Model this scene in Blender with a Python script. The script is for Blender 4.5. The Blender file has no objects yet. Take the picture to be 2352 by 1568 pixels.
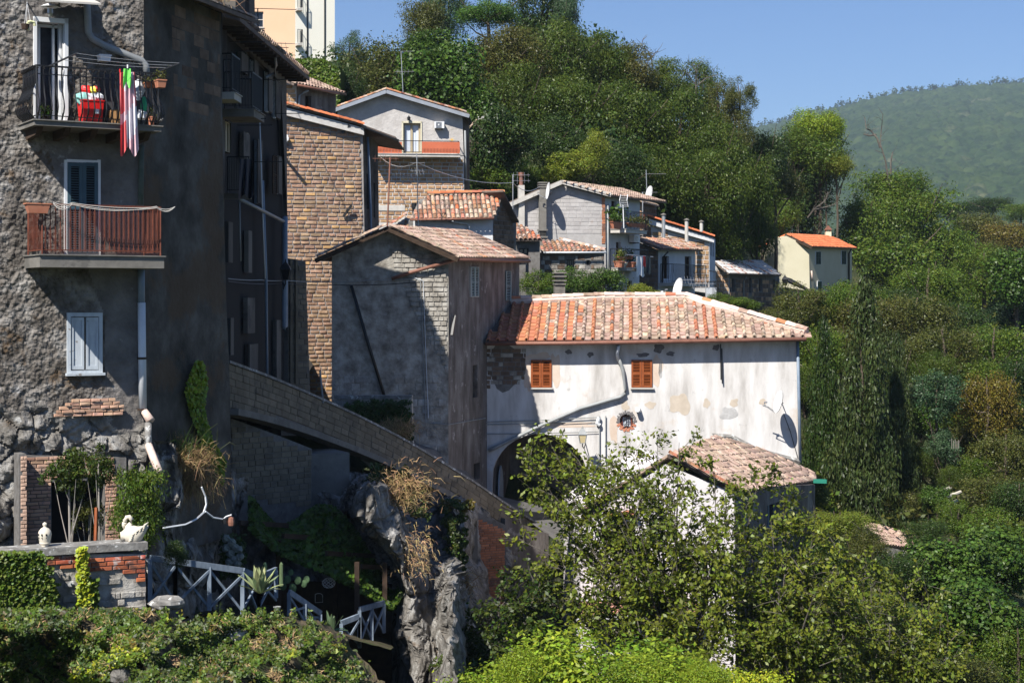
import bpy, math, random
import numpy as np
from mathutils import Vector, Matrix, geometry, noise
S = bpy.context.scene
C = S.collection
rad = math.radians
F, HY, CX = 3920.0, 700.0, 1176.0
# ---------------------------------------------------------------- camera, sky, sun, exposure
cam = bpy.data.cameras.new('camera'); camo = bpy.data.objects.new('camera', cam); C.objects.link(camo)
camo.rotation_euler = (rad(90), 0, 0)
cam.sensor_width = 36; cam.lens = 36 * F / 2352; cam.clip_start = 0.5; cam.clip_end = 20000
cam.shift_y = -(784 - HY) / 2352
S.camera = camo
SUN = Vector((.47, .80, -1.0)).normalized()         # travel direction of the light
sun = bpy.data.lights.new('sun', 'SUN'); sun.energy = 5.0; sun.angle = rad(.53); sun.color = (1, .96, .89)
suno = bpy.data.objects.new('sun', sun); C.objects.link(suno)
suno.rotation_euler = SUN.to_track_quat('-Z', 'Y').to_euler(); suno.location = (-40, -40, 80)
W_ = bpy.data.worlds.new('World'); S.world = W_; W_.use_nodes = True
nt = W_.node_tree; bg = nt.nodes['Background']
sky = nt.nodes.new('ShaderNodeTexSky'); sky.sky_type = 'NISHITA'; sky.sun_disc = False
sky.sun_elevation = math.asin(-SUN.z)
sky.sun_rotation = math.atan2(-SUN.x, -SUN.y)
sky.air_density = 1.0; sky.dust_density = .3; sky.ozone_density = 2.5; sky.altitude = 300
tint = nt.nodes.new('ShaderNodeMix'); tint.data_type = 'RGBA'; tint.blend_type = 'MULTIPLY'; tint.inputs[0].default_value = 1; tint.inputs[7].default_value = (.86, 1.04, 1.40, 1)
nt.links.new(sky.outputs[0], tint.inputs[6]); nt.links.new(tint.outputs[2], bg.inputs[0]); bg.inputs[1].default_value = .050
S.view_settings.view_transform = 'Standard'; S.view_settings.look = 'None'
S.view_settings.exposure = 0.68; S.view_settings.gamma = 1
try: S.view_settings.use_curve_mapping = False
except Exception: pass
cy = S.cycles
cy.max_bounces = 4; cy.diffuse_bounces = 1; cy.glossy_bounces = 2; cy.transmission_bounces = 3; cy.volume_bounces = 0
cy.transparent_max_bounces = 4; cy.use_denoising = True; cy.caustics_reflective = False; cy.caustics_refractive = False
rnd = random.Random(7)
RS = np.random.RandomState(11)
def U(a, b): return rnd.uniform(a, b)
# ---------------------------------------------------------------- helpers
def P(px, py, d): return Vector(((px - CX) / F * d, d, (HY - py) / F * d))
ORG = {}
def org(p): return ORG[p.name] if p else Vector((0, 0, 0))
def tag(o, label=None, cat=None, group=None, kind=None):
    if label: o['label'] = label
    if cat: o['category'] = cat
    if group: o['group'] = group
    if kind: o['kind'] = kind
    return o
def thing(name, label, cat, loc, group=None):
    o = bpy.data.objects.new(name, None); C.objects.link(o); o.location = loc; o.empty_display_size = .2
    ORG[o.name] = Vector(loc)
    return tag(o, label, cat, group)
def link(name, me, parent, mt=None, loc=None, mat=None):
    o = bpy.data.objects.new(name, me); C.objects.link(o)
    if parent: o.parent = parent; ORG[o.name] = org(parent)
    if mt is not None and not me.materials:
        for q in (mt if isinstance(mt, (list, tuple)) else [mt]): me.materials.append(q)
    if mat is not None: o.matrix_basis = mat
    elif loc is not None: o.location = loc
    return o
class MB:
    def __init__(s): s.v = []; s.f = []; s.mi = []
    def add(s, vs, fs, mi=0):
        n = len(s.v); s.v.extend(tuple(q) for q in vs)
        for f in fs: s.f.append(tuple(i + n for i in f)); s.mi.append(mi)
        return s
    def box(s, c, ax, ay, az, mi=0):                # half-axis vectors
        c = Vector(c); vs = [c + ax * i + ay * j + az * k for k in (-1, 1) for j in (-1, 1) for i in (-1, 1)]
        return s.add(vs, [(0, 2, 3, 1), (4, 5, 7, 6), (0, 1, 5, 4), (2, 6, 7, 3), (0, 4, 6, 2), (1, 3, 7, 5)], mi)
    def abox(s, c, x, y, z, mi=0): return s.box(c, Vector((x/2, 0, 0)), Vector((0, y/2, 0)), Vector((0, 0, z/2)), mi)
    def bar(s, a, b, w, h=None, mi=0, up=Vector((0, 0, 1))):
        a = Vector(a); b = Vector(b); d = b - a
        if d.length < 1e-6: return s
        x = d.normalized(); y = x.cross(up)
        if y.length < 1e-3: y = x.cross(Vector((0, 1, 0)))
        y.normalize(); z = y.cross(x)
        return s.box((a + b) / 2, d / 2, y * w / 2, z * (h or w) / 2, mi)
    def tube(s, pts, r, seg=6, mi=0, cap=True):
        pts = [Vector(p) for p in pts]; rr = r if isinstance(r, (list, tuple)) else [r] * len(pts)
        n = len(s.v); ref = Vector((.3, .1, 1)).normalized()
        for i, p in enumerate(pts):
            d = (pts[min(i + 1, len(pts) - 1)] - pts[max(i - 1, 0)]).normalized()
            a = d.cross(ref)
            if a.length < .05: a = d.cross(Vector((1, 0, 0)))
            a.normalize(); b = d.cross(a)
            for k in range(seg):
                t = 2 * math.pi * k / seg
                s.v.append(tuple(p + (a * math.cos(t) + b * math.sin(t)) * rr[i]))
        for i in range(len(pts) - 1):
            for k in range(seg):
                k2 = (k + 1) % seg
                s.f.append((n + i*seg + k, n + i*seg + k2, n + (i+1)*seg + k2, n + (i+1)*seg + k)); s.mi.append(mi)
        if cap:
            s.f.append(tuple(n + k for k in range(seg))[::-1]); s.mi.append(mi)
            s.f.append(tuple(n + (len(pts)-1)*seg + k for k in range(seg))); s.mi.append(mi)
        return s
    def prism(s, poly, vec, mi=0):
        n = len(poly); vec = Vector(vec); a = [Vector(p) for p in poly]
        return s.add(a + [p + vec for p in a], [tuple(range(n)), tuple(range(2*n - 1, n - 1, -1))] +
                     [(i, (i+1) % n, n + (i+1) % n, n + i)[::-1] for i in range(n)], mi)
    def lathe(s, prof, c, seg=14, mi=0, ax=None):
        c = Vector(c); n = len(s.v)
        for r, z in prof:
            for k in range(seg):
                t = 2*math.pi*k/seg; s.v.append(tuple(c + Vector((r*math.cos(t), r*math.sin(t), z))))
        for i in range(len(prof)-1):
            for k in range(seg):
                k2 = (k+1) % seg; s.f.append((n+i*seg+k, n+i*seg+k2, n+(i+1)*seg+k2, n+(i+1)*seg+k)); s.mi.append(mi)
        return s
    def build(s, name, mt, parent=None, smooth=False, base=None, **kw):
        o0 = org(parent) if parent else (Vector(base) if base is not None else Vector((0, 0, 0)))
        me = bpy.data.meshes.new(name)
        me.from_pydata([(x - o0.x, y - o0.y, z - o0.z) for x, y, z in s.v], [], s.f)
        for q in (mt if isinstance(mt, (list, tuple)) else [mt]): me.materials.append(q)
        if isinstance(mt, (list, tuple)): me.polygons.foreach_set('material_index', s.mi)
        if smooth: me.polygons.foreach_set('use_smooth', [True] * len(s.f))
        me.update()
        o = link(name, me, parent, loc=(None if parent else o0)); ORG[o.name] = Vector(o0)
        return tag(o, **kw)
class Wall:
    """vertical plane through a pixel column at distance d; th = heading of its run in degrees"""
    def __init__(s, px, d, th):
        s.A = P(px, HY, d); t = rad(th); s.u = Vector((math.cos(t), math.sin(t), 0)); s.n = Vector((s.u.y, -s.u.x, 0)); s.th = t
        s.px0 = px
    def sz(s, px, py, off=0):
        r = P(px, py, 1); k = (s.A + s.n*off).dot(s.n) / r.dot(s.n); q = r * k
        return ((q - s.A).dot(s.u), q.z)
    def w(s, a, z, off=0): return s.A + s.u*a + s.n*off + Vector((0, 0, z))
    def pt(s, px, py, off=0): return s.w(*s.sz(px, py, off), off)
    def box(s, mb, x0, y0, x1, y1, o0, o1, mi=0, oref=None):
        ox = (o1 if abs(o1) > .4 else 0) if oref is None else oref
        ym = (y0 + y1) / 2
        a0 = s.sz(x0, ym, ox)[0]; a1 = s.sz(x1, ym, ox)[0]; xm = (x0 + x1) / 2
        z1 = s.sz(xm, y0, ox)[1]; z0 = s.sz(xm, y1, ox)[1]
        mb.box(s.w((a0+a1)/2, (z0+z1)/2, (o0+o1)/2), s.u*abs(a1-a0)/2, s.n*(o1-o0)/2, Vector((0, 0, abs(z1-z0)/2)), mi)
        return (a0, z0, a1, z1)
    def face(s, mb, outer, holes=(), off=0, thick=.3, back=0, mi=0, rmi=None):
        """wall panel with real openings (pixel outlines), reveals, and an optional solid body behind"""
        O = [s.sz(x, y, off) for x, y in outer]
        def rect(h):
            a0, z1 = s.sz(h[0], (h[1]+h[3])/2, off)[0], s.sz((h[0]+h[2])/2, h[1], off)[1]
            a1, z0 = s.sz(h[2], (h[1]+h[3])/2, off)[0], s.sz((h[0]+h[2])/2, h[3], off)[1]
            return [(a0, z0), (a1, z0), (a1, z1), (a0, z1)]
        Hs = [rect(h) if not isinstance(h[0], (tuple, list)) else [s.sz(x, y, off) for x, y in h] for h in holes]
        loops = [O] + Hs
        tris = geometry.tessellate_polygon([[Vector((a, z, 0)) for a, z in L] for L in loops])
        flat = [q for L in loops for q in L]
        for o_, flip in ((off, 0), (off - thick, 1)):
            fs = []
            for t in tris:
                a, b, c = (flat[i] for i in t)
                cr = (b[0]-a[0])*(c[1]-a[1]) - (b[1]-a[1])*(c[0]-a[0])
                if abs(cr) < 1e-9: continue
                fs.append(tuple(t) if (cr > 0) != bool(flip) else tuple(t)[::-1])
            mb.add([s.w(a, z, o_) for a, z in flat], fs, mi)
        for L in loops:
            n = len(L)
            mb.add([s.w(a, z, off) for a, z in L] + [s.w(a, z, off - thick) for a, z in L],
                   [(i, (i+1) % n, n + (i+1) % n, n + i) for i in range(n)], mi if rmi is None or L is O else rmi)
        if back:
            mb.prism([s.w(a, z, off - thick - .004) for a, z in O], -s.n * back, mi)
        return Hs
# ---------------------------------------------------------------- materials
def ramp_node(nt, cols, lo=.32, hi=.68):
    r = nt.nodes.new('ShaderNodeValToRGB'); e = r.color_ramp.elements
    while len(e) < len(cols): e.new(.5)
    for i, c in enumerate(cols):
        e[i].position = lo + (hi - lo) * i / max(1, len(cols) - 1); e[i].color = (*c, 1)
    return r
MATS = {}
def mat(name, cols, sc=1.5, rough=.9, bump=.3, bd=.02, bsc=14., rv=0., zs=1., spot=None, spot2=None, metal=0., transl=0., spec=.3, hue=0., cell=0, crack=0):
    m = bpy.data.materials.new(name); m.use_nodes = True; nt = m.node_tree; N = nt.nodes; L = nt.links
    bs = N['Principled BSDF']; bs.inputs['Roughness'].default_value = rough; bs.inputs['Metallic'].default_value = metal
    bs.inputs['Specular IOR Level'].default_value = spec
    geo = N.new('ShaderNodeNewGeometry'); mp = N.new('ShaderNodeMapping'); mp.inputs['Scale'].default_value = (1, 1, zs)
    L.new(geo.outputs['Position'], mp.inputs[0]); pos = mp.outputs[0]
    def nz(scale, det=6, r=.6, src=pos):
        n = N.new('ShaderNodeTexNoise'); n.inputs['Scale'].default_value = scale; n.inputs['Detail'].default_value = det
        n.inputs['Roughness'].default_value = r; L.new(src, n.inputs['Vector']); return n.outputs['Fac']
    if len(cols) == 1: cols = [cols[0], tuple(c*1.12 for c in cols[0])]
    r = ramp_node(nt, cols); L.new(nz(sc), r.inputs[0]); col = r.outputs[0]
    def mix(fac, a, b, bt='MIX'):
        x = N.new('ShaderNodeMix'); x.data_type = 'RGBA'; x.blend_type = bt
        if isinstance(fac, float): x.inputs[0].default_value = fac
        else: L.new(fac, x.inputs[0])
        for q, i in ((a, 6), (b, 7)):
            if isinstance(q, tuple): x.inputs[i].default_value = (*q, 1)
            else: L.new(q, x.inputs[i])
        return x.outputs[2]
    for sp in (spot, spot2):
        if sp:
            c, s_, th, am = sp
            rr = N.new('ShaderNodeMapRange'); rr.inputs[1].default_value = th; rr.inputs[2].default_value = th + .06
            rr.inputs[4].default_value = am; L.new(nz(s_, 8, .65, geo.outputs['Position']), rr.inputs[0]); col = mix(rr.outputs[0], col, c)
    if rv:
        oi = N.new('ShaderNodeObjectInfo'); ad = N.new('ShaderNodeMath'); ad.operation = 'ADD'
        L.new(oi.outputs['Random'], ad.inputs[0]); L.new(geo.outputs['Random Per Island'], ad.inputs[1])
        fr = N.new('ShaderNodeMath'); fr.operation = 'FRACT'; L.new(ad.outputs[0], fr.inputs[0])
        hs = N.new('ShaderNodeHueSaturation'); v = N.new('ShaderNodeMapRange')
        v.inputs[3].default_value = 1 - rv; v.inputs[4].default_value = 1 + rv; L.new(fr.outputs[0], v.inputs[0]); L.new(v.outputs[0], hs.inputs['Value'])
        if hue:
            m7 = N.new('ShaderNodeMath'); m7.operation = 'MULTIPLY'; m7.inputs[1].default_value = 7.13; L.new(fr.outputs[0], m7.inputs[0])
            f2 = N.new('ShaderNodeMath'); f2.operation = 'FRACT'; L.new(m7.outputs[0], f2.inputs[0])
            h = N.new('ShaderNodeMapRange'); h.inputs[3].default_value = .5 - hue; h.inputs[4].default_value = .5 + hue
            L.new(f2.outputs[0], h.inputs[0]); L.new(h.outputs[0], hs.inputs['Hue'])
        L.new(col, hs.inputs['Color']); col = hs.outputs[0]
    L.new(col, bs.inputs['Base Color'])
    if bump:
        b = N.new('ShaderNodeBump'); b.inputs['Strength'].default_value = min(1, bump); b.inputs['Distance'].default_value = bd
        hsrc = nz(bsc, 8, .62)
        if cell:
            vo = N.new('ShaderNodeTexVoronoi'); vo.inputs['Scale'].default_value = cell; vo.feature = 'SMOOTH_F1'; L.new(pos, vo.inputs['Vector'])
            ad2 = N.new('ShaderNodeMath'); ad2.operation = 'SUBTRACT'; L.new(hsrc, ad2.inputs[0]); L.new(vo.outputs['Distance'], ad2.inputs[1]); hsrc = ad2.outputs[0]
        L.new(hsrc, b.inputs['Height']); L.new(b.outputs[0], bs.inputs['Normal'])
    if transl:
        tr = N.new('ShaderNodeBsdfTranslucent'); ms = N.new('ShaderNodeMixShader'); ms.inputs[0].default_value = transl
        L.new(col, tr.inputs[0]); L.new(bs.outputs[0], ms.inputs[1]); L.new(tr.outputs[0], ms.inputs[2])
        L.new(ms.outputs[0], N['Material Output'].inputs[0])
    MATS[name] = m
    return m
def leafm(name, a, b, rv=.5, hue=.03, tr=.3, sc=.5, rough=.45): return mat(name, [a, b], sc=sc, rough=rough, bump=0, rv=rv, hue=hue, transl=tr, spec=.35)
stucco = mat('rough_stucco', [(.06, .05, .04), (.17, .15, .13), (.34, .32, .295)], sc=2.2, bump=1, bd=.06, bsc=11, cell=13,
             spot=((.50, .50, .51), 1.0, .62, .6), spot2=((.10, .06, .028), 1.7, .58, .8))
stucco_s = mat('smooth_grey_stucco', [(.11, .10, .09), (.22, .20, .185)], sc=2, bump=1, bd=.035, bsc=12, spot=((.40, .39, .38), 2.2, .62, .7))
sidest = mat('shade_darkened_tuff_stucco', [(.035, .031, .026), (.08, .072, .062), (.14, .13, .115)], sc=1.2, bump=1, bd=.05, bsc=7, spot=((.11, .07, .04), .5, .52, .7))  # base tone darkened to deepen the shade on the side walls
streetst = mat('street_stucco', [(.075, .066, .058), (.15, .138, .122)], sc=.7, bump=.5, bd=.02, zs=.5, spot=((.05, .045, .045), .9, .57, .7))  # albedo lowered so the sunless street front falls darker
rockm = mat('tuff_rock', [(.06, .054, .045), (.20, .185, .165), (.38, .37, .35)], sc=2.4, bump=1, bd=.10, bsc=6.5, zs=.7, spot=((.5, .5, .48), 2.3, .62, .6), spot2=((.12, .075, .04), 1.2, .58, .6))
tuff = mat('tuff_block', [(.27, .165, .10), (.37, .235, .15), (.45, .305, .205)], sc=5, bump=1, bd=.03, bsc=22, rv=.22, hue=.012, spot=((.08, .04, .02), 9, .63, .8))
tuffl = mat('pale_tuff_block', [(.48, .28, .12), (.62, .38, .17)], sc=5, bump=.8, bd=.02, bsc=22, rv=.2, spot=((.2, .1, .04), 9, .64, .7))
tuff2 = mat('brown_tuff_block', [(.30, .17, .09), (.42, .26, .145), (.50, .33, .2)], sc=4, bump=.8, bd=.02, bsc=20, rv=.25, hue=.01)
tuffd = mat('shaded_tuff_block', [(.12, .08, .055), (.2, .14, .10)], sc=4, bump=.8, bd=.02, rv=.3)  # darker copy of the tuff, shade put into it for sunless faces
mortar = mat('grey_mortar', [(.25, .22, .2), (.38, .35, .33)], sc=6, bump=.6, bd=.015)
mortarl = mat('pale_mortar', [(.50, .47, .44), (.62, .60, .57)], sc=6, bump=.6, bd=.015)
mortard = mat('dark_mortar', [(.12, .11, .1), (.2, .19, .18)], sc=6, bump=.6, bd=.015)
redbrick = mat('red_brick', [(.33, .075, .04), (.42, .12, .06)], sc=3, bump=.6, bd=.01, rv=.4, hue=.01, spot=((.5, .45, .42), 3.5, .56, .8), spot2=((.06, .05, .045), 2.2, .57, .7))
pinkbrick = mat('pale_pink_brick', [(.42, .24, .16), (.52, .33, .23)], sc=3, bump=.6, bd=.01, rv=.25, hue=.01, spot=((.16, .14, .13), 2.5, .6, .6))
dimbrick = mat('orange_brick', [(.40, .15, .075), (.5, .22, .12)], sc=2, bump=.6, bd=.01, rv=.25, spot=((.13, .09, .08), 1., .55, .7))
parap = mat('parapet_block', [(.14, .115, .08), (.22, .185, .135)], sc=1.2, bump=.7, bd=.015, rv=.16, spot=((.09, .08, .065), 1.4, .55, .6))  # block colour taken down to deepen the shade
concrete = mat('concrete', [(.14, .13, .115), (.23, .215, .19)], sc=1.5, bump=.6, bd=.015, spot=((.10, .095, .085), 1.8, .56, .6))  # grey lowered so that shaded concrete reads darker
conclite = mat('pale_concrete', [(.46, .43, .39), (.58, .55, .5)], sc=3, bump=.5, bd=.01, spot=((.2, .19, .17), 2, .62, .6))
stone = mat('stone_rubble', [(.24, .22, .19), (.38, .36, .33), (.52, .50, .47)], sc=2, bump=1, bd=.05, bsc=7, rv=.25)
stonem = mat('stone_wall_render', [(.16, .142, .12), (.33, .305, .265), (.50, .475, .43)], sc=2.4, bump=1, bd=.045, bsc=8, spot=((.5, .49, .47), 1.3, .6, .5))
sidem = mat('stained_brown_render', [(.09, .074, .064), (.16, .136, .122), (.26, .235, .215)], sc=2, bump=.7, bd=.02, zs=.35, spot=((.42, .38, .36), 2.2, .6, .7), spot2=((.09, .07, .06), 2.8, .6, .6))  # stains over a base brown darkened to deepen the shade
whitew = mat('weathered_white_render', [(.40, .375, .35), (.54, .515, .49), (.64, .62, .60), (.70, .685, .67)], sc=1.8, bump=.6, bd=.02, bsc=9, zs=.22,
             spot=((.52, .43, .35), .5, .57, .5), spot2=((.32, .31, .30), 2.6, .62, .55))
pinkw = mat('pinkish_white_paint', [(.66, .61, .61), (.74, .70, .70)], sc=1, bump=.2, bd=.008)
greyst = mat('pale_grey_stucco', [(.42, .39, .365), (.55, .52, .49)], sc=1.6, bump=1, bd=.035, bsc=6)
paintb = mat('painted_grey_block', [(.40, .375, .36), (.5, .475, .455)], sc=2, bump=.5, bd=.012, rv=.08, spot=((.36, .24, .17), 1.1, .63, .5))
paintm = mat('painted_grey_joint', [(.38, .36, .345), (.46, .44, .42)], sc=4, bump=.6, bd=.01)
whitest = mat('white_roughcast', [(.60, .60, .60), (.72, .72, .72)], sc=3, bump=.9, bd=.02, bsc=18)
cream = mat('cream_paint', [(.66, .60, .42), (.72, .66, .48)], sc=.8, bump=.15, bd=.006)
creamf = mat('shaded_cream_paint', [(.50, .45, .31), (.56, .51, .37)], sc=.8, bump=.2, bd=.006)  # cream paint darkened for the grazing light on the front wall
peach = mat('peach_paint', [(.74, .47, .30), (.78, .52, .34)], sc=.3, bump=.1, bd=.005)
ivory = mat('ivory_paint', [(.80, .77, .66), (.84, .81, .71)], sc=.3, bump=.1, bd=.005)
bluew = mat('shade_blued_white_paint', [(.48, .50, .53), (.6, .62, .64)], sc=1.4, bump=.4, bd=.01)  # white with the blue of the shade mixed into it
tileO = mat('orange_clay_tile', [(.40, .155, .08), (.52, .22, .12)], sc=4, bump=.3, bd=.006, rv=.16, hue=.012)
tileW = mat('weathered_clay_tile', [(.20, .15, .12), (.42, .30, .22), (.56, .46, .38)], sc=5, bump=.6, bd=.012, rv=.4, hue=.02, spot=((.045, .04, .035), 6, .56, .8), spot2=((.52, .24, .14), 2, .6, .6))
tileP = mat('pale_weathered_tile', [(.26, .175, .13), (.40, .275, .21), (.50, .385, .315)], sc=5, bump=.6, bd=.012, rv=.25, hue=.015, spot=((.07, .055, .045), 7, .6, .7))
tileR = mat('mottled_red_tile', [(.18, .11, .08), (.38, .17, .10), (.5, .30, .22)], sc=5, bump=.6, bd=.012, rv=.45, hue=.02, spot=((.6, .16, .07), 1.6, .58, .8), spot2=((.55, .5, .45), 4, .62, .6))
tileN = mat('new_orange_tile', [(.52, .14, .06), (.62, .20, .085)], sc=3, bump=.3, bd=.008, rv=.22)
roofbase = mat('roof_underlay', [(.10, .08, .07), (.2, .15, .12)], sc=4, bump=.3, bd=.01)
mortcap = mat('ridge_mortar', [(.62, .45, .37), (.72, .58, .50)], sc=4, bump=.7, bd=.02)
dark = mat('dark_interior', [(.008, .008, .009)], bump=0, rough=.9)
glass = mat('dark_glass', [(.012, .014, .018)], bump=0, rough=.08, spec=.6)
iron = mat('black_iron', [(.010, .010, .011)], bump=.1, bd=.003, rough=.45, spec=.5)
rust = mat('rusty_iron', [(.09, .024, .012), (.17, .05, .028)], sc=5, bump=.3, bd=.004, rough=.7)
rustpipe = mat('copper_brown_pipe', [(.20, .09, .06), (.28, .13, .09)], sc=5, bump=.1, bd=.003, rough=.5)
redpanel = mat('brick_red_screen', [(.50, .12, .055), (.58, .16, .08)], sc=.8, bump=.1, bd=.005, rough=.6)
pipeg = mat('grey_pipe', [(.24, .25, .25), (.32, .33, .33)], sc=3, bump=.1, bd=.003, rough=.45)
pipew = mat('white_pipe', [(.60, .62, .64)], sc=3, bump=.1, bd=.003, rough=.5)
pipeb = mat('blue_grey_pipe', [(.16, .21, .27), (.22, .27, .34)], sc=3, bump=.1, bd=.003, rough=.4)
steel = mat('galvanised_steel', [(.45, .45, .45), (.55, .55, .55)], sc=4, bump=.1, bd=.002, rough=.35, metal=.6)
white = mat('white_paint', [(.72, .72, .72), (.8, .8, .8)], sc=2, bump=.15, bd=.004, rough=.5)
oldwhite = mat('flaking_white_paint', [(.40, .44, .48), (.56, .60, .63)], sc=7, bump=.4, bd=.006, zs=.3, spot=((.13, .08, .04), 5, .62, .8))
weatherf = mat('shaded_weathered_white_timber', [(.10, .13, .17), (.24, .29, .35)], sc=5, bump=.3, bd=.005, zs=.4)  # white timber, with the fence's shade put into this blue grey
wood = mat('orange_brown_wood', [(.22, .055, .014), (.30, .082, .022)], sc=6, bump=.2, bd=.004, rough=.5)
darkwood = mat('dark_wood', [(.035, .022, .015), (.07, .045, .03)], sc=6, bump=.4, bd=.01)
blueshut = mat('petrol_blue_shutter', [(.045, .085, .11), (.06, .11, .135)], sc=4, bump=.2, bd=.003, rough=.6)
greenshut = mat('dark_green_shutter', [(.012, .04, .025), (.018, .055, .035)], sc=4, bump=.1, bd=.003, rough=.5)
paleshut = mat('pale_green_shutter', [(.34, .42, .41), (.44, .52, .5)], sc=4, bump=.1, bd=.003, rough=.6)
tan = mat('tan_window_frame', [(.40, .32, .2), (.46, .38, .25)], sc=4, bump=.1, bd=.003, rough=.5)
curtain = mat('white_curtain', [(.55, .6, .68), (.68, .72, .78)], sc=6, bump=.3, bd=.02, zs=.1, rough=.8)
terra = mat('terracotta', [(.45, .17, .10), (.52, .22, .13)], sc=4, bump=.2, bd=.004)
asph = mat('street_paving', [(.10, .095, .09), (.17, .16, .15)], sc=3, bump=.5, bd=.01)
earth = mat('undergrowth_earth', [(.02, .028, .012), (.045, .055, .02), (.08, .07, .035)], sc=1.2, bump=1, bd=.15, bsc=3)
soil = mat('dry_bank_soil', [(.05, .04, .025), (.11, .085, .05)], sc=2, bump=1, bd=.06, bsc=6, spot=((.04, .06, .015), 1.5, .5, .8))
lichen = mat('lichened_stone', [(.14, .13, .12), (.3, .29, .27)], sc=4, bump=.8, bd=.02, spot=((.7, .7, .68), 5, .57, .85))
swanm = mat('cream_stone', [(.56, .50, .40), (.68, .62, .5)], sc=6, bump=.3, bd=.008)
bark = mat('brown_bark', [(.06, .045, .03), (.13, .10, .075)], sc=5, bump=.6, bd=.02, zs=.3)
greybark = mat('pale_grey_bark', [(.22, .19, .16), (.36, .33, .29)], sc=5, bump=.5, bd=.01, zs=.3)
strawm = leafm('dry_straw', (.34, .22, .10), (.46, .32, .16), rv=.35, tr=.15, rough=.7)
# foliage
L_dark = leafm('dark_green_leaves', (.026, .052, .010), (.055, .090, .016), rv=.36)
L_fig = leafm('deep_green_leaves', (.040, .085, .010), (.085, .145, .020), hue=.02)
L_mid = leafm('mid_green_leaves', (.070, .118, .013), (.135, .195, .022), tr=.38, rv=.36)
L_olive = leafm('olive_brown_leaves', (.065, .080, .014), (.115, .12, .024), rv=.36)
L_brown = leafm('rusty_green_leaves', (.075, .085, .014), (.12, .11, .022), hue=.03, rv=.35)
L_yel = leafm('yellow_green_leaves', (.13, .17, .018), (.24, .27, .03))
L_ivy = leafm('bright_ivy_leaves', (.16, .25, .02), (.30, .38, .03), rv=.4, tr=.35)
L_pine = leafm('pine_needles', (.06, .13, .018), (.10, .19, .03))
L_rob = leafm('feathery_green_leaves', (.052, .088, .011), (.105, .145, .019), hue=.025, tr=.38, rv=.32)
L_spr = leafm('spruce_needles', (.035, .058, .014), (.075, .10, .026))
L_orange = leafm('orange_brown_leaves', (.11, .095, .014), (.17, .13, .018), hue=.03)
L_blue = leafm('bluish_green_leaves', (.04, .085, .035), (.07, .12, .05))
L_scrub = leafm('scrub_leaves', (.022, .042, .006), (.072, .10, .014), hue=.04, rv=.6)
L_lime = leafm('lime_ivy_leaves', (.30, .36, .02), (.42, .46, .03), rv=.3)
L_elm = leafm('elm_leaves', (.085, .115, .010), (.18, .21, .022), rv=.5, hue=.025, tr=.3)
# ---------------------------------------------------------------- pieces: blocks and tiles
def unit_brick(k):
    r = random.Random(k); j = lambda a: r.uniform(-a, a); v = []
    for y, ix, iz in ((0, 0, 0), (-.72, 0, 0), (-1, .05, .09)):
        for sx, sz in ((-1, -1), (1, -1), (1, 1), (-1, 1)):
            v.append((sx * (.5 - ix) + (j(.015) if y else 0), y + (j(.12) if y == -1 else 0), sz * (.5 - iz) + (j(.03) if y else 0)))
    f = []
    for q in (0, 4):
        for i in range(4): f.append((q+i, q+(i+1) % 4, q+4+(i+1) % 4, q+4+i))
    f.append((8, 9, 10, 11)); return v, f
def unit_cover(seg=5):
    v = []; f = []
    for y, r, h in ((0, .5, 1.), (1, .40, .82)):
        for i in range(seg+1):
            a = math.pi * i / seg; v.append((r*math.cos(a), y, h*math.sin(a)))
    for i in range(seg+1):
        a = math.pi * i / seg; v.append((.37*math.cos(a), 0, .70*math.sin(a)))
    n = seg+1
    for i in range(seg): f.append((i, i+1, n+i+1, n+i)); f.append((2*n+i, 2*n+i+1, i+1, i))
    return v, f
def unit_pan():
    v = [(-.5, 0, 0), (.5, 0, 0), (.5, 0, 1), (-.5, 0, 1), (-.5, 1, -.2), (.5, 1, -.2), (.5, 1, .6), (-.5, 1, .6)]
    return v, [(0, 1, 2, 3), (3, 2, 6, 7), (1, 5, 6, 2), (0, 3, 7, 4)]
def np_mesh(name, V, Fq, mt, sm=False):
    V = np.ascontiguousarray(V, dtype=np.float32); Fq = np.ascontiguousarray(Fq, dtype=np.int32); k = Fq.shape[1]
    me = bpy.data.meshes.new(name); me.vertices.add(len(V)); me.vertices.foreach_set('co', V.ravel())
    me.loops.add(Fq.size); me.loops.foreach_set('vertex_index', Fq.ravel())
    me.polygons.add(len(Fq)); me.polygons.foreach_set('loop_start', np.arange(0, Fq.size, k, dtype=np.int32))
    if sm: me.polygons.foreach_set('use_smooth', np.ones(len(Fq), dtype=bool))
    me.update(calc_edges=True)
    for q in (mt if isinstance(mt, (list, tuple)) else [mt]): me.materials.append(q)
    return me
VAR = {}
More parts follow.
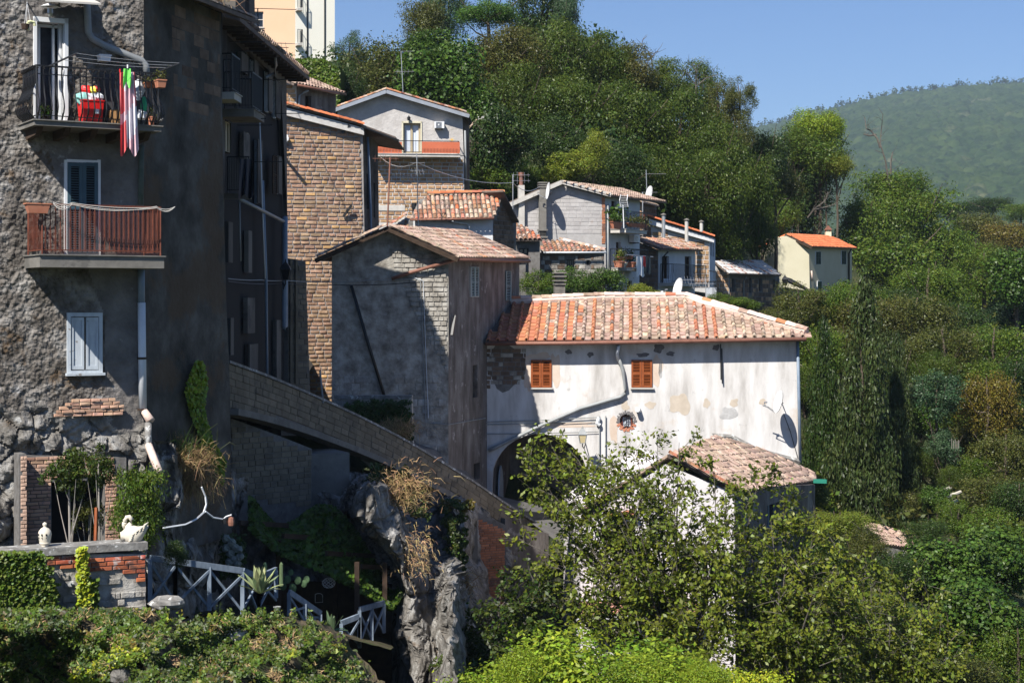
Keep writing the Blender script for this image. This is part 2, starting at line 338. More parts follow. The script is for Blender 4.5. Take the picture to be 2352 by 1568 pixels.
def pieces(parent, mats4, protos, mts, name, cap=300, area=None):
    """mats4: world matrices; mts: material per piece; the nearest become objects, the rest one 'stuff' part per material"""
    o0 = org(parent); T = Matrix.Translation(-o0)
    idx = sorted(range(len(mats4)), key=lambda i: -(area[i] if area else 1) / max(1, mats4[i].translation.length) ** 2)
    first, rest = idx[:cap], idx[cap:]
    for i in first:
        pk = rnd.randrange(len(protos)); mt = mts[i]; key = (name, id(protos[pk]), mt.name)
        if key not in VAR:
            me = bpy.data.meshes.new(name); me.from_pydata(protos[pk][0], [], protos[pk][1]); me.materials.append(mt); VAR[key] = me
        link(name, VAR[key], parent, mat=T @ mats4[i])
    groups = {}
    for i in rest: groups.setdefault(mts[i].name, []).append(i)
    if rest:
        names = list(groups); Vs = []; Fs = []; mi = []; n = 0
        for gi, g in enumerate(names):
            for i in groups[g]:
                pv, pf = protos[rnd.randrange(len(protos))]
                M_ = np.array(T @ mats4[i]); a = np.c_[np.array(pv), np.ones(len(pv))] @ M_.T
                Vs.append(a[:, :3]); Fs.append(np.array(pf) + n); n += len(pv); mi.append(np.full(len(pf), gi))
        me = np_mesh(name + '_remainder', np.concatenate(Vs), np.concatenate(Fs), [MATS[g] for g in names])
        me.polygons.foreach_set('material_index', np.concatenate(mi).astype(np.int32))
        tag(link(name + '_field', me, parent), kind='stuff')
BR = [unit_brick(k) for k in range(5)]; CV = [unit_cover()]; PN = [unit_pan()]
def spans(poly, y):
    xs = []
    for i in range(len(poly)):
        (x0, y0), (x1, y1) = poly[i], poly[(i+1) % len(poly)]
        if (y0 > y) != (y1 > y): xs.append(x0 + (y - y0) / (y1 - y0) * (x1 - x0))
    xs.sort(); return [(xs[i], xs[i+1]) for i in range(0, len(xs) - 1, 2)]
def cut(iv, a, b):
    out = []
    for x0, x1 in iv:
        if b <= x0 or a >= x1: out.append((x0, x1)); continue
        if a > x0: out.append((x0, a))
        if b < x1: out.append((b, x1))
    return out
def blocks(parent, W, poly, bh, bl, mts, wts=None, off=0., dep=.025, joint=.014, name='brick', cap=300, holes=(), jl=.2, drop=0.):
    pz = [W.sz(x, y, off) for x, y in poly]; hz = []
    for h in holes:
        a0, z1 = W.sz(h[0], h[1], off); a1, z0 = W.sz(h[2], h[3], off); hz.append((a0, z0, a1, z1))
    z = min(q[1] for q in pz); zt = max(q[1] for q in pz); Ms = []; mm = []; ar = []; k = 0
    while z + bh <= zt + bh * .3:
        iv0, iv1 = spans(pz, z + bh*.15), spans(pz, z + bh*.85)
        iv = [(max(a[0], b[0]), min(a[1], b[1])) for a in iv0 for b in iv1 if min(a[1], b[1]) > max(a[0], b[0])]
        for h in hz:
            if h[1] < z + bh*.8 and h[3] > z + bh*.2: iv = cut(iv, h[0], h[2])
        for a, b in iv:
            s = a - (U(0, .3) + (k % 2) * .5) * bl
            while s < b:
                l = bl * (1 + U(-jl, jl)); s0, s1 = max(s, a), min(s + l, b); s += l
                if s1 - s0 < bl * .22 or (drop and rnd.random() < drop): continue
                L_ = s1 - s0 - joint; c = W.w((s0+s1)/2, z + bh/2, off - .006)
                R = Matrix.Rotation(W.th, 4, 'Z') @ Matrix.Rotation(U(-.008, .008), 4, 'Y')
                Ms.append(Matrix.Translation(c) @ R @ Matrix.Diagonal((L_, dep * U(.6, 1.25) + .006, (bh - joint) * U(.93, 1.02), 1)))
                mm.append(rnd.choices(mts, wts)[0] if wts else mts[0]); ar.append(L_)
        z += bh; k += 1
    pieces(parent, Ms, BR, mm, name, cap, ar)
class Roof:
    """sloping plane rising away from the wall face: e = point on the eave line"""
    def __init__(s, W, px, py, pitch, off=.35):
        s.u = W.u; s.E = W.pt(px, py, off); p = rad(pitch)
        s.v = (-W.n) * math.cos(p) + Vector((0, 0, math.sin(p))); s.N = s.u.cross(s.v).normalized()
    @classmethod
    def pts(c, a, b, q):                            # a,b along the eave, q up the slope
        s = c.__new__(c); s.u = (Vector(b) - Vector(a)).normalized(); s.E = Vector(a)
        v = Vector(q) - s.E; s.v = (v - s.u * v.dot(s.u)).normalized(); s.N = s.u.cross(s.v).normalized(); return s
    def st(s, px, py):
        r = P(px, py, 1); k = s.E.dot(s.N) / r.dot(s.N); q = r * k - s.E; return (q.dot(s.u), q.dot(s.v))
    def w(s, a, t, h=0): return s.E + s.u*a + s.v*t + s.N*h
    def pt(s, px, py, h=0): return s.w(*s.st(px, py), h)
def tiles(parent, R, poly, cw, rl, mts, wts=None, st=False, pans=False, cap=300, name='tile', colmat=None, slab=.08, hgt=.5, jit=1., base=None):
    pz = list(poly) if st else [R.st(x, y) for x, y in poly]
    mb = MB(); mb.prism([R.w(a, t, -.01) for a, t in pz], -R.N * slab); mb.build('roof_deck', base or roofbase, parent)
    B = Matrix((R.u, R.v, R.N)).transposed().to_4x4(); pt = [(t, a) for a, t in pz]
    a0 = min(q[0] for q in pz); a1 = max(q[0] for q in pz); Ms = []; mm = []; Mp = []; mp = []; a = a0 + cw/2; ci = 0
    while a < a1:
        for t0, t1 in spans(pt, a):
            t = t0; k = 0
            while t < t1 - rl*.35:
                l = min(rl, t1 - t)
                mt = colmat(ci, (t - t0), rnd.random()) if colmat else (rnd.choices(mts, wts)[0] if wts else mts[0])
                tl = Matrix.Rotation(-math.atan(.055) + U(-.02, .02)*jit, 4, 'X') @ Matrix.Rotation(U(-.04, .04)*jit, 4, 'Z')
                Ms.append(Matrix.Translation(R.w(a + U(-.01, .01)*jit, t - .03, .03 + U(0, .012)*jit)) @ B @ tl @ Matrix.Diagonal((cw*(.46 if pans else .80), l*1.14, cw*hgt*(.60 if pans else .55), 1)))
                mm.append(mt)
                if pans:
                    Mp.append(Matrix.Translation(R.w(a + cw/2 + U(-.006, .006), t - .02 + U(-.01, .01), .012)) @ B @ Matrix.Rotation(-.05, 4, 'X') @ Matrix.Diagonal((cw*.9, l*1.08, .03, 1)))
                    mp.append(colmat(ci + .5, (t - t0), rnd.random()) if colmat else mt)
                t += rl; k += 1
        a += cw; ci += 1
    pieces(parent, Ms, CV, mm, name, cap)
    if pans: pieces(parent, Mp, PN, mp, 'pan_' + name, cap)
def ridge(parent, a, b, n, mts, r=.11, name='ridge_tile'):
    a = Vector(a); b = Vector(b); d = (b - a); l = d.length / n; x = d.normalized(); y = x; z = Vector((0, 0, 1)); u = y.cross(z).normalized(); z = u.cross(y)
    B = Matrix((u, y, z)).transposed().to_4x4()
    pieces(parent, [Matrix.Translation(a + d*(i/n) + Vector((0, 0, U(0, .015)))) @ B @ Matrix.Rotation(U(-.03, .03), 4, 'Z') @ Matrix.Diagonal((r*2, l*1.12, r*.9, 1)) for i in range(n)], CV,
           [rnd.choice(mts) for _ in range(n)], name)
# ---------------------------------------------------------------- windows, rails, fittings
def louver(parent, W, x0, y0, x1, y1, fm, lm, off=.0, sl=12, frame=.05, single=False, frm=None):
    """pair of slatted shutters standing proud of the wall"""
    fr = MB(); mid = (x0+x1)/2
    if frm:
        w_ = abs(W.sz(x1, y0)[0] - W.sz(x0, y0)[0]); k = (x1-x0)/w_*.06
        f = MB()
        for q in ((x0-k, y0-k, x0, y1+k), (x1, y0-k, x1+k, y1+k), (x0, y0-k, x1, y0), (x0, y1, x1, y1+k)): W.box(f, *q, off-.05, off+.03)
        f.build('window_frame', frm, parent)
    for a, b in (((x0, x1),) if single else ((x0, mid-.3), (mid+.3, x1))):
        m = MB(); w_ = abs(W.sz(b, y0)[0] - W.sz(a, y0)[0]); k = (b-a)/w_*frame; ky = k*1.1
        for q in ((a, y0, a+k, y1), (b-k, y0, b, y1), (a+k, y0, b-k, y0+ky), (a+k, y1-ky, b-k, y1), (a+k, (y0+y1)/2-ky/2, b-k, (y0+y1)/2+ky/2)): W.box(m, *q, off+.004, off+.045)
        sh = m.build('shutter', fm, parent)
        bk = MB(); W.box(bk, a+k, y0+ky, b-k, y1-ky, off+.002, off+.008); bk.build('shutter_backing', dark, sh)
        s0 = W.sz(a+k, (y0+y1)/2, off)[0]; s1 = W.sz(b-k, (y0+y1)/2, off)[0]
        z1 = W.sz((a+b)/2, y0+ky, off)[1]; z0 = W.sz((a+b)/2, y1-ky, off)[1]
        key = ('slat', lm.name)
        if key not in VAR:
            q = MB(); q.abox((0, 0, 0), 1, 1, 1); me = bpy.data.meshes.new('slat'); me.from_pydata(q.v, [], q.f); me.materials.append(lm); VAR[key] = me
        for i in range(sl):
            c = W.w((s0+s1)/2, z0 + (z1-z0)*(i+.5)/sl, off+.026) - org(parent)
            M_ = Matrix.Translation(c) @ Matrix.Rotation(W.th, 4, 'Z') @ Matrix.Rotation(rad(30), 4, 'X') @ Matrix.Diagonal((s1-s0, (z1-z0)/sl*.55, .009, 1))
            link('slat', VAR[key], sh, mat=M_)
def casement(parent, W, x0, y0, x1, y1, fm, pm=None, off=-.18, fw=.05, bars=1, curt=None, sill=None, hbar=0):
    pm = pm or glass; f = MB(); k = (x1-x0)/abs(W.sz(x1, y0)[0] - W.sz(x0, y0)[0])*fw
    for q in ((x0, y0, x0+k, y1), (x1-k, y0, x1, y1), (x0+k, y0, x1-k, y0+k), (x0+k, y1-k, x1-k, y1)): W.box(f, *q, off-.03, off+.04)
    for i in range(bars):
        xm = x0 + (x1-x0)*(i+1)/(bars+1); W.box(f, xm-k*.6, y0+k, xm+k*.6, y1-k, off-.02, off+.03)
    for i in range(hbar):
        ym = y0 + (y1-y0)*(i+1)/(hbar+1); W.box(f, x0+k, ym-k*.4, x1-k, ym+k*.4, off-.018, off+.028)
    w = f.build('window', fm, parent)
    p = MB(); W.box(p, x0, y0, x1, y1, off-.06, off-.035); p.build('pane', pm, w)
    if curt:
        c = MB(); n = 10
        for i in range(n):
            a = x0+k + (x1-x0-2*k)*i/n; b = x0+k + (x1-x0-2*k)*(i+1)/n
            W.box(c, a, y0+k, b, y1-k, off-.034, off-.03 + .012*(i % 2))
        c.build('curtain', curt, w)
    if sill:
        s = MB(); W.box(s, x0-k, y1, x1+k, y1+k*1.2, 0, .07); s.build('window_sill', sill, parent)
    return w
def rail(parent, pts, h, n, mt, belly=0., r=.011, top=.02, low=.08, nm='railing', outs=None, scroll=False, mids=()):
    """posts and balusters along a polyline of floor points (world)"""
    m = MB(); pts = [Vector(p) for p in pts]; Z = Vector((0, 0, 1))
    for z in (h, low) + tuple(mids):
        for a, b in zip(pts, pts[1:]): m.bar(a + Z*z, b + Z*z, top if z == h else .014, top if z == h else .02)
    for p in pts: m.bar(p, p + Z*h, .03)
    rl = m.build(nm, mt, parent)
    L = [(b-a).length for a, b in zip(pts, pts[1:])]; tot = sum(L)
    for i in range(n):
        s = (i+.5)/n*tot; k = 0
        while s > L[k]: s -= L[k]; k += 1
        d = (pts[k+1]-pts[k]).normalized(); o = Vector((d.y, -d.x, 0)); b0 = pts[k] + d*s
        if o.dot(-b0) < 0 and outs is None: o = -o
        q = MB()
        if belly:
            path = [b0 + Z*h*z_ + o*belly*b_ for z_, b_ in ((0, .0), (.06, .25), (.14, .8), (.24, 1.), (.36, .85), (.52, .35), (.68, .03), (.85, -.02), (1, 0))]
            if scroll: path += [b0 + Z*(h+.0) + o*.05, b0 + Z*(h-.05) + o*.07, b0 + Z*(h-.06) + o*.02]
            q.tube(path, r, 4)
        else: q.tube([b0 + Z*low, b0 + Z*h], r, 4)
        q.build('baluster', mt, rl if parent is None else rl)
    return rl
def dish(label, c, face, R, arm=True, mt=None, group=None, pole=None):
    """satellite dish: bowl centred at c, facing 'face'"""
    c = Vector(c); f = Vector(face).normalized(); a = f.cross(Vector((0, 0, 1))).normalized(); b = a.cross(f)
    t = thing('satellite_dish', label, 'satellite dish', c, group); m = MB(); n = 20
    vs = [c - f*R*.16]; fs = []
    for j in range(1, 5):
        for i in range(n):
            g = 2*math.pi*i/n; q = j/4; vs.append(c + (a*math.cos(g)*.9 + b*math.sin(g))*R*q + f*R*.16*(q*q-1))
    for i in range(n): fs.append((0, 1+i, 1+(i+1) % n))
    for j in range(3):
        for i in range(n): fs.append((1+j*n+i, 1+(j+1)*n+i, 1+(j+1)*n+(i+1) % n, 1+j*n+(i+1) % n))
    m.add(vs, fs); m.add([v - f*.02 for v in vs], [q[::-1] for q in fs])
    m.build('reflector', mt or white, t, smooth=True)
    m = MB(); tip = c - b*R*.55 + f*R*1.15; m.tube([c - b*R*.97, tip], .015, 5); m.tube([tip - f*.02, tip + f*.0 + b*.09, tip - f*.10 + b*.12], .035, 6); m.build('feed_arm', iron if pole is None else steel, t)
    m = MB(); m.tube([c - f*R*.18, c - f*(R*.18+.12), (pole if pole is not None else c - f*.35 - b*.1)], .02, 5); m.build('mount', steel, t)
    return t
def antenna(label, base, top, arms, mt=None, r=.018, foot=None):
    """mast with yagi booms; arms = [(height fraction, length left, length right, dir deg, n elements)]"""
    base = Vector(base); top = Vector(top); t = thing('television_antenna', label, 'antenna', base); mt = mt or steel
    m = MB(); m.tube([base, top], r, 6); m.build('mast', mt, t)
    for f_, l0, l1, ang, n in arms:
        p = base.lerp(top, f_); d = Vector((math.cos(rad(ang)), math.sin(rad(ang)), 0)); q = MB(); q.tube([p - d*l0, p + d*l1], .010, 4)
        e = Vector((-d.y, d.x, 0))*.6 + Vector((0, 0, .8))
        for i in range(n):
            c = p - d*l0 + d*(l0+l1)*(i+.5)/n; L_ = .16 + .05*math.sin(i); q.tube([c - e*L_, c + e*L_], .006, 3)
        q.build('boom', mt, t)
    return t
def cable(name, label, pts, r=.012, mt=None, sag=0.):
    p = [Vector(q) for q in pts]; out = []
    for a, b in zip(p, p[1:]):
        for i in range(6): q = a.lerp(b, i/6); q.z -= sag*4*(i/6)*(1-i/6); out.append(q)
    out.append(p[-1]); m = MB(); m.tube(out, r, 4)
    return m.build(name, mt or pipeg, base=p[0], label=label, cat='cable')
def pipe(parent, pts, r, mt, nm='drainpipe', seg=8):
    m = MB(); m.tube(pts, r, seg); return m.build(nm, mt, parent, smooth=True)
# ---------------------------------------------------------------- foliage
def leaves_arr(c, nrm, size, asp=.5, fold=.12, rs=RS, tang=None):
    n = len(c); nrm = nrm / (np.linalg.norm(nrm, axis=1, keepdims=True) + 1e-9)
    t = rs.normal(size=(n, 3)) if tang is None else tang + rs.normal(size=(n, 3))*.35
    t -= nrm * (t*nrm).sum(1, keepdims=True); t /= (np.linalg.norm(t, axis=1, keepdims=True) + 1e-9)
    b = np.cross(nrm, t); s = np.broadcast_to(np.asarray(size, float), (n,))[:, None]
    V = np.stack([c - t*s*.5, c + b*s*asp*.5 - nrm*s*fold, c + t*s*.5, c - b*s*asp*.5 - nrm*s*fold], 1).reshape(-1, 3)
    return V, np.arange(4*n).reshape(n, 4)
def crown(seed, n, leaf, nb=24, br=(.22, .42), asp=.55, droop=0., shape='round', up=.25, spread=.68, fl=1.):
    rs = np.random.RandomState(seed); d = rs.normal(size=(nb, 3)); d /= np.linalg.norm(d, axis=1, keepdims=True)
    rr = rs.uniform(.2, 1, nb)**.45 * spread; cen = d * rr[:, None]; R = rs.uniform(br[0], br[1], nb)
    if shape == 'cone':
        h = rs.uniform(-1, 1, nb); a = rs.uniform(0, 6.28, nb); w = (1 - (h+1)/2)**.75 * .75; R = R*(.45 + .55*(1-(h+1)/2)); q = rs.uniform(.4, 1, nb)
        cen = np.c_[np.cos(a)*w*q, np.sin(a)*w*q, h]
    if shape == 'flat': cen[:, 2] *= .5
    if shape == 'wild': cen *= rs.uniform(.8, 1.25, (nb, 1))
    w = R**2; k = rs.choice(nb, n, p=w/w.sum()); v = rs.normal(size=(n, 3)); v[:, 2] += up; v /= np.linalg.norm(v, axis=1, keepdims=True)
    lump = 1 + .22*np.sin(v[:, 0]*7 + k) * np.sin(v[:, 1]*6 + k*2.) + .18*np.sin(v[:, 2]*9 + k*3.)
    c = cen[k] + v * (R[k] * rs.uniform(.62, 1.08, n) * lump)[:, None]
    c += rs.normal(size=(n, 3))*leaf*.5
    nr = v + rs.normal(size=(n, 3))*.65 + np.array([0, 0, .25])
    tg = None
    if droop:
        tg = np.tile(np.array([0, 0, -1.]), (n, 1)) * droop + v*.5; c[:, 2] -= rs.exponential(.06*droop, n)
    V, Q = leaves_arr(c, nr, leaf*rs.uniform(.6, 1.35, n), asp, rs=rs, tang=tg)
    return V, Q
PROTO = {}
PDEF = dict(round=(3, 14000, .050, 34, (.18, .38)), broad=(5, 11000, .062, 26, (.2, .4), .62), fine=(8, 17000, .050, 40, (.16, .34), .42, .6), open=(9, 10000, .045, 30, (.14, .28), .55),
            pine=(12, 15000, .055, 34, (.16, .26), .3, 0, 'flat'), wild=(15, 11000, .050, 34, (.14, .28), .5, 0, 'wild'), big=(17, 10000, .075, 24, (.2, .42), .7),
            cone=(21, 30000, .050, 110, (.14, .26), .42, .8, 'cone'), bush=(23, 9000, .062, 16, (.25, .45), .6), dense=(27, 17000, .058, 30, (.24, .46), .5, .6), sprig=(31, 2600, .13, 26, (.10, .22), .42, 0, 'wild'), shrubby=(33, 8000, .075, 22, (.25, .45), .55, .4))
def proto(kind, var, mt):
    key = (kind, var, mt.name)
    if key not in PROTO:
        a = list(PDEF[kind]); a[0] += var*31
        V, Q = crown(*a); PROTO[key] = np_mesh('crown_' + kind, V, Q, mt)
    return PROTO[key]
def fg_noise(x, y): return noise.noise(Vector((x*.07, y*.07, 0)))
GP = np.array([(-9, 33, -7), (-6, 31, -8), (-12, 30, -7), (-3, 36, -12), (-3, 42, -14), (-3, 47, -14), (-5.5, 44, -12), (0, 52, -13), (2, 58, -12), (-9, 40, -6), (-12, 45, -6), (-6.9, 45, -10), (-6.5, 52, -9), (-5, 58, -8), (-3, 60, -9),
    (-.5, 61, -10), (3, 64, -10), (5, 60, -13), (-7, 60, -6), (-6, 66, -6.5), (-7.5, 63, -6), (-5, 72, -3), (-3, 78, 0), (-5, 84, 3), (-11, 84, 5), (-8, 95, 8), (-2, 98, 7), (5, 104, 10), (4, 128, 20), (10, 122, 15), (12, 123, 9), (18, 142, 10), (22, 126, -1.5), (24, 138, 1), (-13, 98, 12), (-14, 110, 15),
    (-20, 130, 18), (-10, 130, 18), (3, 82, -.6), (5, 90, 1), (10, 98, .6), (16, 110, -.5), (21, 120, -1), (28, 133, -.5), (2, 72, -2), (8, 76, -6), (12, 70, -12), (10, 58, -15), (5, 46, -15), (0, 38, -13), (20, 90, -9), (33, 108, -9), (36, 140, -1), (26, 150, 4),
    (24, 60, -18), (38, 80, -19), (60, 120, -14), (60, 180, -8), (30, 175, 4), (10, 160, 16), (-20, 170, 18), (60, 240, -4), (0, 240, 8), (-60, 240, 10), (-60, 120, 12), (-40, 60, 0), (-40, 30, -6), (0, 20, -12), (30, 30, -18), (0, 0, -7), (-30, 0, -7), (40, 0, -18),
    (0, -40, -6), (60, -40, -15), (-60, -40, -5), (100, 60, -20), (100, 140, -16), (100, 240, -10), (18, 80, -11), (13, 88, -3.5), (18, 98, -3.5), (22, 108, -4), (27, 120, -3)], float)
def gz(x, y):
    x = np.atleast_1d(np.asarray(x, float)); y = np.atleast_1d(np.asarray(y, float)); sh = x.shape; x = x.ravel(); y = y.ravel(); out = np.zeros(len(x))
    for i in range(0, len(x), 20000):
        d2 = (x[i:i+20000, None] - GP[:, 0])**2 + (y[i:i+20000, None] - GP[:, 1])**2 + .6
        w = d2**-2.0; out[i:i+20000] = (w*GP[:, 2]).sum(1)/w.sum(1)
    return out.reshape(sh)
def tree(label, px, py, d, rx, ry, kind, mt, var=0, name='broadleaf_tree', cat='tree', group=None, trunk=True, ry2=None, rot=None, bk=None):
    """crown centre and half sizes given as seen in the picture, turned into metres at its distance"""
    c = P(px, py, d); R = rx/F*d*1.17; H = ry/F*d*1.17; g = float(gz(c.x, c.y)[0]); g = min(g, c.z - H*.9)
    t = thing(name, label, cat, (c.x, c.y, g), group)
    o = link('crown', proto(kind, var, mt), t, mat=Matrix.Translation(c - Vector((c.x, c.y, g))) @ Matrix.Rotation(U(0, 6.28) if rot is None else rot, 4, 'Z') @ Matrix.Diagonal((R, R*.95, H, 1)))
    if trunk:
        m = MB(); r = max(.015, min(.28, R*.045)); b = Vector((c.x, c.y, g - .3)); lean = Vector((U(-.2, .2), U(-.2, .2), 0))*R
        top = c + Vector((0, 0, H*.5)) + lean*.4; mid = b.lerp(c, .5) + lean*.4
        m.tube([b, mid, c, top], [r*1.2, r, r*.7, r*.3], 7)
        for k in range(0 if kind == 'cone' else 5):
            a = k*1.256 + U(-.4, .4); s = b.lerp(c, U(.5, 1.)) + lean*.2
            e = c + Vector((math.cos(a)*R*.7, math.sin(a)*R*.7, H*U(-.1, .7))); m.tube([s, s.lerp(e, .5) + Vector((0, 0, -.1*H)), e], [r*.55, r*.35, r*.12], 5)
        m.build('trunk', bk or bark, t)
    return t
def scatter(name, label, cat, n, fn, mt, size, asp=.5, parent=None, kind=None, up=.4, base=None, tang=None, group=None, rs=RS):
    """leaf-sized faces on a surface: fn(rs, n) -> points, normals"""
    c, nr = fn(rs, n); m = len(c); o0 = np.array(org(parent)) if parent else (np.array(base) if base is not None else c.mean(0))
    nr = nr + rs.normal(size=(m, 3))*.6 + np.array([0, 0, up]); tg = None if tang is None else np.tile(np.array(tang, float), (m, 1))
    V, Q = leaves_arr(c - o0, nr, size*rs.uniform(.55, 1.35, m), asp, rs=rs, tang=tg)
    o = link(name, np_mesh(name, V, Q, mt), parent, loc=(None if parent else Vector(o0))); ORG[o.name] = Vector(o0)
    return tag(o, label, cat, group, kind)
def inpoly(px, py, poly):
    ins = np.zeros(len(px), bool); j = len(poly) - 1
    for i in range(len(poly)):
        xi, yi = poly[i]; xj, yj = poly[j]; q = ((yi > py) != (yj > py)) & (px < (xj-xi)*(py-yi)/((yj-yi) or 1e-9) + xi); ins ^= q; j = i
    return ins
def region(poly, dfun, clump=.0, csc=.02, jit=.3, edge=5.):
    xs = [p[0] for p in poly]; ys = [p[1] for p in poly]
    def fn(rs, n):
        x = rs.uniform(min(xs), max(xs), n); y = rs.uniform(min(ys), max(ys), n); k = inpoly(x + rs.normal(size=n)*edge + edge*1.5*np.sin(y*.21) + edge*np.sin(y*.5), y + rs.normal(size=n)*edge + edge*1.5*np.sin(x*.17), poly)
        if clump:
            v = np.sin(x*csc*2.1 + 1.3*np.sin(y*csc*1.7)) * np.sin(y*csc*2.6 + 1.7*np.sin(x*csc*1.3)) + .4*np.sin(x*csc*7+2)*np.sin(y*csc*8); k &= v > clump
        x = x[k]; y = y[k]; d = dfun(x, y) + rs.uniform(-jit, jit*.4, len(x))
        c = np.c_[(x-CX)/F*d, d, (HY-y)/F*d]; return c, np.tile(np.array([-.1, -1., .5]), (len(x), 1))
    return fn
def strands(name, label, n, p, spread, length, mt, parent=None, cat='grass', lean=(0, 0, 1), w=.008, bend=.5, kind='stuff', rs=RS, droop=.6):
    p = np.array(p, float); lean = np.array(lean, float); spread = np.array(spread, float)
    b = p + rs.normal(size=(n, 3))*spread*.5; d = lean + rs.normal(size=(n, 3))*bend; d /= np.linalg.norm(d, axis=1, keepdims=True)
    L_ = length*rs.uniform(.5, 1.3, n)[:, None]; s = np.cross(d, rs.normal(size=(n, 3))); s /= np.linalg.norm(s, axis=1, keepdims=True)
    m = b + d*L_*.55; t = b + d*L_ - np.array([0, 0, 1.])*L_*droop*rs.uniform(0, .8, n)[:, None]
    V = np.stack([b - s*w, b + s*w, m + s*w*.7, m - s*w*.7, t + s*w*.2, t - s*w*.2], 1).reshape(-1, 3)
    i = np.arange(n)*6; Q = np.concatenate([np.c_[i, i+1, i+2, i+3], np.c_[i+3, i+2, i+4, i+5]])
    o0 = np.array(org(parent)) if parent else p
    o = link(name, np_mesh(name, V - o0, Q, mt), parent, loc=None if parent else Vector(p)); return tag(o, label, cat if not parent else None, None, kind)
def relief(W, x0, y0, x1, y1, nx, ny, fn, off=0):
    """grid over a wall plane pushed out by fn(u,v,world) metres: real relief"""
    V = []; 
    for j in range(ny+1):
        for i in range(nx+1):
            px = x0 + (x1-x0)*i/nx; py = y0 + (y1-y0)*j/ny; s, z = W.sz(px, py, off); w = W.w(s, z, off); V.append(w + W.n*fn(px, py, w))
    Q = [(j*(nx+1)+i, j*(nx+1)+i+1, (j+1)*(nx+1)+i+1, (j+1)*(nx+1)+i)[::-1] for j in range(ny) for i in range(nx)]
    m = MB(); m.v = [tuple(v) for v in V]; m.f = Q; m.mi = [0]*len(Q); return m
def fbm(w, sc, oct=4): return noise.fractal(Vector(w)*sc, 1.0, 2.0, oct, noise_basis='PERLIN_ORIGINAL')
def ridged(w, sc): return noise.ridged_multi_fractal(Vector(w)*sc, .9, 2.1, 4, 1., 2.)
# ================================================================ SETTING
def build_ground():
    xs = np.concatenate([np.linspace(-700, -70, 14), np.arange(-66, 112, 2.), np.linspace(116, 2400, 30)])
    ys = np.concatenate([np.linspace(-60, 20, 12), np.arange(22, 262, 2.), np.linspace(268, 3300, 34)])
    X, Y = np.meshgrid(xs, ys); Z = gz(X, Y); far = np.clip((Y - 240)/120, 0, 1); side = np.clip((np.abs(X - 20) - 100)/200, 0, 1)
    k = np.maximum(far, side); Z = Z*(1-k) + (-19)*k
    Z += .25*np.sin(X*.9 + 2*np.sin(Y*.5)) * np.sin(Y*.8)*(1-k)
    nx = len(xs); V = np.c_[X.ravel(), Y.ravel(), Z.ravel()]
    i = np.arange((len(ys)-1)*(nx-1)); r = i//(nx-1); c = i % (nx-1); a = r*nx + c
    o = link('ground', np_mesh('ground', V, np.c_[a, a+1, a+nx+1, a+nx], earth), None); tag(o, kind='structure')
build_ground()
def build_mountain():
    sk = [(900, 520), (1300, 420), (1500, 350), (1725, 292), (1800, 277), (1900, 249), (2000, 226), (2100, 208), (2200, 198), (2280, 191), (2352, 188), (2700, 176), (3200, 240), (3800, 420)]
    nx, ny = 620, 330; px = np.linspace(1250, 3500, nx); t = np.linspace(0, 1, ny)**1.15
    top = np.interp(px, [s[0] for s in sk], [s[1] for s in sk])
    D = (850 + 1750*t)[:, None] * np.ones(nx); X = (px[None, :] - CX)/F*D
    zt = (HY - top - 16)/F*2600
    Z = -20 + (zt[None, :] + 20) * (t[:, None]**.92 * .93 + .07*t[:, None])
    Z += 16*np.sin(X*.0105 + D*.002)*np.sin(D*.0062 + 1)*(1-t[:, None])*np.minimum(1, t[:, None]*6) + 7*np.sin(X*.021+2)*np.sin(D*.013)*(1-t[:, None])
    def worley(sx, seed):
        gx = X/sx; gy = D/sx; ix = np.floor(gx).astype(int); iy = np.floor(gy).astype(int); best = np.full(X.shape, 9.); hv = np.zeros(X.shape)
        for dx in (-1, 0, 1):
            for dy in (-1, 0, 1):
                cx = ix+dx; cyy = iy+dy; h = (cx*374761393 + cyy*668265263 + seed*1013904223) & 0x7fffffff; h = (h ^ (h >> 13))*1274126177 & 0x7fffffff
                ax = (h & 1023)/1023.; ay = ((h >> 10) & 1023)/1023.; d = (cx+ax-gx)**2 + (cyy+ay-gy)**2; m = d < best; best = np.where(m, d, best); hv = np.where(m, ((h >> 7) & 255)/255., hv)
        return np.sqrt(best), hv
    d1, h1 = worley(13., 1); d2, h2 = worley(7., 5)
    Z += (1 - np.clip(d1*1.1, 0, 1)**2)*(4 + 6*h1) + (1-np.clip(d2, 0, 1)**2)*4.0
    V = np.c_[X.ravel(), D.ravel(), Z.ravel()]; i = np.arange((ny-1)*(nx-1)); r = i//(nx-1); c = i % (nx-1); a = r*nx + c
    m = mat('mountain_woods', [(.010, .026, .009), (.026, .048, .014), (.044, .066, .02)], sc=.045, bump=0, spot=((.10, .10, .055), .012, .63, .7), spot2=((.008, .02, .008), .11, .53, .8))
    tag(link('mountain', np_mesh('mountain', V, np.c_[a, a+1, a+nx+1, a+nx], m), None), kind='structure')
    rs = np.random.RandomState(5); n = 300; q = rs.uniform(1650, 2500, n); j = np.searchsorted(px, q); cx_ = X[-1, j]; cz = Z[-1, j]; sz = rs.uniform(3, 9, n)
    c = np.repeat(np.c_[cx_, np.full(n, 2597.), cz + sz*.5], 14, 0) + rs.normal(size=(n*14, 3))*np.repeat(np.c_[sz*.25, sz*.3, sz*.33], 14, 0)
    V, Q = leaves_arr(c, rs.normal(size=(len(c), 3)), np.repeat(sz*.42, 14), .8, rs=rs)
    tag(link('ridge_treeline', np_mesh('ridge_treeline', V, Q, m), None), 'thin line of small trees along the mountain ridge', 'treeline', kind='stuff')
build_mountain()
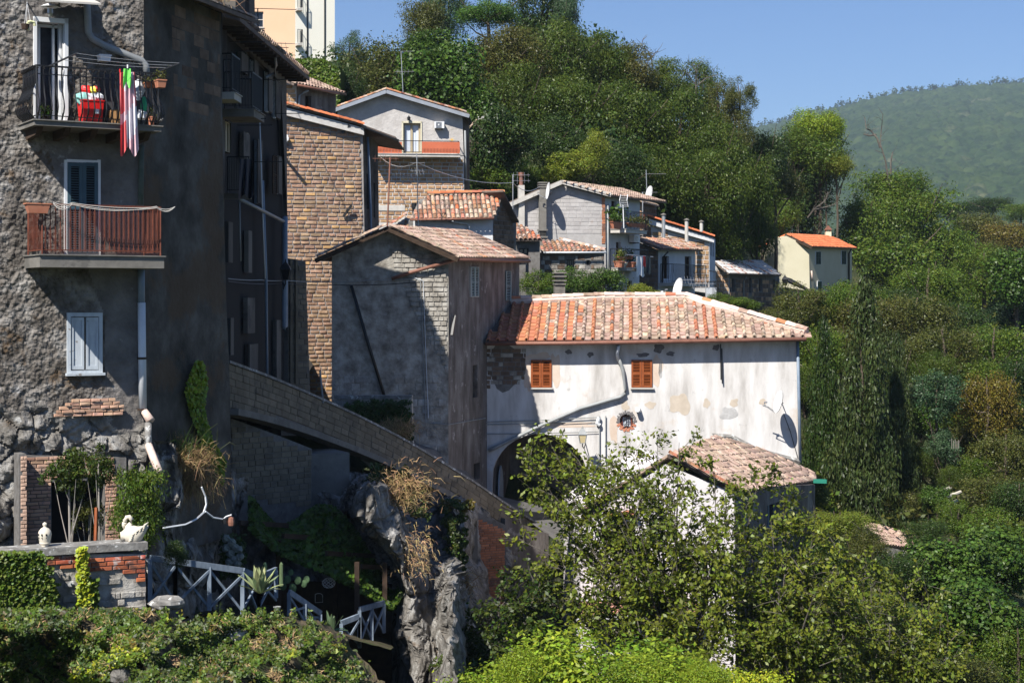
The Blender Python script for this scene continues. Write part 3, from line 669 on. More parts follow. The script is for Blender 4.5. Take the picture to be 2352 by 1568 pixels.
def build_haze():
    m = bpy.data.materials.new('haze_air'); m.use_nodes = True; nt = m.node_tree; nt.nodes.remove(nt.nodes['Principled BSDF'])
    v = nt.nodes.new('ShaderNodeVolumePrincipled'); v.inputs['Density'].default_value = HAZE; v.inputs['Color'].default_value = (.66, .84, 1, 1); v.inputs['Anisotropy'].default_value = .1
    nt.links.new(v.outputs[0], nt.nodes['Material Output'].inputs['Volume'])
    b = MB(); b.abox((860, 1620, 172), 3200, 3480, 392); o = b.build('haze', m, base=(860, 1620, 172)); tag(o, kind='stuff')
HAZE = .00012
build_haze()
def sheet(name, pts, mt, kind='structure', sub=None):
    m = MB(); m.add(pts, [tuple(range(len(pts)))]); return tag(m.build(name, mt, base=pts[0]), kind=kind)
# village street behind the parapet and the lane under the arch
def lane():
    top = [(527, 44), (600, 46), (700, 49), (820, 52), (945, 55), (1080, 58), (1215, 62)]; py = [905, 925, 962, 1015, 1080, 1160, 1245]
    m = MB(); a = [P(x, y, d) for (x, d), y in zip(top, py)]
    b = [Vector((-8.2, 46, a[0].z)), Vector((-8.2, 52, a[1].z)), Vector((-7.5, 60, -2.9)), Vector((-6.4, 62, -3.9)), Vector((-2.4, 61, -5.2)), Vector((-.8, 63.2, -7.0)), Vector((3, 66, -8.2))]
    for i in range(6): m.add([a[i], a[i+1], b[i+1], b[i]], [(0, 1, 2, 3)])
    m.add([b[0], b[1], b[2], Vector((-7.9, 80, -.6)), Vector((-12, 80, -.6)), Vector((-12, 46, a[0].z))], [(0, 1, 2, 3, 4, 5)])
    m.add([b[5], b[6], Vector((9, 60, -9)), Vector((2, 60, -8.6))], [(3, 2, 1, 0)])
    tag(m.build('street', asph, base=a[0]), kind='structure')
lane()
# ================================================================ TALL STUCCO HOUSE (near, west)
W1 = Wall(330, 37, 30); W2 = Wall(330, 37, 75)
b1 = thing('tall_stucco_house', 'tall rough grey stucco house with two iron balconies above the brick planter wall', 'house', W1.w(0, -8, -2))
HOL = [(82, 52, 148, 288), (118, 1104, 240, 1275)]
def front_relief():
    nx, ny = 112, 350; x0, x1, y0, y1 = -85, 330, -60, 1290; V = []; keep = []
    flat = [(76, 40, 156, 292), (140, 362, 236, 590), (146, 708, 244, 870), (20, 270, 360, 302), (30, 572, 380, 612), (-30, 1085, 262, 1290), (232, 1075, 285, 1290), (44, 1045, 120, 1290)]
    for j in range(ny+1):
        for i in range(nx+1):
            px = x0 + (x1-x0)*i/nx; py = y0 + (y1-y0)*j/ny; w = W1.pt(px, py)
            k = max(0., min(1., (py - (925 + px*.18 + 18*math.sin(px*.05)))/30))
            inb = 44 < px < 290 and py > 1040 + 8*math.sin(px*.09)
            smooth = (px > 236 and py > 300) or (300 < py < 900 and px > 80 + (py-300)*.34)
            r = fbm(w, 2.8, 5)*.022*(.5 if smooth else 1.) + fbm(w, 8., 4)*.030*(.55 if smooth else 1)
            vd = noise.voronoi(w*2.2)[0]; rk = .16 + fbm(w, 1.5, 5)*.22 - vd[0]*.28 - (.07 if vd[1]-vd[0] < .07 else 0) + fbm(w, 9, 3)*.03
            o = r*(1-k) + rk*k
            if k > 0 and px > 250: o += k*(px-250)/80*.10
            for f in flat:
                if f[0] <= px <= f[2] and f[1] <= py <= f[3] and py < 1040: o = min(o, 0.0)*.2
            if inb: o = -.10
            V.append(W1.w(*W1.sz(px, py), o))
    m = MB(); m.v = [tuple(v) for v in V]; md = []
    for j in range(ny):
        for i in range(nx):
            px = x0 + (x1-x0)*(i+.5)/nx; py = y0 + (y1-y0)*(j+.5)/ny
            if any(h[0] < px < h[2] and h[1] < py < h[3] for h in HOL): continue
            m.f.append((j*(nx+1)+i, (j+1)*(nx+1)+i, (j+1)*(nx+1)+i+1, j*(nx+1)+i+1))
            k = py > 925 + px*.18 + 18*math.sin(px*.05)
            smooth = (px > 240 and py > 300) or (300 < py < 880 and px > 95 + (py-300)*.34) or (60 < px < 235 and py < 130)
            m.mi.append(1 if k else (2 if smooth else 0))
    m.build('front_wall', [stucco, rockm, stucco_s], b1)
front_relief()
m = MB()
m.prism([W1.w(-6, 12, -.45), W1.w(0, 12, -.45), W2.w(5, 12, -.45), W2.w(5, 12, -6), W1.w(-6, 12, -7)], (0, 0, -25)); m.build('inner_body', dark, b1)
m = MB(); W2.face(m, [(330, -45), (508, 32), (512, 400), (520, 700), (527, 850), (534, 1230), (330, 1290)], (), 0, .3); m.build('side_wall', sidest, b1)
m = MB(); m.prism([W2.w(.2, 0, .55), W2.w(5.0, 0, .55), W2.w(5.0, 1.2, -3), W2.w(.2, 1.2, -3)], (0, 0, .1)); 
for v in range(len(m.v)): m.v[v] = (m.v[v][0], m.v[v][1], m.v[v][2] + W2.sz(420, -6, .4)[1])
m.build('roof_deck', roofbase, b1)
zr = W2.sz(420, -6, .4)[1] + .12
ridge(b1, W2.w(.3, zr, .45), W2.w(4.9, zr, .45), 12, [tileW, tileP], .10, 'tile')
blocks(b1, W2, [(392, 0), (504, 45), (508, 300), (400, 260)], .26, .5, [tuffd], None, 0, .008, .02, 'tuff_block', 90, drop=.5)
# upper door
f = MB()
for q in ((76, 44, 83, 290), (147, 44, 155, 290), (76, 42, 155, 53)): W1.box(f, *q, -.12, .07)
fr = f.build('door_frame', white, b1)
f = MB(); W1.box(f, 84, 54, 100, 288, -.30, -.26); W1.box(f, 126, 54, 131, 288, -.3, -.2); W1.box(f, 140, 54, 147, 288, -.3, -.16); W1.box(f, 84, 54, 147, 60, -.3, -.2); f.build('door_leaf', white, fr)
f = MB(); W1.box(f, 84, 54, 147, 288, -.36, -.34); f.build('door_glass', glass, fr)
f = MB(); W1.box(f, 104, 60, 126, 286, -.335, -.31); f.build('net_curtain', mat('dim_curtain', [(.03, .03, .035), (.06, .06, .07)], sc=9, bump=0), fr)
louver(b1, W1, 153, 374, 223, 582, blueshut, blueshut, .03, 34, .075, frm=white)
# old window with two weathered panels
f = MB()
for q in ((153, 718, 161, 858), (226, 718, 234, 858), (161, 718, 226, 727), (161, 850, 226, 858)): W1.box(f, *q, -.02, .06)
W1.box(f, 150, 856, 238, 862, -.02, .13)
fr = f.build('window_frame', oldwhite, b1)
for a, b in ((163, 192), (197, 225)):
    s_ = MB()
    for q in ((a, 729, a+5, 848), (b-5, 729, b, 848), (a+5, 729, b-5, 736), (a+5, 840, b-5, 848)): W1.box(s_, *q, .0, .04)
    W1.box(s_, a+5, 736, b-5, 840, .0, .018); s_.build('window_panel', oldwhite, fr)
f = MB(); W1.box(f, 161, 727, 226, 850, -.02, -.005); f.build('window_back', dark, fr)
# balconies
def balcony(parent, W, pxl, py, pxr, depth, th, rh, n, rm, sm, belly=0., scroll=False, r=.011, brackets=0, nside=True, mids=(), bw=True):
    s0 = W.sz(pxl, py, 0)[0]; s1 = W.sz(pxr, py, depth)[0]; z = W.sz((pxl+pxr)/2, py, depth)[1]
    m = MB(); m.box(W.w((s0+s1)/2, z-th/2, depth/2), W.u*(s1-s0)/2, W.n*depth/2, Vector((0, 0, th/2)))
    m.box(W.w((s0+s1)/2, z+.012, depth/2+.02), W.u*((s1-s0)/2+.03), W.n*(depth/2+.02), Vector((0, 0, .012))); m.build('balcony_slab', sm, parent)
    for k in range(brackets):
        a = s0 + (s1-s0)*(k+.3)/(brackets-.3); q = MB(); q.prism([W.w(a-.06, z-th-.003, .05), W.w(a-.06, z-th-.003, depth*.85), W.w(a-.06, z-th-.16, depth*.7), W.w(a-.06, z-th-.2, .05)], W.u*.12); q.build('bracket', darkwood, parent)
    i = .06; fl = [W.w(s0+i, z+.024, .08), W.w(s0+i, z+.024, depth-i), W.w(s1-i, z+.024, depth-i), W.w(s1-i, z+.024, .08)]
    rail(parent, fl, rh, n, rm, belly, r, .035, .09, outs=True, scroll=scroll, mids=mids)
    return s0, s1, z
s0, s1, zb = balcony(b1, W1, 45, 283, 371, 1.2, .10, 1.10, 37, iron, concrete, .18, True, .017, 5, mids=(.93,))
s2, s3, zc = balcony(b1, W1, 56, 588, 377, 1.25, .24, 1.02, 46, rust, concrete, 0., False, .010)
net = bpy.data.materials.new('red_netting'); net.use_nodes = True; nb = net.node_tree.nodes['Principled BSDF']; nb.inputs['Base Color'].default_value = (.20, .07, .05, 1); nb.inputs['Alpha'].default_value = .3; nb.inputs['Roughness'].default_value = .8
m = MB(); m.box(W1.w((s2+s3)/2, zc+.5, 1.16), W1.u*(s3-s2-.14)/2, W1.n*.002, Vector((0, 0, .47))); m.box(W1.w(s2+.08, zc+.5, .62), W1.u*.002, W1.n*.53, Vector((0, 0, .12))); m.build('balcony_netting', net, b1)
m = MB(); m.bar(W1.pt(113, 152, 1.2), W1.pt(160, 130, 1.2) + W1.n*.5, .03); m.bar(W1.pt(356, 168, 1.2), W1.pt(395, 152, 1.2) + W1.n*.5, .03); m.build('drying_arm', iron, b1)
# rear / wall pipes
pipe(b1, [W1.pt(199, -20, .12), W1.pt(200, 15, .12), W1.pt(203, 75, .12), W1.pt(213, 90, .12), W1.pt(240, 105, .12), W1.pt(326, 140, .12), W1.pt(335, 150, .12), W1.pt(337, 175, .12)], .075, pipeg)
pipe(b1, [W1.pt(325, 335, .1), W1.pt(323, 470, .1)], .06, mat('mossy_pipe', [(.06, .09, .07), (.12, .13, .11)], sc=4), 'lower_drainpipe')
pipe(b1, [W1.pt(324, 612, .11), W1.pt(325, 695, .11)], .075, pipeb, 'lower_drainpipe')
pipe(b1, [W1.pt(325, 695, .11), W1.pt(328, 945, .11)], .085, pipew, 'white_drainpipe')
for y in (820, 938): m = MB(); m.tube([W1.pt(326, y, .11), W1.pt(326, y+5, .11)], .10, 8); m.build('pipe_clip', darkwood, b1)
pipe(b1, [W1.pt(332, 945, .25), W1.pt(346, 966, .45)], [.08, .10], mortcap, 'pipe_elbow')
pipe(b1, [W1.pt(340, 970, .4), W1.pt(341, 1025, .5)], .08, lichen, 'old_pipe')
pipe(b1, [W1.pt(341, 1022, .5), W1.pt(366, 1084, 1.2)], .085, mortcap, 'pipe_end')
# brick repairs and the brick entrance
blocks(b1, W1, [(172, 912), (262, 912), (285, 930), (282, 952), (118, 958), (135, 934)], .075, .24, [pinkbrick], None, .10, .06, .012, 'brick', 60, drop=.05)
m = MB(); W1.face(m, [(44, 1045), (290, 1050), (290, 1290), (44, 1290)], [HOL[1]], .12, .5); m.build('entrance_wall', mortard, b1)
blocks(b1, W1, [(46, 1042), (262, 1050), (285, 1290), (46, 1290)], .078, .25, [pinkbrick], None, .12, .03, .014, 'brick', 300, holes=[(117, 1103, 241, 1290)])
m = MB(); W1.box(m, 44, 1042, 60, 1290, .12, .55); m.build('entrance_pier', mortard, b1)
WL = Wall(44, W1.pt(44, 1150, .55).y, -58)
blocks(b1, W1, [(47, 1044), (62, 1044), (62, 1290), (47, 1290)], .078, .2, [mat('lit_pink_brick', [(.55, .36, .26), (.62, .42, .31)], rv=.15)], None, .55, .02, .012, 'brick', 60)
m = MB(); W1.box(m, 100, 1095, 262, 1300, -1.6, -1.5); m.build('entrance_back', dark, b1)
# ---------------- things on the balconies
def tub(label, cat, name, W, x0, x1, y0, y1, off, mt, taper=.85, seg=4, dep=None, rim=True, lab=None, group=None):
    a = W.pt(x0, y1, off); b = W.pt(x1, y1, off); w = (b-a).length/2; dd = dep or w; c = (a+b)/2; h = (y1-y0)/F*c.y; t = thing(name, label, cat, c, group)
    m = MB(); ring = lambda k, z: [c + W.u*w*k*i + W.n*dd*k*j + Vector((0, 0, z)) for i, j in ((-1, 1), (1, 1), (1, -1), (-1, -1))]
    if seg == 4:
        m.add(ring(taper, 0) + ring(1, h) + ring(.9, h) + ring(.85, h*.8), [(3, 2, 1, 0)] + [(q+i, q+(i+1) % 4, q+4+(i+1) % 4, q+4+i) for q in (0, 4, 8) for i in range(4)] + [(12, 13, 14, 15)])
        if rim: m.box(c + Vector((0, 0, h-.012)) , W.u*w*1.05, W.n*dd*1.05, Vector((0, 0, .012)))
    else: m.lathe([(0, 0), (w*taper, 0), (w*.95, h*.88), (w*1.05, h*.88), (w*1.05, h), (w*.9, h), (w*.85, h*.8), (0, h*.8)], c, 12)
    m.build('container_body', mt, t); return t, c, w, dd, h
def plastic(c, s=.55): return mat('plastic_%d' % len(MATS), [c], bump=0, rough=.4, spec=.5)
red = plastic((.62, .01, .008)); card = mat('cardboard', [(.45, .24, .10), (.52, .29, .13)], bump=.1)
t, c, w, dd, h = tub('bright red plastic bin stuffed with rubbish bags behind the railing', 'bin', 'rubbish_bin', W1, 184, 232, 232, 284, .55, red)
m = MB(); m.box(c + Vector((0, 0, h*.5)) + W1.n*(dd*.97) + W1.u*w*.3, W1.u*w*.22, W1.n*.012, Vector((0, 0, h*.1))); m.build('paper_label', white, t)
def blob(name, label, cat, c, r, mt, parent=None, seed=1, base=None):
    m = MB(); n = 10; k = 7; vs = []
    for j in range(k):
        for i in range(n):
            th = math.pi*(j+.01)/(k-1.0)*.995; ph = 2*math.pi*i/n; d = Vector((math.sin(th)*math.cos(ph), math.sin(th)*math.sin(ph), math.cos(th)))
            q = 1 + .45*noise.noise(d*1.7 + Vector((seed*7.1, 0, 0))); vs.append(Vector(c) + Vector((d.x*r[0], d.y*r[1], d.z*r[2]))*q)
    m.add(vs, [(j*n+i, (j+1)*n+i, (j+1)*n+(i+1) % n, j*n+(i+1) % n) for j in range(k-1) for i in range(n)])
    return m.build(name, mt, parent, smooth=False, base=base or (c - Vector((0, 0, r[2]))), label=label, cat=cat)
bagm = plastic((.6, .62, .64)); tq = plastic((.25, .55, .5)); yl = plastic((.7, .65, .05)); grn = plastic((.03, .42, .18))
for i, (x, y, r_, mm_, lb) in enumerate(((190, 226, .13, tq, 'turquoise plastic bag hanging over the edge of the red bin'), (207, 224, .13, bagm, 'clear crumpled bag in the middle of the red bin'), (223, 226, .12, bagm, 'clear crumpled bag by the box side of the red bin'),
                      (196, 208, .10, red, 'red packaging poking out on top of the red bin'), (211, 211, .10, yl, 'yellow packet on top of the red bin'), (221, 205, .07, red, 'small red wrapper at the top of the bin pile'))):
    blob('plastic_bag', lb, 'bag', W1.pt(x, y, .5), (r_*1.2, r_, r_), mm_, seed=i)
t, c, w, dd, h = tub('open cardboard box between the red bin and the hanging towel', 'box', 'cardboard_box', W1, 253, 275, 254, 286, .7, card, 1., dep=.16, rim=False)
tub('dark brown cardboard box behind the hanging towel', 'box', 'cardboard_box', W1, 296, 310, 245, 288, .6, mat('brown_card', [(.25, .12, .05)]), 1., dep=.12, rim=False)
blob('plastic_bag', 'white plastic bag hung up beside the pink towel', 'bag', W1.pt(316, 208, .9), (.14, .1, .22), bagm, seed=21)
blob('plastic_bag', 'white bag lying low beside the terracotta pot on the balcony', 'bag', W1.pt(325, 265, .8), (.12, .1, .12), bagm, seed=22)
blob('folded_cloth', 'green cloth hanging beyond the white bag on the balcony', 'cloth', W1.pt(331, 243, .8), (.07, .05, .2), grn, seed=23)
m = MB(); W1.box(m, 222, 205, 238, 282, .25, .5); W1.box(m, 238, 170, 262, 282, .2, .45); m.build('balcony_cabinet', mat('dark_cabinet', [(.05, .05, .055)]), base=W1.pt(240, 282, .3), label='dark cabinet against the wall behind the cardboard box', cat='cabinet')
def cloth(label, W, x0, x1, y0, y1, off, mts, waves=4, amp=.05, low=0., cat='towel', name='towel', ragged=.1, split=None):
    nx, ny = 14, 16; m = MB(); V = []
    for j in range(ny+1):
        for i in range(nx+1):
            u = i/nx; v = j/ny; px = x0 + (x1-x0)*(u + (v*.0)); px += (u-.5)*(x1-x0)*.25*v + low*v; py = y0 + (y1-y0)*v*(1 + ragged*math.sin(u*9 + 1)*.6)
            V.append(W.pt(px, py, off + amp*math.sin(u*waves*6.28 + v*2)*(.35 + v*.65)))
    fs = []; mi = []
    for j in range(ny):
        for i in range(nx):
            fs.append((j*(nx+1)+i, (j+1)*(nx+1)+i, (j+1)*(nx+1)+i+1, j*(nx+1)+i+1)); mi.append(split(i/nx, j/ny) if split else 0)
    m.v = [tuple(v) for v in V]; m.f = fs; m.mi = mi
    return m.build(name, mts, smooth=True, base=V[len(V)//2], label=label, cat=cat)
pinkc = mat('pale_pink_towelling', [(.72, .42, .46), (.8, .52, .55)], bump=.3, bd=.004); coral = mat('coral_towelling', [(.75, .12, .12)], bump=.3, bd=.004); pwhite = mat('near_white_towelling', [(.76, .70, .74)], bump=.3, bd=.004)
cloth('long pink and white patterned towel hanging over the upper balcony rail', W1, 275, 309, 166, 349, 1.45, [pinkc, coral, pwhite], 3.5, .075, 6., split=lambda u, v: 1 if (u < .22 and v < .45) or (u < .3 and v > .62) or u > .92 and v < .4 else (2 if math.sin(v*9 + u*4) > -.1 else 0))
cloth('bright green cloth pegged to the drying line over the pink towel', W1, 284, 300, 158, 196, 1.52, [plastic((.18, .75, .10))], 1.2, .03, 0, 'cloth', 'green_cloth', .35)
for x, y, c_, lb in ((275.5, 163, red, 'red clothes peg at the corner of the pink towel'), (293, 153, white, 'white clothes peg holding the green cloth')):
    m = MB(); m.bar(W1.pt(x, y-4, 1.52), W1.pt(x, y+4, 1.52), .025); m.build('clothes_peg', c_, base=W1.pt(x, y, 1.52), label=lb, cat='peg')
for i, (dx, lb) in enumerate(((0, 'outermost washing line of the upper balcony'), (.17, 'middle washing line of the upper balcony'), (.34, 'washing line closest to the upper balcony rail'))):
    cable('washing_line', lb, [W1.pt(160 - dx*60, 130 + dx*30, 1.2) + W1.n*(.5 - dx), W1.pt(395 - dx*60, 152 + dx*18, 1.2) + W1.n*(.5 - dx)], .005, steel, .03)
for i, (y0, y1, lb) in enumerate(((466, 476, 'tightest pale line strung along the rusty balcony'), (468, 478, 'slack pale line strung along the rusty balcony'), (470, 474, 'middle pale line strung along the rusty balcony'))):
    cable('washing_line', lb, [W1.pt(122, y0-2, 1.3), W1.pt(165, y0, 1.5), W1.pt(360, y1, 1.5), W1.pt(402, 475, 1.5)], .007, conclite, .05 + .03*i)
def pot(label, W, x0, x1, y0, y1, off, mt, pm, ph, n=220, lsz=.05, cat='potted plant', name='potted_plant', seg=12, dep=None, spread=1.2, kind=None):
    t, c, w, dd, h = tub(label, cat, name, W, x0, x1, y0, y1, off, mt, .75, seg, dep)
    rs = np.random.RandomState(int(x0*7+y0)); k = rs.normal(size=(n, 3))*np.array([w*spread*.6, dd*spread*.6, ph*.3]); k = k @ np.array([[W.u.x, W.u.y, 0], [-W.u.y, W.u.x, 0], [0, 0, 1]])
    V, Q = leaves_arr(k + np.array([0, 0, h + ph*.45]), rs.normal(size=(n, 3)) + np.array([0, -.5, .5]), lsz*rs.uniform(.6, 1.3, n), .5, rs=rs); link('foliage', np_mesh('foliage', V, Q, pm), t); return t
t = pot('terracotta window box hooked on the end of the rusty balcony rail', W1, 58, 113, 467, 490, 1.22, terra, L_dark, .02, 10, .03, 'planter', 'planter_box', 4, .12)
pot('small green plant in a pot by the corner post of the upper balcony', W1, 97, 113, 268, 282, .95, darkwood, L_scrub, .22, 160, .07, kind=None)
pot('terracotta pot with thin shoots at the far end of the upper balcony', W1, 340, 356, 268, 288, .9, terra, L_olive, .25, 60, .04)
pot('red planter box hung inside the far end of the upper balcony', W1, 332, 356, 190, 202, 1.0, terra, L_olive, .12, 90, .05, 'planter', 'planter_box', 4, .09)
pot('red planter box outside the far corner of the upper balcony with wispy grass', W1, 358, 379, 184, 202, 1.35, terra, L_olive, .22, 120, .05, 'planter', 'planter_box', 4, .12)
t, c, w, dd, h = tub('white woven basket fixed to the wall under the bent drainpipe', 'basket', 'wall_basket', W1, 226, 252, 127, 142, .22, white, .85, 4, .12)
t = thing('wall_lamp', 'white bulkhead lamp on the wall above the open balcony door', 'lamp', W1.pt(115, 20, .1))
m = MB(); m.lathe([(.01, .06), (.12, .02), (.19, -.02), (.17, -.03), (.05, -.02)], W1.pt(114, 14, .3), 12); m.bar(W1.pt(110, 12, .0), W1.pt(113, 12, .3), .05); m.build('lamp_shade', white, t)
m = MB(); m.lathe([(.0, -.02), (.06, -.03), (.065, -.12), (.03, -.2), (.0, -.21)], W1.pt(115, 17, .3), 8); m.build('lamp_glass', steel, t)
m = MB(); a = W1.pt(102, 2, 1.2); m.prism([W1.pt(104, -6, .1), W1.pt(190, -8, .1), W1.pt(232, 12, 1.3), W1.pt(104, 4, 1.3)], (0, 0, .04)); m.build('door_canopy', conclite, b1)
t = thing('hanging_planter', 'small pot with pale dangling blooms hung beside the top of the open door', 'hanging planter', W1.pt(58, 66, .4))
m = MB(); [m.tube([W1.pt(62, 6, .35), W1.pt(x, 57, .4)], .005, 4) for x in (56, 61, 71)]; m.bar(W1.pt(62, 6, .0), W1.pt(62, 6, .38), .02); m.build('cords', white, t)
m = MB(); m.lathe([(0, -.08), (.07, -.08), (.09, .03), (0, .03)], W1.pt(58, 59, .4), 10); m.build('pot', darkwood, t)
m = MB(); m.tube([W1.pt(64, 52, .4), W1.pt(70, 50, .42), W1.pt(78, 52, .42), W1.pt(80, 60, .42)], .035, 6); m.tube([W1.pt(64, 52, .4), W1.pt(65, 70, .42)], .03, 6); m.build('blooms', mat('pale_yellow', [(.6, .6, .35)]), t)
# ================================================================ PLANTER WALL, SWAN, URN
WP = Wall(336, 33.2, 26); pw = thing('planter_wall', 'low lichened wall of red bricks and rubble under the stone swan', 'garden wall', WP.w(-2, -6, -.2))
m = MB(); WP.face(m, [(-90, 1272), (335, 1272), (335, 1480), (-90, 1480)], (), -.02, .5, 0); m.build('wall_core', stonem, pw)
m = MB(); WP.box(m, -90, 1256, 337, 1273, -.55, .08); m.build('coping', lichen, pw)
blocks(pw, WP, [(100, 1273), (334, 1273), (334, 1335), (312, 1335), (312, 1318), (200, 1312), (110, 1302)], .088, .30, [redbrick], None, 0, .035, .014, 'brick', 120)
blocks(pw, WP, [(112, 1306), (200, 1316), (310, 1320), (334, 1340), (334, 1420), (112, 1420)], .14, .26, [lichen, stonem], [1, 3], 0, .03, .02, 'stone', 120, jl=.7, drop=.4)
def swan():
    c = WP.pt(310, 1256, -.2); t = thing('swan_statue', 'cream stone swan with a curved neck on the planter wall', 'statue', c); k = 1/F*c.y
    def q(px, py, o=0): return c + Vector(((px-310)*k, o, (1256-py)*k))
    m = MB(); vs = []; ring = 14; prof = [(282, 1232, .3, .25), (286, 1228, 15, 12), (294, 1227, 21, 17), (305, 1229, 23, 21), (316, 1229, 21, 20), (326, 1223, 16, 15), (334, 1215, 9, 8), (341, 1208, 2, 2)]
    for x, y, rz, ry in prof:
        for i in range(ring):
            a = 2*math.pi*i/ring; vs.append(q(x, min(y - rz*math.sin(a), 1254), ry*k*math.cos(a)))
    m.add(vs, [(j*ring+i, j*ring+(i+1) % ring, (j+1)*ring+(i+1) % ring, (j+1)*ring+i) for j in range(len(prof)-1) for i in range(ring)]); m.build('body', swanm, t, smooth=True)
    m = MB(); m.tube([q(*p) for p in ((290, 1236), (286, 1222), (292, 1211), (300, 1202), (302, 1192), (297, 1186), (291, 1187), (287, 1194), (286, 1203))], [14*k, 10*k, 6.5*k, 5.5*k, 5.3*k, 5*k, 5*k, 5*k, 5.5*k], 10)
    m.tube([q(286, 1199), q(285, 1207), q(284, 1214)], [5.6*k, 5.2*k, 1.4*k], 8); m.build('neck_and_head', swanm, t, smooth=True)
    m = MB()
    for i in range(16):
        a, b = i % 4, i//4; x = 303 + b*8.5 + a*1.5; y = 1240 - b*7 - a*4
        m.tube([q(x-4, y+2, -(20-b*3.5)*k), q(x+2, y-3, -(21-b*3.5)*k), q(x+9, y-9, -(16-b*3.5)*k)], [1*k, 3*k, .6*k], 6)
    m.build('wing_feathers', swanm, t)
swan()
def urn():
    c = WP.pt(103, 1259, -.2); t = thing('stone_lantern', 'cream pierced stone urn with a ball finial on the planter wall', 'garden ornament', c); k = c.y/F
    m = MB(); m.lathe([(0, 0), (12*k, 0), (12*k, 2*k), (7*k, 6*k), (11*k, 10*k), (13*k, 14*k), (12*k, 15*k)], c, 14); m.build('foot', swanm, t, smooth=True)
    m = MB(); m.lathe([(12*k, 15*k), (14*k, 24*k), (15.5*k, 32*k), (14*k, 40*k), (9*k, 46*k), (4*k, 49*k), (3*k, 51*k), (5.5*k, 54*k), (5*k, 58*k), (0, 61*k)], c, 14); m.build('bowl_and_finial', swanm, t, smooth=True)
    for a in (-100, -62, -135): 
        for z, s_ in ((33, 2.0), (26, 1.1)):
            p = c + Vector((math.cos(rad(a))*15.3*k, math.sin(rad(a))*15.3*k, z*k)); m = MB(); m.bar(p - Vector((0, 0, s_*k)), p + Vector((0, 0, s_*k)), s_*k*1.4); m.build('piercing', dark, t)
urn()
# ================================================================ STREET TERRACE HOUSE
WS = Wall(508, 44, 88)
st = thing('terraced_house', 'long shaded grey terraced house with stacked iron balconies facing the street', 'house', WS.w(3, -3, -1))
zt_ = WS.sz(508, 56)[1]
SH = [(507, 64, 522, 113), (555, 124, 571, 168), (585, 141, 594, 184), (618, 168, 627, 258), (635, 187, 645, 272), (517, 280, 531, 350), (560, 306, 574, 376), (593, 322, 603, 468), (640, 360, 648, 446),
      (525, 510, 535, 603), (571, 530, 579, 626), (569, 684, 586, 765), (530, 730, 537, 815), (574, 790, 593, 885), (636, 735, 646, 890)]
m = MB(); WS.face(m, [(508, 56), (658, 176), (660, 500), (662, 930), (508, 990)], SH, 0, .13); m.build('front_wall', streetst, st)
m = MB(); m.prism([WS.w(0, zt_, -.17), WS.w(11, zt_, -.17), WS.w(11, zt_, -7), WS.w(0, zt_, -7)], (0, 0, -11)); m.build('inner_body', dark, st)
m = MB(); m.prism([WS.w(0, zt_-.3, -.36), WS.w(11.2, zt_-.3, -.36), WS.w(11.2, -5, -.36), WS.w(0, -5, -.36)], WS.u*.01); m.build('end_wall', streetst, st)
for i, h in enumerate(SH[:9]): casement(st, WS, *h, [white, greenshut, white, white, white, tan, tan, pipeb, paleshut][i], [glass, greenshut, curtain, curtain, curtain, glass, glass, glass, glass][i], off=-.08, fw=.14, bars=0 if i in (3, 4, 7) else 1, hbar=0)
for h in (SH[9], SH[12]): casement(st, WS, *h, mat('dull_blue_render', [(.07, .075, .085)]), glass, off=-.06, fw=.02, bars=0)
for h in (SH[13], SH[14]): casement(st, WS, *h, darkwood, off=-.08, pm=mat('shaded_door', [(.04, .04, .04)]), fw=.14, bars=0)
for k in range(6): m = MB(); WS.box(m, 569, 694+k*12, 586, 697+k*12, -.2, -.05); m.build('old_beam', darkwood, st)
louver(st, WS, 623, 358, 633, 445, darkwood, darkwood, .02, 16, .1, True)
balcony(st, WS, 505.5, 203, 538, .55, .16, .95, 16, iron, conclite, 0., r=.009)
balcony(st, WS, 508, 236, 607, .85, .18, .95, 34, iron, concrete, 0., r=.009)
balcony(st, WS, 514, 436, 578, .7, .12, .95, 26, iron, concrete, 0., r=.009)
# eave, roof
m = MB(); m.prism([WS.w(-.6, zt_-.02, .6), WS.w(11, zt_-.02, .6), WS.w(11, zt_+.9, -3), WS.w(-.6, zt_+.9, -3)], (0, 0, .12)); m.build('roof_deck', roofbase, st)
for k in range(44):
    pass
pieces(st, [Matrix.Translation(WS.w(-.5 + k*.26, zt_+.13, .62)) @ Matrix.Rotation(WS.th, 4, 'Z') @ Matrix.Rotation(rad(14), 4, 'X') @ Matrix.Diagonal((.2, 1.0, .1, 1)) for k in range(44)], CV, [rnd.choice([tileW, tileP]) for _ in range(44)], 'tile')
m = MB(); [m.bar(WS.w(.2+k*.6, zt_-.06, .0), WS.w(.2+k*.6, zt_-.09, .58), .08, .10) for k in range(18)]; tag(m.build('rafter_ends', darkwood, st), kind='stuff')
WS2 = Wall(541, 47, 80); m = MB(); WS2.face(m, [(541, -60), (584, -60), (586, 66), (541, 66)], [(563, -40, 573, 52)], 0, .3, 2.5); m.build('attic_storey', streetst, st); casement(st, WS2, 563, -40, 573, 52, pipeb, glass, fw=.14)
m = MB(); m.prism([WS2.pt(535, 52, .5), WS2.pt(608, 78, .6), WS2.pt(600, 82, -.8), WS2.pt(535, 62, -.8)], (0, 0, .1)); m.build('lower_eave', roofbase, st)
pipe(st, [WS.pt(550, 457, .1), WS.pt(656, 511, .1)], .05, pipeg, 'sloping_pipe')
pipe(st, [WS.pt(655, 500, .12), WS.pt(654, 520, .14), WS.pt(655, 750, .14), WS.pt(652, 757, .1)], .09, pipeb, 'drainpipe')
pipe(st, [WS.pt(603, 415, .08), WS.pt(611, 640, .08), WS.pt(614, 905, .08)], .045, pipeb, 'drainpipe')
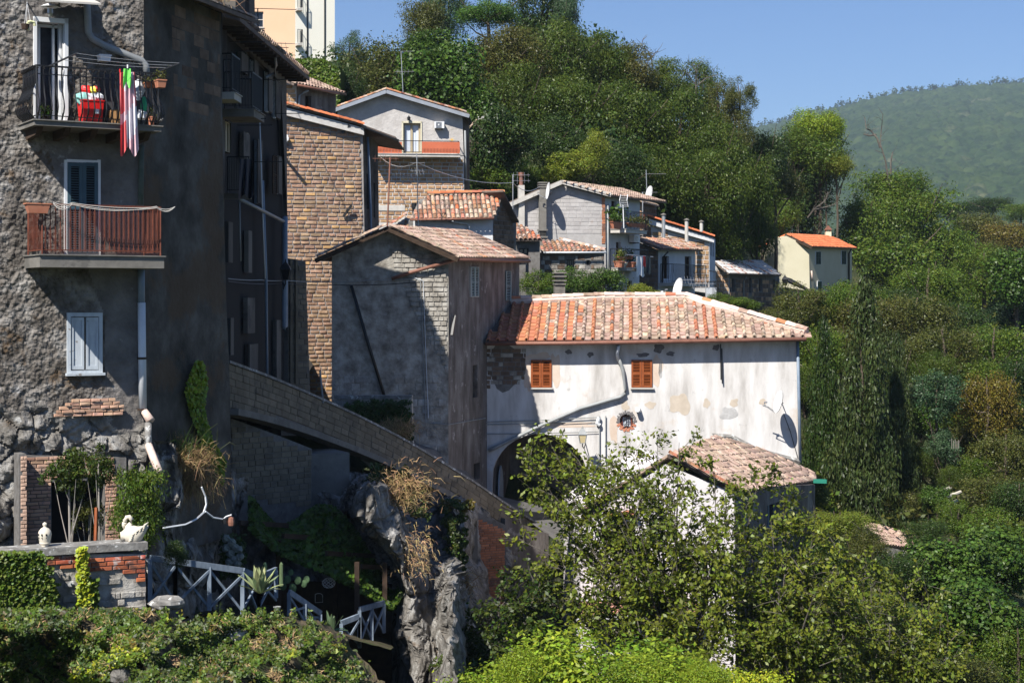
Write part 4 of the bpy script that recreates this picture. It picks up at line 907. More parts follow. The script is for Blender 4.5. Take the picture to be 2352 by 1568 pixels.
pipe(st, [WS.pt(594, 200, .07), WS.pt(603, 480, .07), WS.pt(609, 640, .07)], .02, pipew, 'conduit')
pipe(st, [WS.pt(550, 457, .07), WS.pt(553, 600, .07)], .02, pipeg, 'conduit')
pipe(st, [WS.pt(632, 130, .5), WS.pt(634, 150, .3), WS.pt(630, 170, .1), WS.pt(610, 178, .1)], .045, pipeg, 'gutter_pipe')
for i, (y, x0, x1) in enumerate(((97, 527, 563), (118, 530, 590), (183, 606, 645), (261, 632, 680), (273, 530, 650), (288, 545, 668), (372, 570, 606))):
    m = MB(); m.bar(WS.pt(x0, y, .05), WS.pt(x0, y, .05) + WS.n*.95, .022); m.build('clothes_bar', iron, st)
cloth('dark garments draped over the rail of the lowest iron balcony', WS, 551, 578, 365, 452, .8, [mat('navy_cloth', [(.012, .015, .025)])], 2, .08, 0, 'laundry', 'draped_laundry')
cable('overhead_cable', 'pair of overhead wires from the terraced house to the stone house', [WS.pt(524, 640, .06), WS.pt(600, 643, .06), WS.pt(652, 644, .06), P(762, 648, 59.9), P(850, 643, 59.9), P(955, 640, 59.9)], .014, pipeg, .02)
cable('overhead_cable', 'lower slack wire from the terraced house to the stone house', [WS.pt(524, 646, .06), WS.pt(652, 650, .06), P(762, 654, 59.85), P(955, 648, 59.9)], .012, iron, .05)
def lantern(label, c, s, wall_pt, glassm=None, pole=None):
    c = Vector(c); t = thing('street_lamp', label, 'street lamp', c); m = MB(); n = 4
    def ring(r, z): return [c + Vector((math.cos(rad(45+90*i))*r*s, math.sin(rad(45+90*i))*r*s, z*s)) for i in range(4)]
    g = MB(); g.add(ring(.30, -.45) + ring(.48, .30), [(i, (i+1) % 4, 4+(i+1) % 4, 4+i) for i in range(4)] + [(3, 2, 1, 0)]); g.build('lamp_glass', glassm or mat('amber_glass', [(.55, .45, .25)], bump=0, rough=.2, spec=.6), t)
    for i in range(4): m.bar(ring(.31, -.45)[i], ring(.5, .31)[i], .06*s)
    for r, z in ((.31, -.46), (.5, .3)):
        q = ring(r, z); [m.bar(q[i], q[(i+1) % 4], .06*s) for i in range(4)]
    m.add(ring(.56, .31) + ring(.34, .62) + ring(.30, .64) + ring(.10, .82), [(i, (i+1) % 4, q+4+(i+1) % 4 if 0 else 4+(i+1) % 4, 4+i) for i in range(4) for q in (0,)] + [(4+i, 4+(i+1) % 4, 8+(i+1) % 4, 8+i) for i in range(4)] + [(8+i, 8+(i+1) % 4, 12+(i+1) % 4, 12+i) for i in range(4)] + [(12, 13, 14, 15)])
    m.tube([c + Vector((0, 0, .8*s)), c + Vector((0, 0, 1.05*s))], [.09*s, .02*s], 6); m.build('lamp_housing', pole or pipeg, t)
    m = MB(); w = Vector(wall_pt); m.tube([c - Vector((0, 0, .46*s)), c - Vector((0, 0, .75*s)), c.lerp(w, .5) - Vector((0, 0, .95*s)), w - Vector((0, 0, .5*s))], .045*s, 6); m.tube([c.lerp(w, .45) - Vector((0, 0, .9*s)), w - Vector((0, 0, 1.3*s))], .035*s, 5); m.build('bracket', iron, t)
    return t
lantern('dark wrought lantern on the corner of the shaded terraced house', P(656, 628, 52.5), .42, P(650, 628, 53), dark, iron)
antenna('rooftop aerial with one long boom above the terraced house eave', P(592, 110, 49), P(592, 20, 49), [(1, .1, 1.1, 10, 0), (.04, .3, .9, 20, 9)], iron)
m = MB(); [m.bar(P(583+i*4, 74+i*2, 48), P(583+i*4, 84+i*2, 48), .01) for i in range(7)]; m.bar(P(583, 78, 48), P(612, 90, 48), .012); m.build('grid_aerial', iron, base=P(595, 80, 48), label='small dark grid aerial at the terraced house eave', cat='aerial')
strands('dry_roof_grass', 'tuft of dry straw grass growing on the eave of the tall stucco house', 260, W2.w(2.6, zr+.1, .3), (.5, .9, .1), .5, strawm, cat='grass')
# ================================================================ APARTMENT TOWER
WTa = Wall(568, 130, 2); WTb = Wall(678, WTa.pt(678, 60).y, 22)
tw = thing('apartment_block', 'pale peach and ivory apartment block rising behind the old roofs', 'apartment building', WTa.w(1, 15, -2))
m = MB(); WTa.face(m, [(560, -90), (678, -90), (678, 140), (560, 140)], [(578, 27, 605, 63)], 0, .4); m.build('peach_wall', peach, tw)
m = MB(); WTb.face(m, [(678, -90), (769, -90), (769, 150), (678, 150)], (), 0, .4); m.build('ivory_wall', ivory, tw)
m = MB(); m.prism([WTa.w(0, 27, -.41), WTa.w(3.6, 27, -.41), WTb.w(2.9, 27, -.41), WTb.w(1, 27, -9), WTa.w(0, 27, -9)], (0, 0, -13)); m.build('inner_body', ivory, tw)
casement(tw, WTa, 578, 27, 605, 63, conclite, glass, fw=.06, hbar=1, sill=conclite)
for x in (704.5, 744.5): m = MB(); WTb.box(m, x, -90, x+3, 150, 0.003, .05); m.build('movement_joint', iron, tw)
for y in (24, 104):
    q = WTb.pt(679, y, 0); m = MB(); m.box(WTb.w(.2, q.z, .35), WTb.u*.2, WTb.n*.35, Vector((0, 0, .1))); m.build('balcony_slab', conclite, tw)
    rail(tw, [WTb.w(.01, q.z+.1, .68), WTb.w(.4, q.z+.1, .68), WTb.w(.4, q.z+.1, .05)], 1.0, 10, iron, 0, .012, .03)
cable('overhead_cable', 'thin wire crossing in front of the peach apartment block', [P(592, 98, 60), P(678, 101, 128)], .02, iron, .0)
# ================================================================ BROWN TUFF HOUSE
WB = Wall(650, 65, 17)
bt = thing('brown_tuff_house', 'tall windowless house of orange brown tuff blocks with a sloping orange verge', 'house', WB.w(2, -3, -1))
dB = WB.pt(833, 500).y; WBs = Wall(833, dB, 78)
m = MB(); WB.face(m, [(600, 226), (833, 296), (845, 1000), (600, 1000)], (), 0, .3, 5.5); m.build('front_wall', mortar, bt)
blocks(bt, WB, [(600, 262), (650, 262), (828, 310), (842, 760), (842, 960), (600, 960)], .155, .36, [tuff, tuffl], [16, 1], 0, .03, .04, 'tuff_block', 300, jl=.35)
m = MB(); WBs.face(m, [(833, 296), (868, 330), (872, 640), (845, 1000), (833, 1000)], [(842, 400, 848, 480), (858, 420, 862, 500)], 0, .3); m.build('side_wall', sidest, bt)
for h in ((842, 400, 848, 480), (858, 420, 862, 500)): casement(bt, WBs, *h, darkwood, glass, fw=.2, bars=0)
a, b = WB.pt(596, 228, .25), WB.pt(836, 291, .25)
m = MB(); m.prism([a - Vector((0, 0, .05)), b - Vector((0, 0, .05)), b - Vector((0, 0, .32)), a - Vector((0, 0, .35))], -WB.n*.26); m.build('verge_mortar', mortarl, bt)
m = MB(); m.prism([a, b, b + Vector((1.2, .3, -.42)), b + Vector((1.2, 5.5, -.42)), b - WB.n*5.5, a - WB.n*5.5], (0, 0, .06)); m.build('roof_deck', roofbase, bt)
ridge(bt, WB.pt(600, 224, .3), WB.pt(834, 286, .3), 16, [tileN, tileN, tileO], .12, 'verge_tile')
m = MB(); m.bar(b + Vector((-.1, -.05, 0)), b + Vector((1.3, .4, -.5)), .2, .06); m.build('eave_board', iron, bt)
pipe(bt, [WBs.pt(845, 315, .1), WBs.pt(852, 500, .1), WBs.pt(853, 760, .1)], .05, pipeb)
for x0, y0, x1, y1 in ((786, 306, 803, 287), (789, 497, 807, 472)):
    m = MB(); m.bar(WB.pt(x0, y0, .1), WB.pt(x1, y1, .25), .08); m.build('iron_tie', iron, bt)
m = MB(); m.tube([WB.pt(650, 357, .05), WB.pt(666, 355, .7)], .06, 7); m.build('stub_pipe', iron, bt)
blob('wall_bracket_box', 'white insulator fixed high on the brown tuff house', 'insulator', WB.pt(653, 318, .12), (.18, .1, .14), white, seed=3)
# dark block pier at the street corner
WD = Wall(656, 57, 30); pr = thing('buttress_wall', 'tall dark buttress of pale blocks between the terraced and tuff houses', 'wall', WD.w(.4, -3, -.3))
m = MB(); WD.face(m, [(656, 592), (702, 600), (712, 900), (656, 900)], (), 0, .3, 1.6); m.build('wall_core', mortard, pr)
blocks(pr, WD, [(657, 598), (702, 604), (711, 895), (657, 895)], .19, .36, [parap], None, 0, .03, .02, 'block', 120)
for x in (664, 676): m = MB(); WD.box(m, x, 596, x+5, 880, .01, .12); m.build('rib', parap, pr)
# ================================================================ SMALL HOUSE UNDER THE HEDGE
WN = Wall(645, 74, 12); nh = thing('small_tuff_house', 'small tuff house with a mossy tiled eave below the clipped hedge', 'house', WN.w(0, 7, -1)); dN = WN.pt(681, 200).y; WNs = Wall(681, dN, 63)
m = MB(); WN.face(m, [(630, 172), (681, 196), (681, 300), (630, 300)], (), 0, .3, 3); m.build('front_wall', mortarl, nh)
blocks(nh, WN, [(632, 182), (680, 200), (680, 290), (632, 290)], .18, .4, [tuff2], None, 0, .03, .03, 'tuff_block', 60)
m = MB(); WNs.face(m, [(681, 196), (772, 215), (770, 300), (681, 300)], [(701, 220, 715, 250)], 0, .3, 2); m.build('side_wall', sidem, nh); casement(nh, WNs, 701, 220, 715, 250, darkwood, glass)
RN = Roof.pts(WNs.pt(676, 192, .4), WNs.pt(778, 212, .4), P(646, 167, 76)); 
q = RN.st(646, 170); e = RN.st(778, 208)
tiles(nh, RN, [(0, 0), (e[0], 0), (e[0], 2.2), (0, 2.2)], .24, .36, [tileP, tileW], None, True, cap=120)
pipe(nh, [WNs.pt(683, 196, .45), WNs.pt(777, 215, .45)], .06, rustpipe, 'gutter'); pipe(nh, [WNs.pt(708, 208, .4), WNs.pt(698, 213, .2), WNs.pt(688, 220, .1), WNs.pt(685, 260, .1)], .05, pipeg)
# ================================================================ GREY STUCCO HOUSE WITH RED SCREENED BALCONY
WC = Wall(775, 83, 7); ch = thing('gabled_stucco_house', 'grey stucco gabled house with a red screened balcony and curtained door', 'house', WC.w(3, -2, -2)); dC = WC.pt(1062, 400).y; WCs = Wall(1062, dC, 72)
m = MB(); WC.face(m, [(776, 256), (887, 215), (1062, 266), (1065, 357), (776, 357)], [(926, 283, 966, 352)], 0, .3); m.build('upper_wall', greyst, ch)
m = MB(); WC.face(m, [(776, 357), (1065, 357), (1068, 620), (776, 620)], (), -.03, .27); m.build('lower_wall', mortarl, ch)
m = MB(); O = [WC.w(*WC.sz(x, y), -.31) for x, y in ((776, 256), (887, 215), (1062, 266), (1066, 620), (776, 620))]; m.prism(O, -WC.n*6); m.build('inner_body', greyst, ch)
blocks(ch, WC, [(850, 362), (1064, 362), (1066, 500), (850, 520)], .185, .36, [tuff2], None, -.03, .03, .045, 'tuff_block', 300, drop=.015)
m = MB(); WC.box(m, 852, 471, 930, 484, -.03, .02); m.build('plaster_band', conclite, ch)
casement(ch, WC, 926, 283, 966, 352, tan, glass, fw=.09, curt=curtain)
f = MB(); [WC.box(f, *q, .0, .05) for q in ((923, 279, 926, 352), (966, 279, 969, 352), (923, 279, 969, 283))]; f.build('door_surround', mat('cream_trim', [(.62, .57, .42)]), ch)
s0_, s1_, zc_ = balcony(ch, WC, 853, 354, 1057, .9, .12, .62, 80, iron, conclite, .06, r=.006)
m = MB(); 
for a, b in ((853, 923), (969, 1056)): q_ = MB(); WC.box(q_, a, 326, b, 352, .86, .88); q_.build('red_screen', redpanel, ch)
m.box(WC.w(s0_+.02, zc_+.3, .45), WC.u*.01, WC.n*.42, Vector((0, 0, .28))); m.build('red_screen', redpanel, ch)
m = MB(); WCs.face(m, [(1062, 266), (1078, 285), (1080, 600), (1065, 600)], (), 0, .3); m.build('side_wall', sidest, ch)
for (x0, y0), (x1, y1) in (((768, 250), (887, 207)), ((887, 207), (1078, 264))):
    a, b = WC.pt(x0, y0, .5), WC.pt(x1, y1, .5); m = MB(); m.prism([a, b, b - WC.n*6.8, a - WC.n*6.8], (0, 0, .08)); m.build('roof_deck', roofbase, ch)
    m = MB(); m.bar(a - Vector((0, 0, .07)), b - Vector((0, 0, .07)), .05, .17); m.build('fascia', steel, ch)
ridge(ch, WC.pt(887, 205, .45), WC.pt(1070, 258, .45), 22, [tileR, tileP, tileO], .1, 'verge_tile'); ridge(ch, WC.pt(775, 246, .45), WC.pt(887, 205, .45), 13, [tileR, tileP], .1, 'verge_tile')
m = MB(); m.prism([WC.pt(1076, 262, .5), WC.pt(1084, 284, -.5), WC.pt(1084, 284, -.5) - WC.n*5, WC.pt(1076, 262, .5) - WC.n*6], (0, 0, .07)); m.build('eave_slab', iron, ch)
pipe(ch, [WCs.pt(1068, 300, .15), WCs.pt(1071, 415, .15)], .05, pipeg)
def aircon(label, W, x0, y0, x1, y1, off=.35):
    t = thing('air_conditioner', label, 'air conditioner', W.pt((x0+x1)/2, y1, .2)); m = MB(); a0, z0, a1, z1 = W.box(m, x0, y0, x1, y1, .05, off); m.build('casing', white, t)
    m = MB(); c = W.w(a0 + (a1-a0)*.42, (z0+z1)/2, off + .004); r = (z1-z0)*.40; vs = [c + W.u*r*math.cos(k*.3927) + Vector((0, 0, r*math.sin(k*.3927))) for k in range(16)]; m.add(vs, [tuple(range(16))]); m.build('fan_opening', iron, t)
    g = MB(); [g.bar(c + W.n*.012 + W.u*r*k/4 - Vector((0, 0, r)), c + W.n*.012 + W.u*r*k/4 + Vector((0, 0, r)), .012) for k in range(-4, 5)]; [g.bar(c + W.n*.014 - W.u*r + Vector((0, 0, r*k/4)), c + W.n*.014 + W.u*r + Vector((0, 0, r*k/4)), .012) for k in range(-4, 5)]; g.build('fan_grille', steel, t)
    g = MB(); g.tube([c + W.n*.02, c + W.n*.03], r*.3, 10); g.build('fan_hub', white, t)
    m = MB(); [m.bar(W.w(a0 + (a1-a0)*q, z0 - .04, 0), W.w(a0 + (a1-a0)*q, z0 - .02, off), .04) for q in (.2, .8)]; m.build('brackets', iron, t)
aircon('white air conditioner with a dark fan beside the curtained balcony door', WC, 997, 281, 1019, 296)
t = thing('wall_lamp', 'small dark lamp on the stucco above the curtained balcony door', 'lamp', WC.pt(939, 274, .1)); m = MB(); c = WC.pt(939, 272, .15); m.lathe([(.01, .14), (.05, .08), (.09, .04), (.07, -.1), (.0, -.12)], c, 8); m.bar(c, c - WC.n*.15, .04); m.build('lamp_body', iron, t)
def bench():
    c = WC.pt(887, 352, .5); t = thing('garden_bench', 'slatted metal bench standing on the red screened balcony', 'bench', c); k = c.y/F; Z = Vector((0, 0, 1))
    for i in range(3): m = MB(); m.bar(c - WC.u*18*k + Z*(12+i*3.4)*k - WC.n*.02, c + WC.u*18*k + Z*(12+i*3.4)*k - WC.n*.02, .03, .045); m.build('slat', steel, t)
    m = MB(); m.box(c + Z*10*k + WC.n*.18, WC.u*18*k, WC.n*.18, Z*.02); m.build('seat', steel, t)
    for s_ in (-16, 0, 16): m = MB(); m.bar(c + WC.u*s_*k + WC.n*.3, c + WC.u*s_*k + Z*10*k + WC.n*.3, .04); m.bar(c + WC.u*s_*k, c + WC.u*s_*k + Z*21*k, .04); m.build('leg', steel, t)
bench()
for x, y, lb in ((861, 322, 'yellow flower windmill at the bench end of the red screened balcony'), (1038, 322, 'yellow flower windmill at the far end of the red screened balcony')):
    t = thing('garden_windmill', lb, 'windmill', WC.pt(x, y+8, .8)); m = MB(); c = WC.pt(x, y, .8)
    for k in range(6): d = WC.u*math.cos(k*1.047) + Vector((0, 0, 1))*math.sin(k*1.047); m.bar(c, c + d*.13, .07, .02)
    m.build('petals', plastic((.8, .45, .02)), t); m = MB(); m.tube([c, c - Vector((0, 0, .4))], .012, 4); m.build('stem', greenshut, t)
antenna('tall thin aerial mast on the ridge of the gabled stucco house', P(926, 218, 86), P(921, 118, 86), [(1., 0, .6, 5, 0), (.53, .35, .62, -10, 5)])
antenna('pale aerial mast standing in front of the red screened balcony', P(961, 540, 72), P(957, 352, 72), [(.99, 1.85, 0, 0, 6), (.95, .2, .25, 10, 0), (.78, .3, .35, 25, 4), (.88, .3, .35, -10, 0), (.72, 1.1, 0, 0, 7)], steel, .02)
antenna('rusty aerial pole standing on the apex of the stone house', P(886, 616, 60.5), P(896, 362, 60.5), [(.99, .62, .3, 3, 5), (.44, .3, .3, 5, 0)], rustpipe, .03)
cable('overhead_cable', 'long sagging wire running from the screened balcony to the tall chimneys', [WC.pt(875, 362, .9), P(957, 373, 72), P(1178, 420, 80), P(1240, 428, 83)], .015, steel, .3)
# small roof behind
WX = Wall(1080, 96, 8); xh = thing('roof_edge_house', 'small house with a pale fascia half hidden by trees behind the gabled stucco house', 'house', WX.w(1, 8, -1))
m = MB(); WX.face(m, [(1078, 300), (1104, 276), (1128, 280), (1128, 360), (1078, 360)], (), 0, .3, 3); m.build('front_wall', sidest, xh)
m = MB(); m.prism([WX.pt(1076, 298, .3), WX.pt(1100, 271, .3), WX.pt(1100, 271, .3) - WX.n*3, WX.pt(1076, 298, .3) - WX.n*3], (0, 0, .08)); m.build('roof_deck', tileP, xh); m = MB(); m.bar(WX.pt(1098, 272, .4), WX.pt(1126, 270, .4), .08, .2); m.build('fascia', conclite, xh)
# ================================================================ MOTTLED RED TILED HOUSE
WR = Wall(950, 74, 7); rh_ = thing('red_tiled_cottage', 'white roughcast cottage under a mottled red tiled roof with a square chimney', 'house', WR.w(1, -1, -1)); dR = WR.pt(1132, 540).y; WRs = Wall(1132, dR, 62)
m = MB(); WR.face(m, [(950, 506), (1132, 503), (1132, 640), (950, 640)], [(1020, 536, 1058, 580)], 0, .3); m.build('front_wall', whitest, rh_)
m = MB(); WR.box(m, 1020, 536, 1058, 580, -.2, -.1); m.build('window_opening', glass, rh_); louver(rh_, WR, 1022, 538, 1056, 578, greenshut, greenshut, -.06, 10)
m = MB(); WRs.face(m, [(1132, 503), (1157, 450), (1186, 512), (1184, 640), (1132, 640)], [(1150, 568, 1158, 605)], 0, .3, 4); m.build('side_wall', mortard, rh_); casement(rh_, WRs, 1150, 568, 1158, 605, iron, glass)
blocks(rh_, WRs, [(1133, 510), (1156, 462), (1182, 520), (1180, 600), (1133, 600)], .2, .4, [tuffd], None, 0, .025, .03, 'tuff_block', 120, holes=[(1149, 566, 1159, 607)])
RR = Roof.pts(WR.pt(942, 503, .4), WR.pt(1134, 500, .4), P(1157, 443, WRs.pt(1157, 450).y))
tiles(rh_, RR, [(941, 503), (1134, 500), (1157, 444), (981, 448)], .2, .3, [tileR, tileW, tileN, tileP], [6, 5, .5, 1.2], hgt=.4)
ridge(rh_, RR.pt(981, 447, .05), RR.pt(1157, 443, .05), 12, [tileN, tileO], .13)
m = MB(); a = WRs.pt(1156, 441, .35); b = WRs.pt(1192, 512, .35); m.prism([a, b, b - WRs.n*3.5, a - WRs.n*3.5], (0, 0, .08)); m.build('rear_roof', roofbase, rh_)
def chimney(parent, W, x0, x1, y0, y1, off, mt, cap=True, dep=.4, cm=None, slots=True, nm='chimney', ledges=0):
    m = MB(); a0, z0, a1, z1 = W.box(m, x0, y0, x1, y1, off-dep, off); c = m.build(nm, mt, parent); w = a1-a0; h = (z1-z0)
    if cap:
        q = MB(); ce = W.w((a0+a1)/2, z1 + .06, off-dep/2)
        if slots:
            [q.box(W.w(x, z1+.10, off - dep*y), W.u*.04, W.n*.04, Vector((0, 0, .10))) for x in (a0+.05, a1-.05) for y in (.15, .85)]; q.box(W.w((a0+a1)/2, z1+.24, off-dep/2), W.u*(w/2+.07), W.n*(dep/2+.07), Vector((0, 0, .04)))
        for i in range(ledges): q.box(W.w((a0+a1)/2, z1 - .10 - i*.26, off-dep/2), W.u*(w/2+.07), W.n*(dep/2+.07), Vector((0, 0, .05)))
        if slots or ledges: q.build('chimney_cap', cm or mt, c)
    return c
chimney(rh_, WR, 1106, 1119, 455, 486, -1.2, concrete); pipe(rh_, [WR.pt(1037, 508, .3), WR.pt(1058, 512, .15), WR.pt(1074, 514, .1), WR.pt(1077, 520, .1), WR.pt(1078, 570, .1)], .045, pipew); pipe(rh_, [WR.pt(942, 505, .45), WR.pt(1134, 502, .45)], .05, rustpipe, 'gutter')
WQ = Wall(900, 78, 5); qh = thing('little_gabled_outhouse', 'little tuff gable end tucked between the stone house and the red tiled cottage', 'outhouse', WQ.w(.5, 2, -.5))
m = MB(); WQ.face(m, [(898, 520), (928, 497), (956, 510), (956, 600), (898, 600)], (), 0, .3, 2); m.build('front_wall', mortarl, qh); blocks(qh, WQ, [(902, 522), (930, 503), (950, 512), (950, 560), (902, 560)], .185, .36, [tuff2], None, 0, .03, .04, 'tuff_block', 40)
ridge(qh, WQ.pt(896, 517, .2), WQ.pt(935, 491, .2), 5, [tileP, tileR], .12, 'verge_tile'); m = MB(); m.tube([WQ.pt(951, 510, -.5), WQ.pt(951, 478, -.5)], .09, 8); m.tube([WQ.pt(951, 478, -.5), WQ.pt(951, 466, -.5)], .13, 8); m.build('flue', iron, qh)
# ================================================================ STONE HOUSE (middle)
WM = Wall(1030, 60, 0); WMs = Wall(1030, 60, 74)
sh = thing('stone_house', 'grey rubble stone house with a weathered gable in half shadow above the ramp', 'house', WM.w(-2, -6.5, -2))
m = MB(); WM.face(m, [(762, 584), (890, 528), (1030, 584), (1030, 1220), (762, 1000)], (), 0, .3); m.build('gable_wall', stonem, sh)
m = MB(); m.prism([WM.pt(762, 584, -.31), WM.pt(890, 528, -.31), WM.pt(1026, 584, -.31), WM.pt(1026, 1200, -.31), WM.pt(762, 1000, -.31)], (0, 5.5, 0)); m.build('inner_body', dark, sh)
blocks(sh, WM, [(893, 545), (1028, 600), (1028, 860), (960, 740), (905, 620)], .17, .30, [stonem], None, 0, .04, .028, 'stone', 160, jl=.5)
blocks(sh, WM, [(765, 850), (1028, 850), (1028, 1180), (880, 1060), (765, 960)], .27, .42, [stonem, stone], [3, 1], 0, .02, .03, 'stone', 140, jl=.5, drop=.3)
SM = [(1086, 838, 1097, 912), (1088, 1063, 1102, 1100)]
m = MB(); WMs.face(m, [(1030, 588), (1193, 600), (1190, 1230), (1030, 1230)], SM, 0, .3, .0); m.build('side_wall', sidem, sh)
m = MB(); WMs.box(m, 1084, 836, 1104, 1102, -.4, -.33); m.build('window_opening', dark, sh)
for k in range(5): m = MB(); WMs.box(m, 1086, 850+k*13, 1097, 851+k*13, -.12, -.1); m.build('window_bar', iron, sh)
louver(sh, WMs, 1079.6, 614, 1096.5, 681, paleshut, paleshut, .02, 18, frm=conclite); louver(sh, WMs, 1160, 623, 1171, 690, paleshut, paleshut, .02, 18, single=True)
m = MB(); m.bar(WMs.pt(1038, 770, .1), WMs.pt(1045, 725, .1), .08); m.build('iron_tie', iron, sh)
A_ = P(1052, 592, 59.4); B_ = P(1216, 594, 69); Q_ = P(890, 519, 59.5); RM = Roof.pts(A_, B_, Q_); q = RM.st(890, 519); e = (B_-A_).length
qs = (Q_-A_).dot(RM.u); qt = (Q_-A_).dot(RM.v)
tiles(sh, RM, [(0, 0), (e, 0), (e+qs, qt), (qs, qt)], .21, .34, [tileP, tileW, tileR], [6, 3, 1], True)
m = MB(); L0 = P(724, 594, 59.4); m.prism([L0, Q_, Q_ + (B_-A_), L0 + (B_-A_)], (0, 0, -.09)); m.build('roof_deck', roofbase, sh)
ridge(sh, P(728, 590, 59.4), P(888, 517, 59.4), 16, [tileW, tileW, tileP], .1, 'verge_tile'); ridge(sh, P(893, 517, 59.4), P(1050, 587, 59.4), 16, [tileW, tileP], .1, 'verge_tile')
m = MB(); m.bar(Q_ + Vector((0, -.05, -.1)), A_ + Vector((0, -.05, -.08)), .06, .16); m.bar(L0 + Vector((0, -.05, -.08)), Q_ + Vector((0, -.05, -.1)), .06, .16); m.build('barge_board', darkwood, sh)
pipe(sh, [A_ - Vector((0, 0, .06)), B_ - Vector((0, 0, .1))], .07, rustpipe, 'gutter')
pipe(sh, [WM.pt(1048, 596, .3), WM.pt(935, 628, .12), WM.pt(900, 640, .1)], .065, rustpipe, 'sloping_pipe'); pipe(sh, [WM.pt(807, 656, .1), WM.pt(846, 790, .1), WM.pt(884, 912, .1)], .055, iron, 'fallen_pipe')
cable('wall_cable', 'twin grey cables bent down the corner of the rubble stone house', [WM.pt(955, 640, .05), WM.pt(966, 648, .05), WM.pt(972, 800, .05), WM.pt(978, 970, .05), WM.pt(1030, 975, .05), WMs.pt(1115, 960, .06)], .016, pipeg)
cable('wall_cable', 'second grey cable beside the bent pair on the rubble stone house', [WM.pt(950, 637, .05), WM.pt(972, 645, .05), WM.pt(978, 810, .05), WM.pt(984, 960, .05)], .014, pipew)
# small walled bed at its foot
WG_ = Wall(770, 56, -3); gw = thing('garden_retaining_wall', 'short whitewashed retaining wall at the foot of the stone house', 'wall', WG_.w(1, -4, -.2)); m = MB(); WG_.face(m, [(768, 918), (945, 910), (948, 1020), (768, 960)], (), 0, .35); m.build('wall_core', stonem, gw); m = MB(); WG_.box(m, 768, 908, 946, 916, -.36, .05); m.build('coping', lichen, gw)
m = MB(); m.tube([P(742, 925, 50), P(735, 850, 50)], .03, 6); m.build('metal_post', pipeg, base=P(742, 925, 50), label='thin grey metal post standing in the shaded street', cat='post')
# ================================================================ WHITE HOUSE
def patch(W, cx, cy, rx, ry, mt, seed, off=.006, nm='plaster_patch', par=None, k=.2):
    n = 22; vs = []; r = random.Random(seed); ph = [r.uniform(0, 6.28) for _ in range(4)]
    for i in range(n):
        a = 2*math.pi*i/n; q = 1 + k*sum(math.sin(a*(j+2) + ph[j])*.5 for j in range(4)); vs.append(W.pt(cx + math.cos(a)*rx*q, cy + math.sin(a)*ry*q, off))
    m = MB(); m.prism(vs[::-1], -W.n*.012); m.build(nm, mt, par or wh)
WW = Wall(1115, 64.5, -4); wh = thing('white_house', 'long weathered white house with two orange brown shuttered windows and an arch below', 'house', WW.w(4, -8, -2))
arch = [(1130, 1260), (1130, 1110)] + [(1240 - 110*math.cos(rad(a)), 1100 - 104*math.sin(rad(a))) for a in range(12, 180, 12)] + [(1350, 1110), (1350, 1260)]
arch = [(x, y) for x, y in arch]
m = MB(); WW.face(m, [(1113, 790), (1833, 779), (1837, 1260), (1352, 1260)] + arch[::-1] + [(1113, 1260)], [(1424, 951, 1454, 984)], 0, .45, mi=0); m.build('front_wall', whitew, wh)
m = MB(); WW.face(m, [(1115, 800), (1833, 790), (1835, 980), (1115, 980)], (), -.46, .1, 3.6); m.build('inner_body', dark, wh)
m = MB(); m.prism([WW.pt(1355, 985, -.46), WW.pt(1833, 985, -.46), WW.pt(1835, 1260, -.46), WW.pt(1355, 1260, -.46)], -WW.n*3.6); m.build('lower_body', dark, wh)
V_ = [WW.pt(x, y, -.45) for x, y in arch]; m = MB(); n = len(V_); m.add(V_ + [v - WW.n*2.6 for v in V_], [(i, i+1, n+i+1, n+i) for i in range(n-1)]); m.build('archway_vault', mat('vault_render', [(.42, .37, .31), (.5, .45, .39)], sc=2, bump=.4), wh)
m = MB(); m.add([v - WW.n*2.6 for v in V_], [tuple(range(n))]); m.build('archway_back', sidem, wh)
WV = Wall(1132, WW.pt(1132, 1100, -.5).y, 78); m = MB(); dp = [WV.w(.55 + x, WV.sz(1140, 1160)[1] + z, .08) for x, z in ((0, -1), (.75, -1), (.75, .9), (.6, 1.3), (.38, 1.5), (.15, 1.3), (0, .9))]; m.prism(dp, WV.n*.05); m.build('archway_door', oldwhite, wh)
patch(WW, 1162, 842, 46, 50, mortard, 77, .01, 'bare_masonry', k=.12)
blocks(wh, WW, [(1117, 792), (1210, 792), (1205, 880), (1117, 893)], .17, .30, [tuffd, stonem], [2, 1], .01, .02, .03, 'stone', 60, jl=.6)
pat = mat('tan_plaster_patch', [(.46, .39, .31), (.57, .49, .40)], sc=3, bump=.4, bd=.01, cell=3); grp = mat('grey_plaster_patch', [(.36, .35, .34), (.5, .49, .48)], sc=6, bump=.8, bd=.02); drk = mat('bare_dark_patch', [(.12, .11, .11), (.2, .19, .19)], sc=6, bump=.8, bd=.02); sal = mat('salmon_plaster', [(.55, .43, .34), (.64, .54, .45)], sc=2, bump=.3, bd=.008)
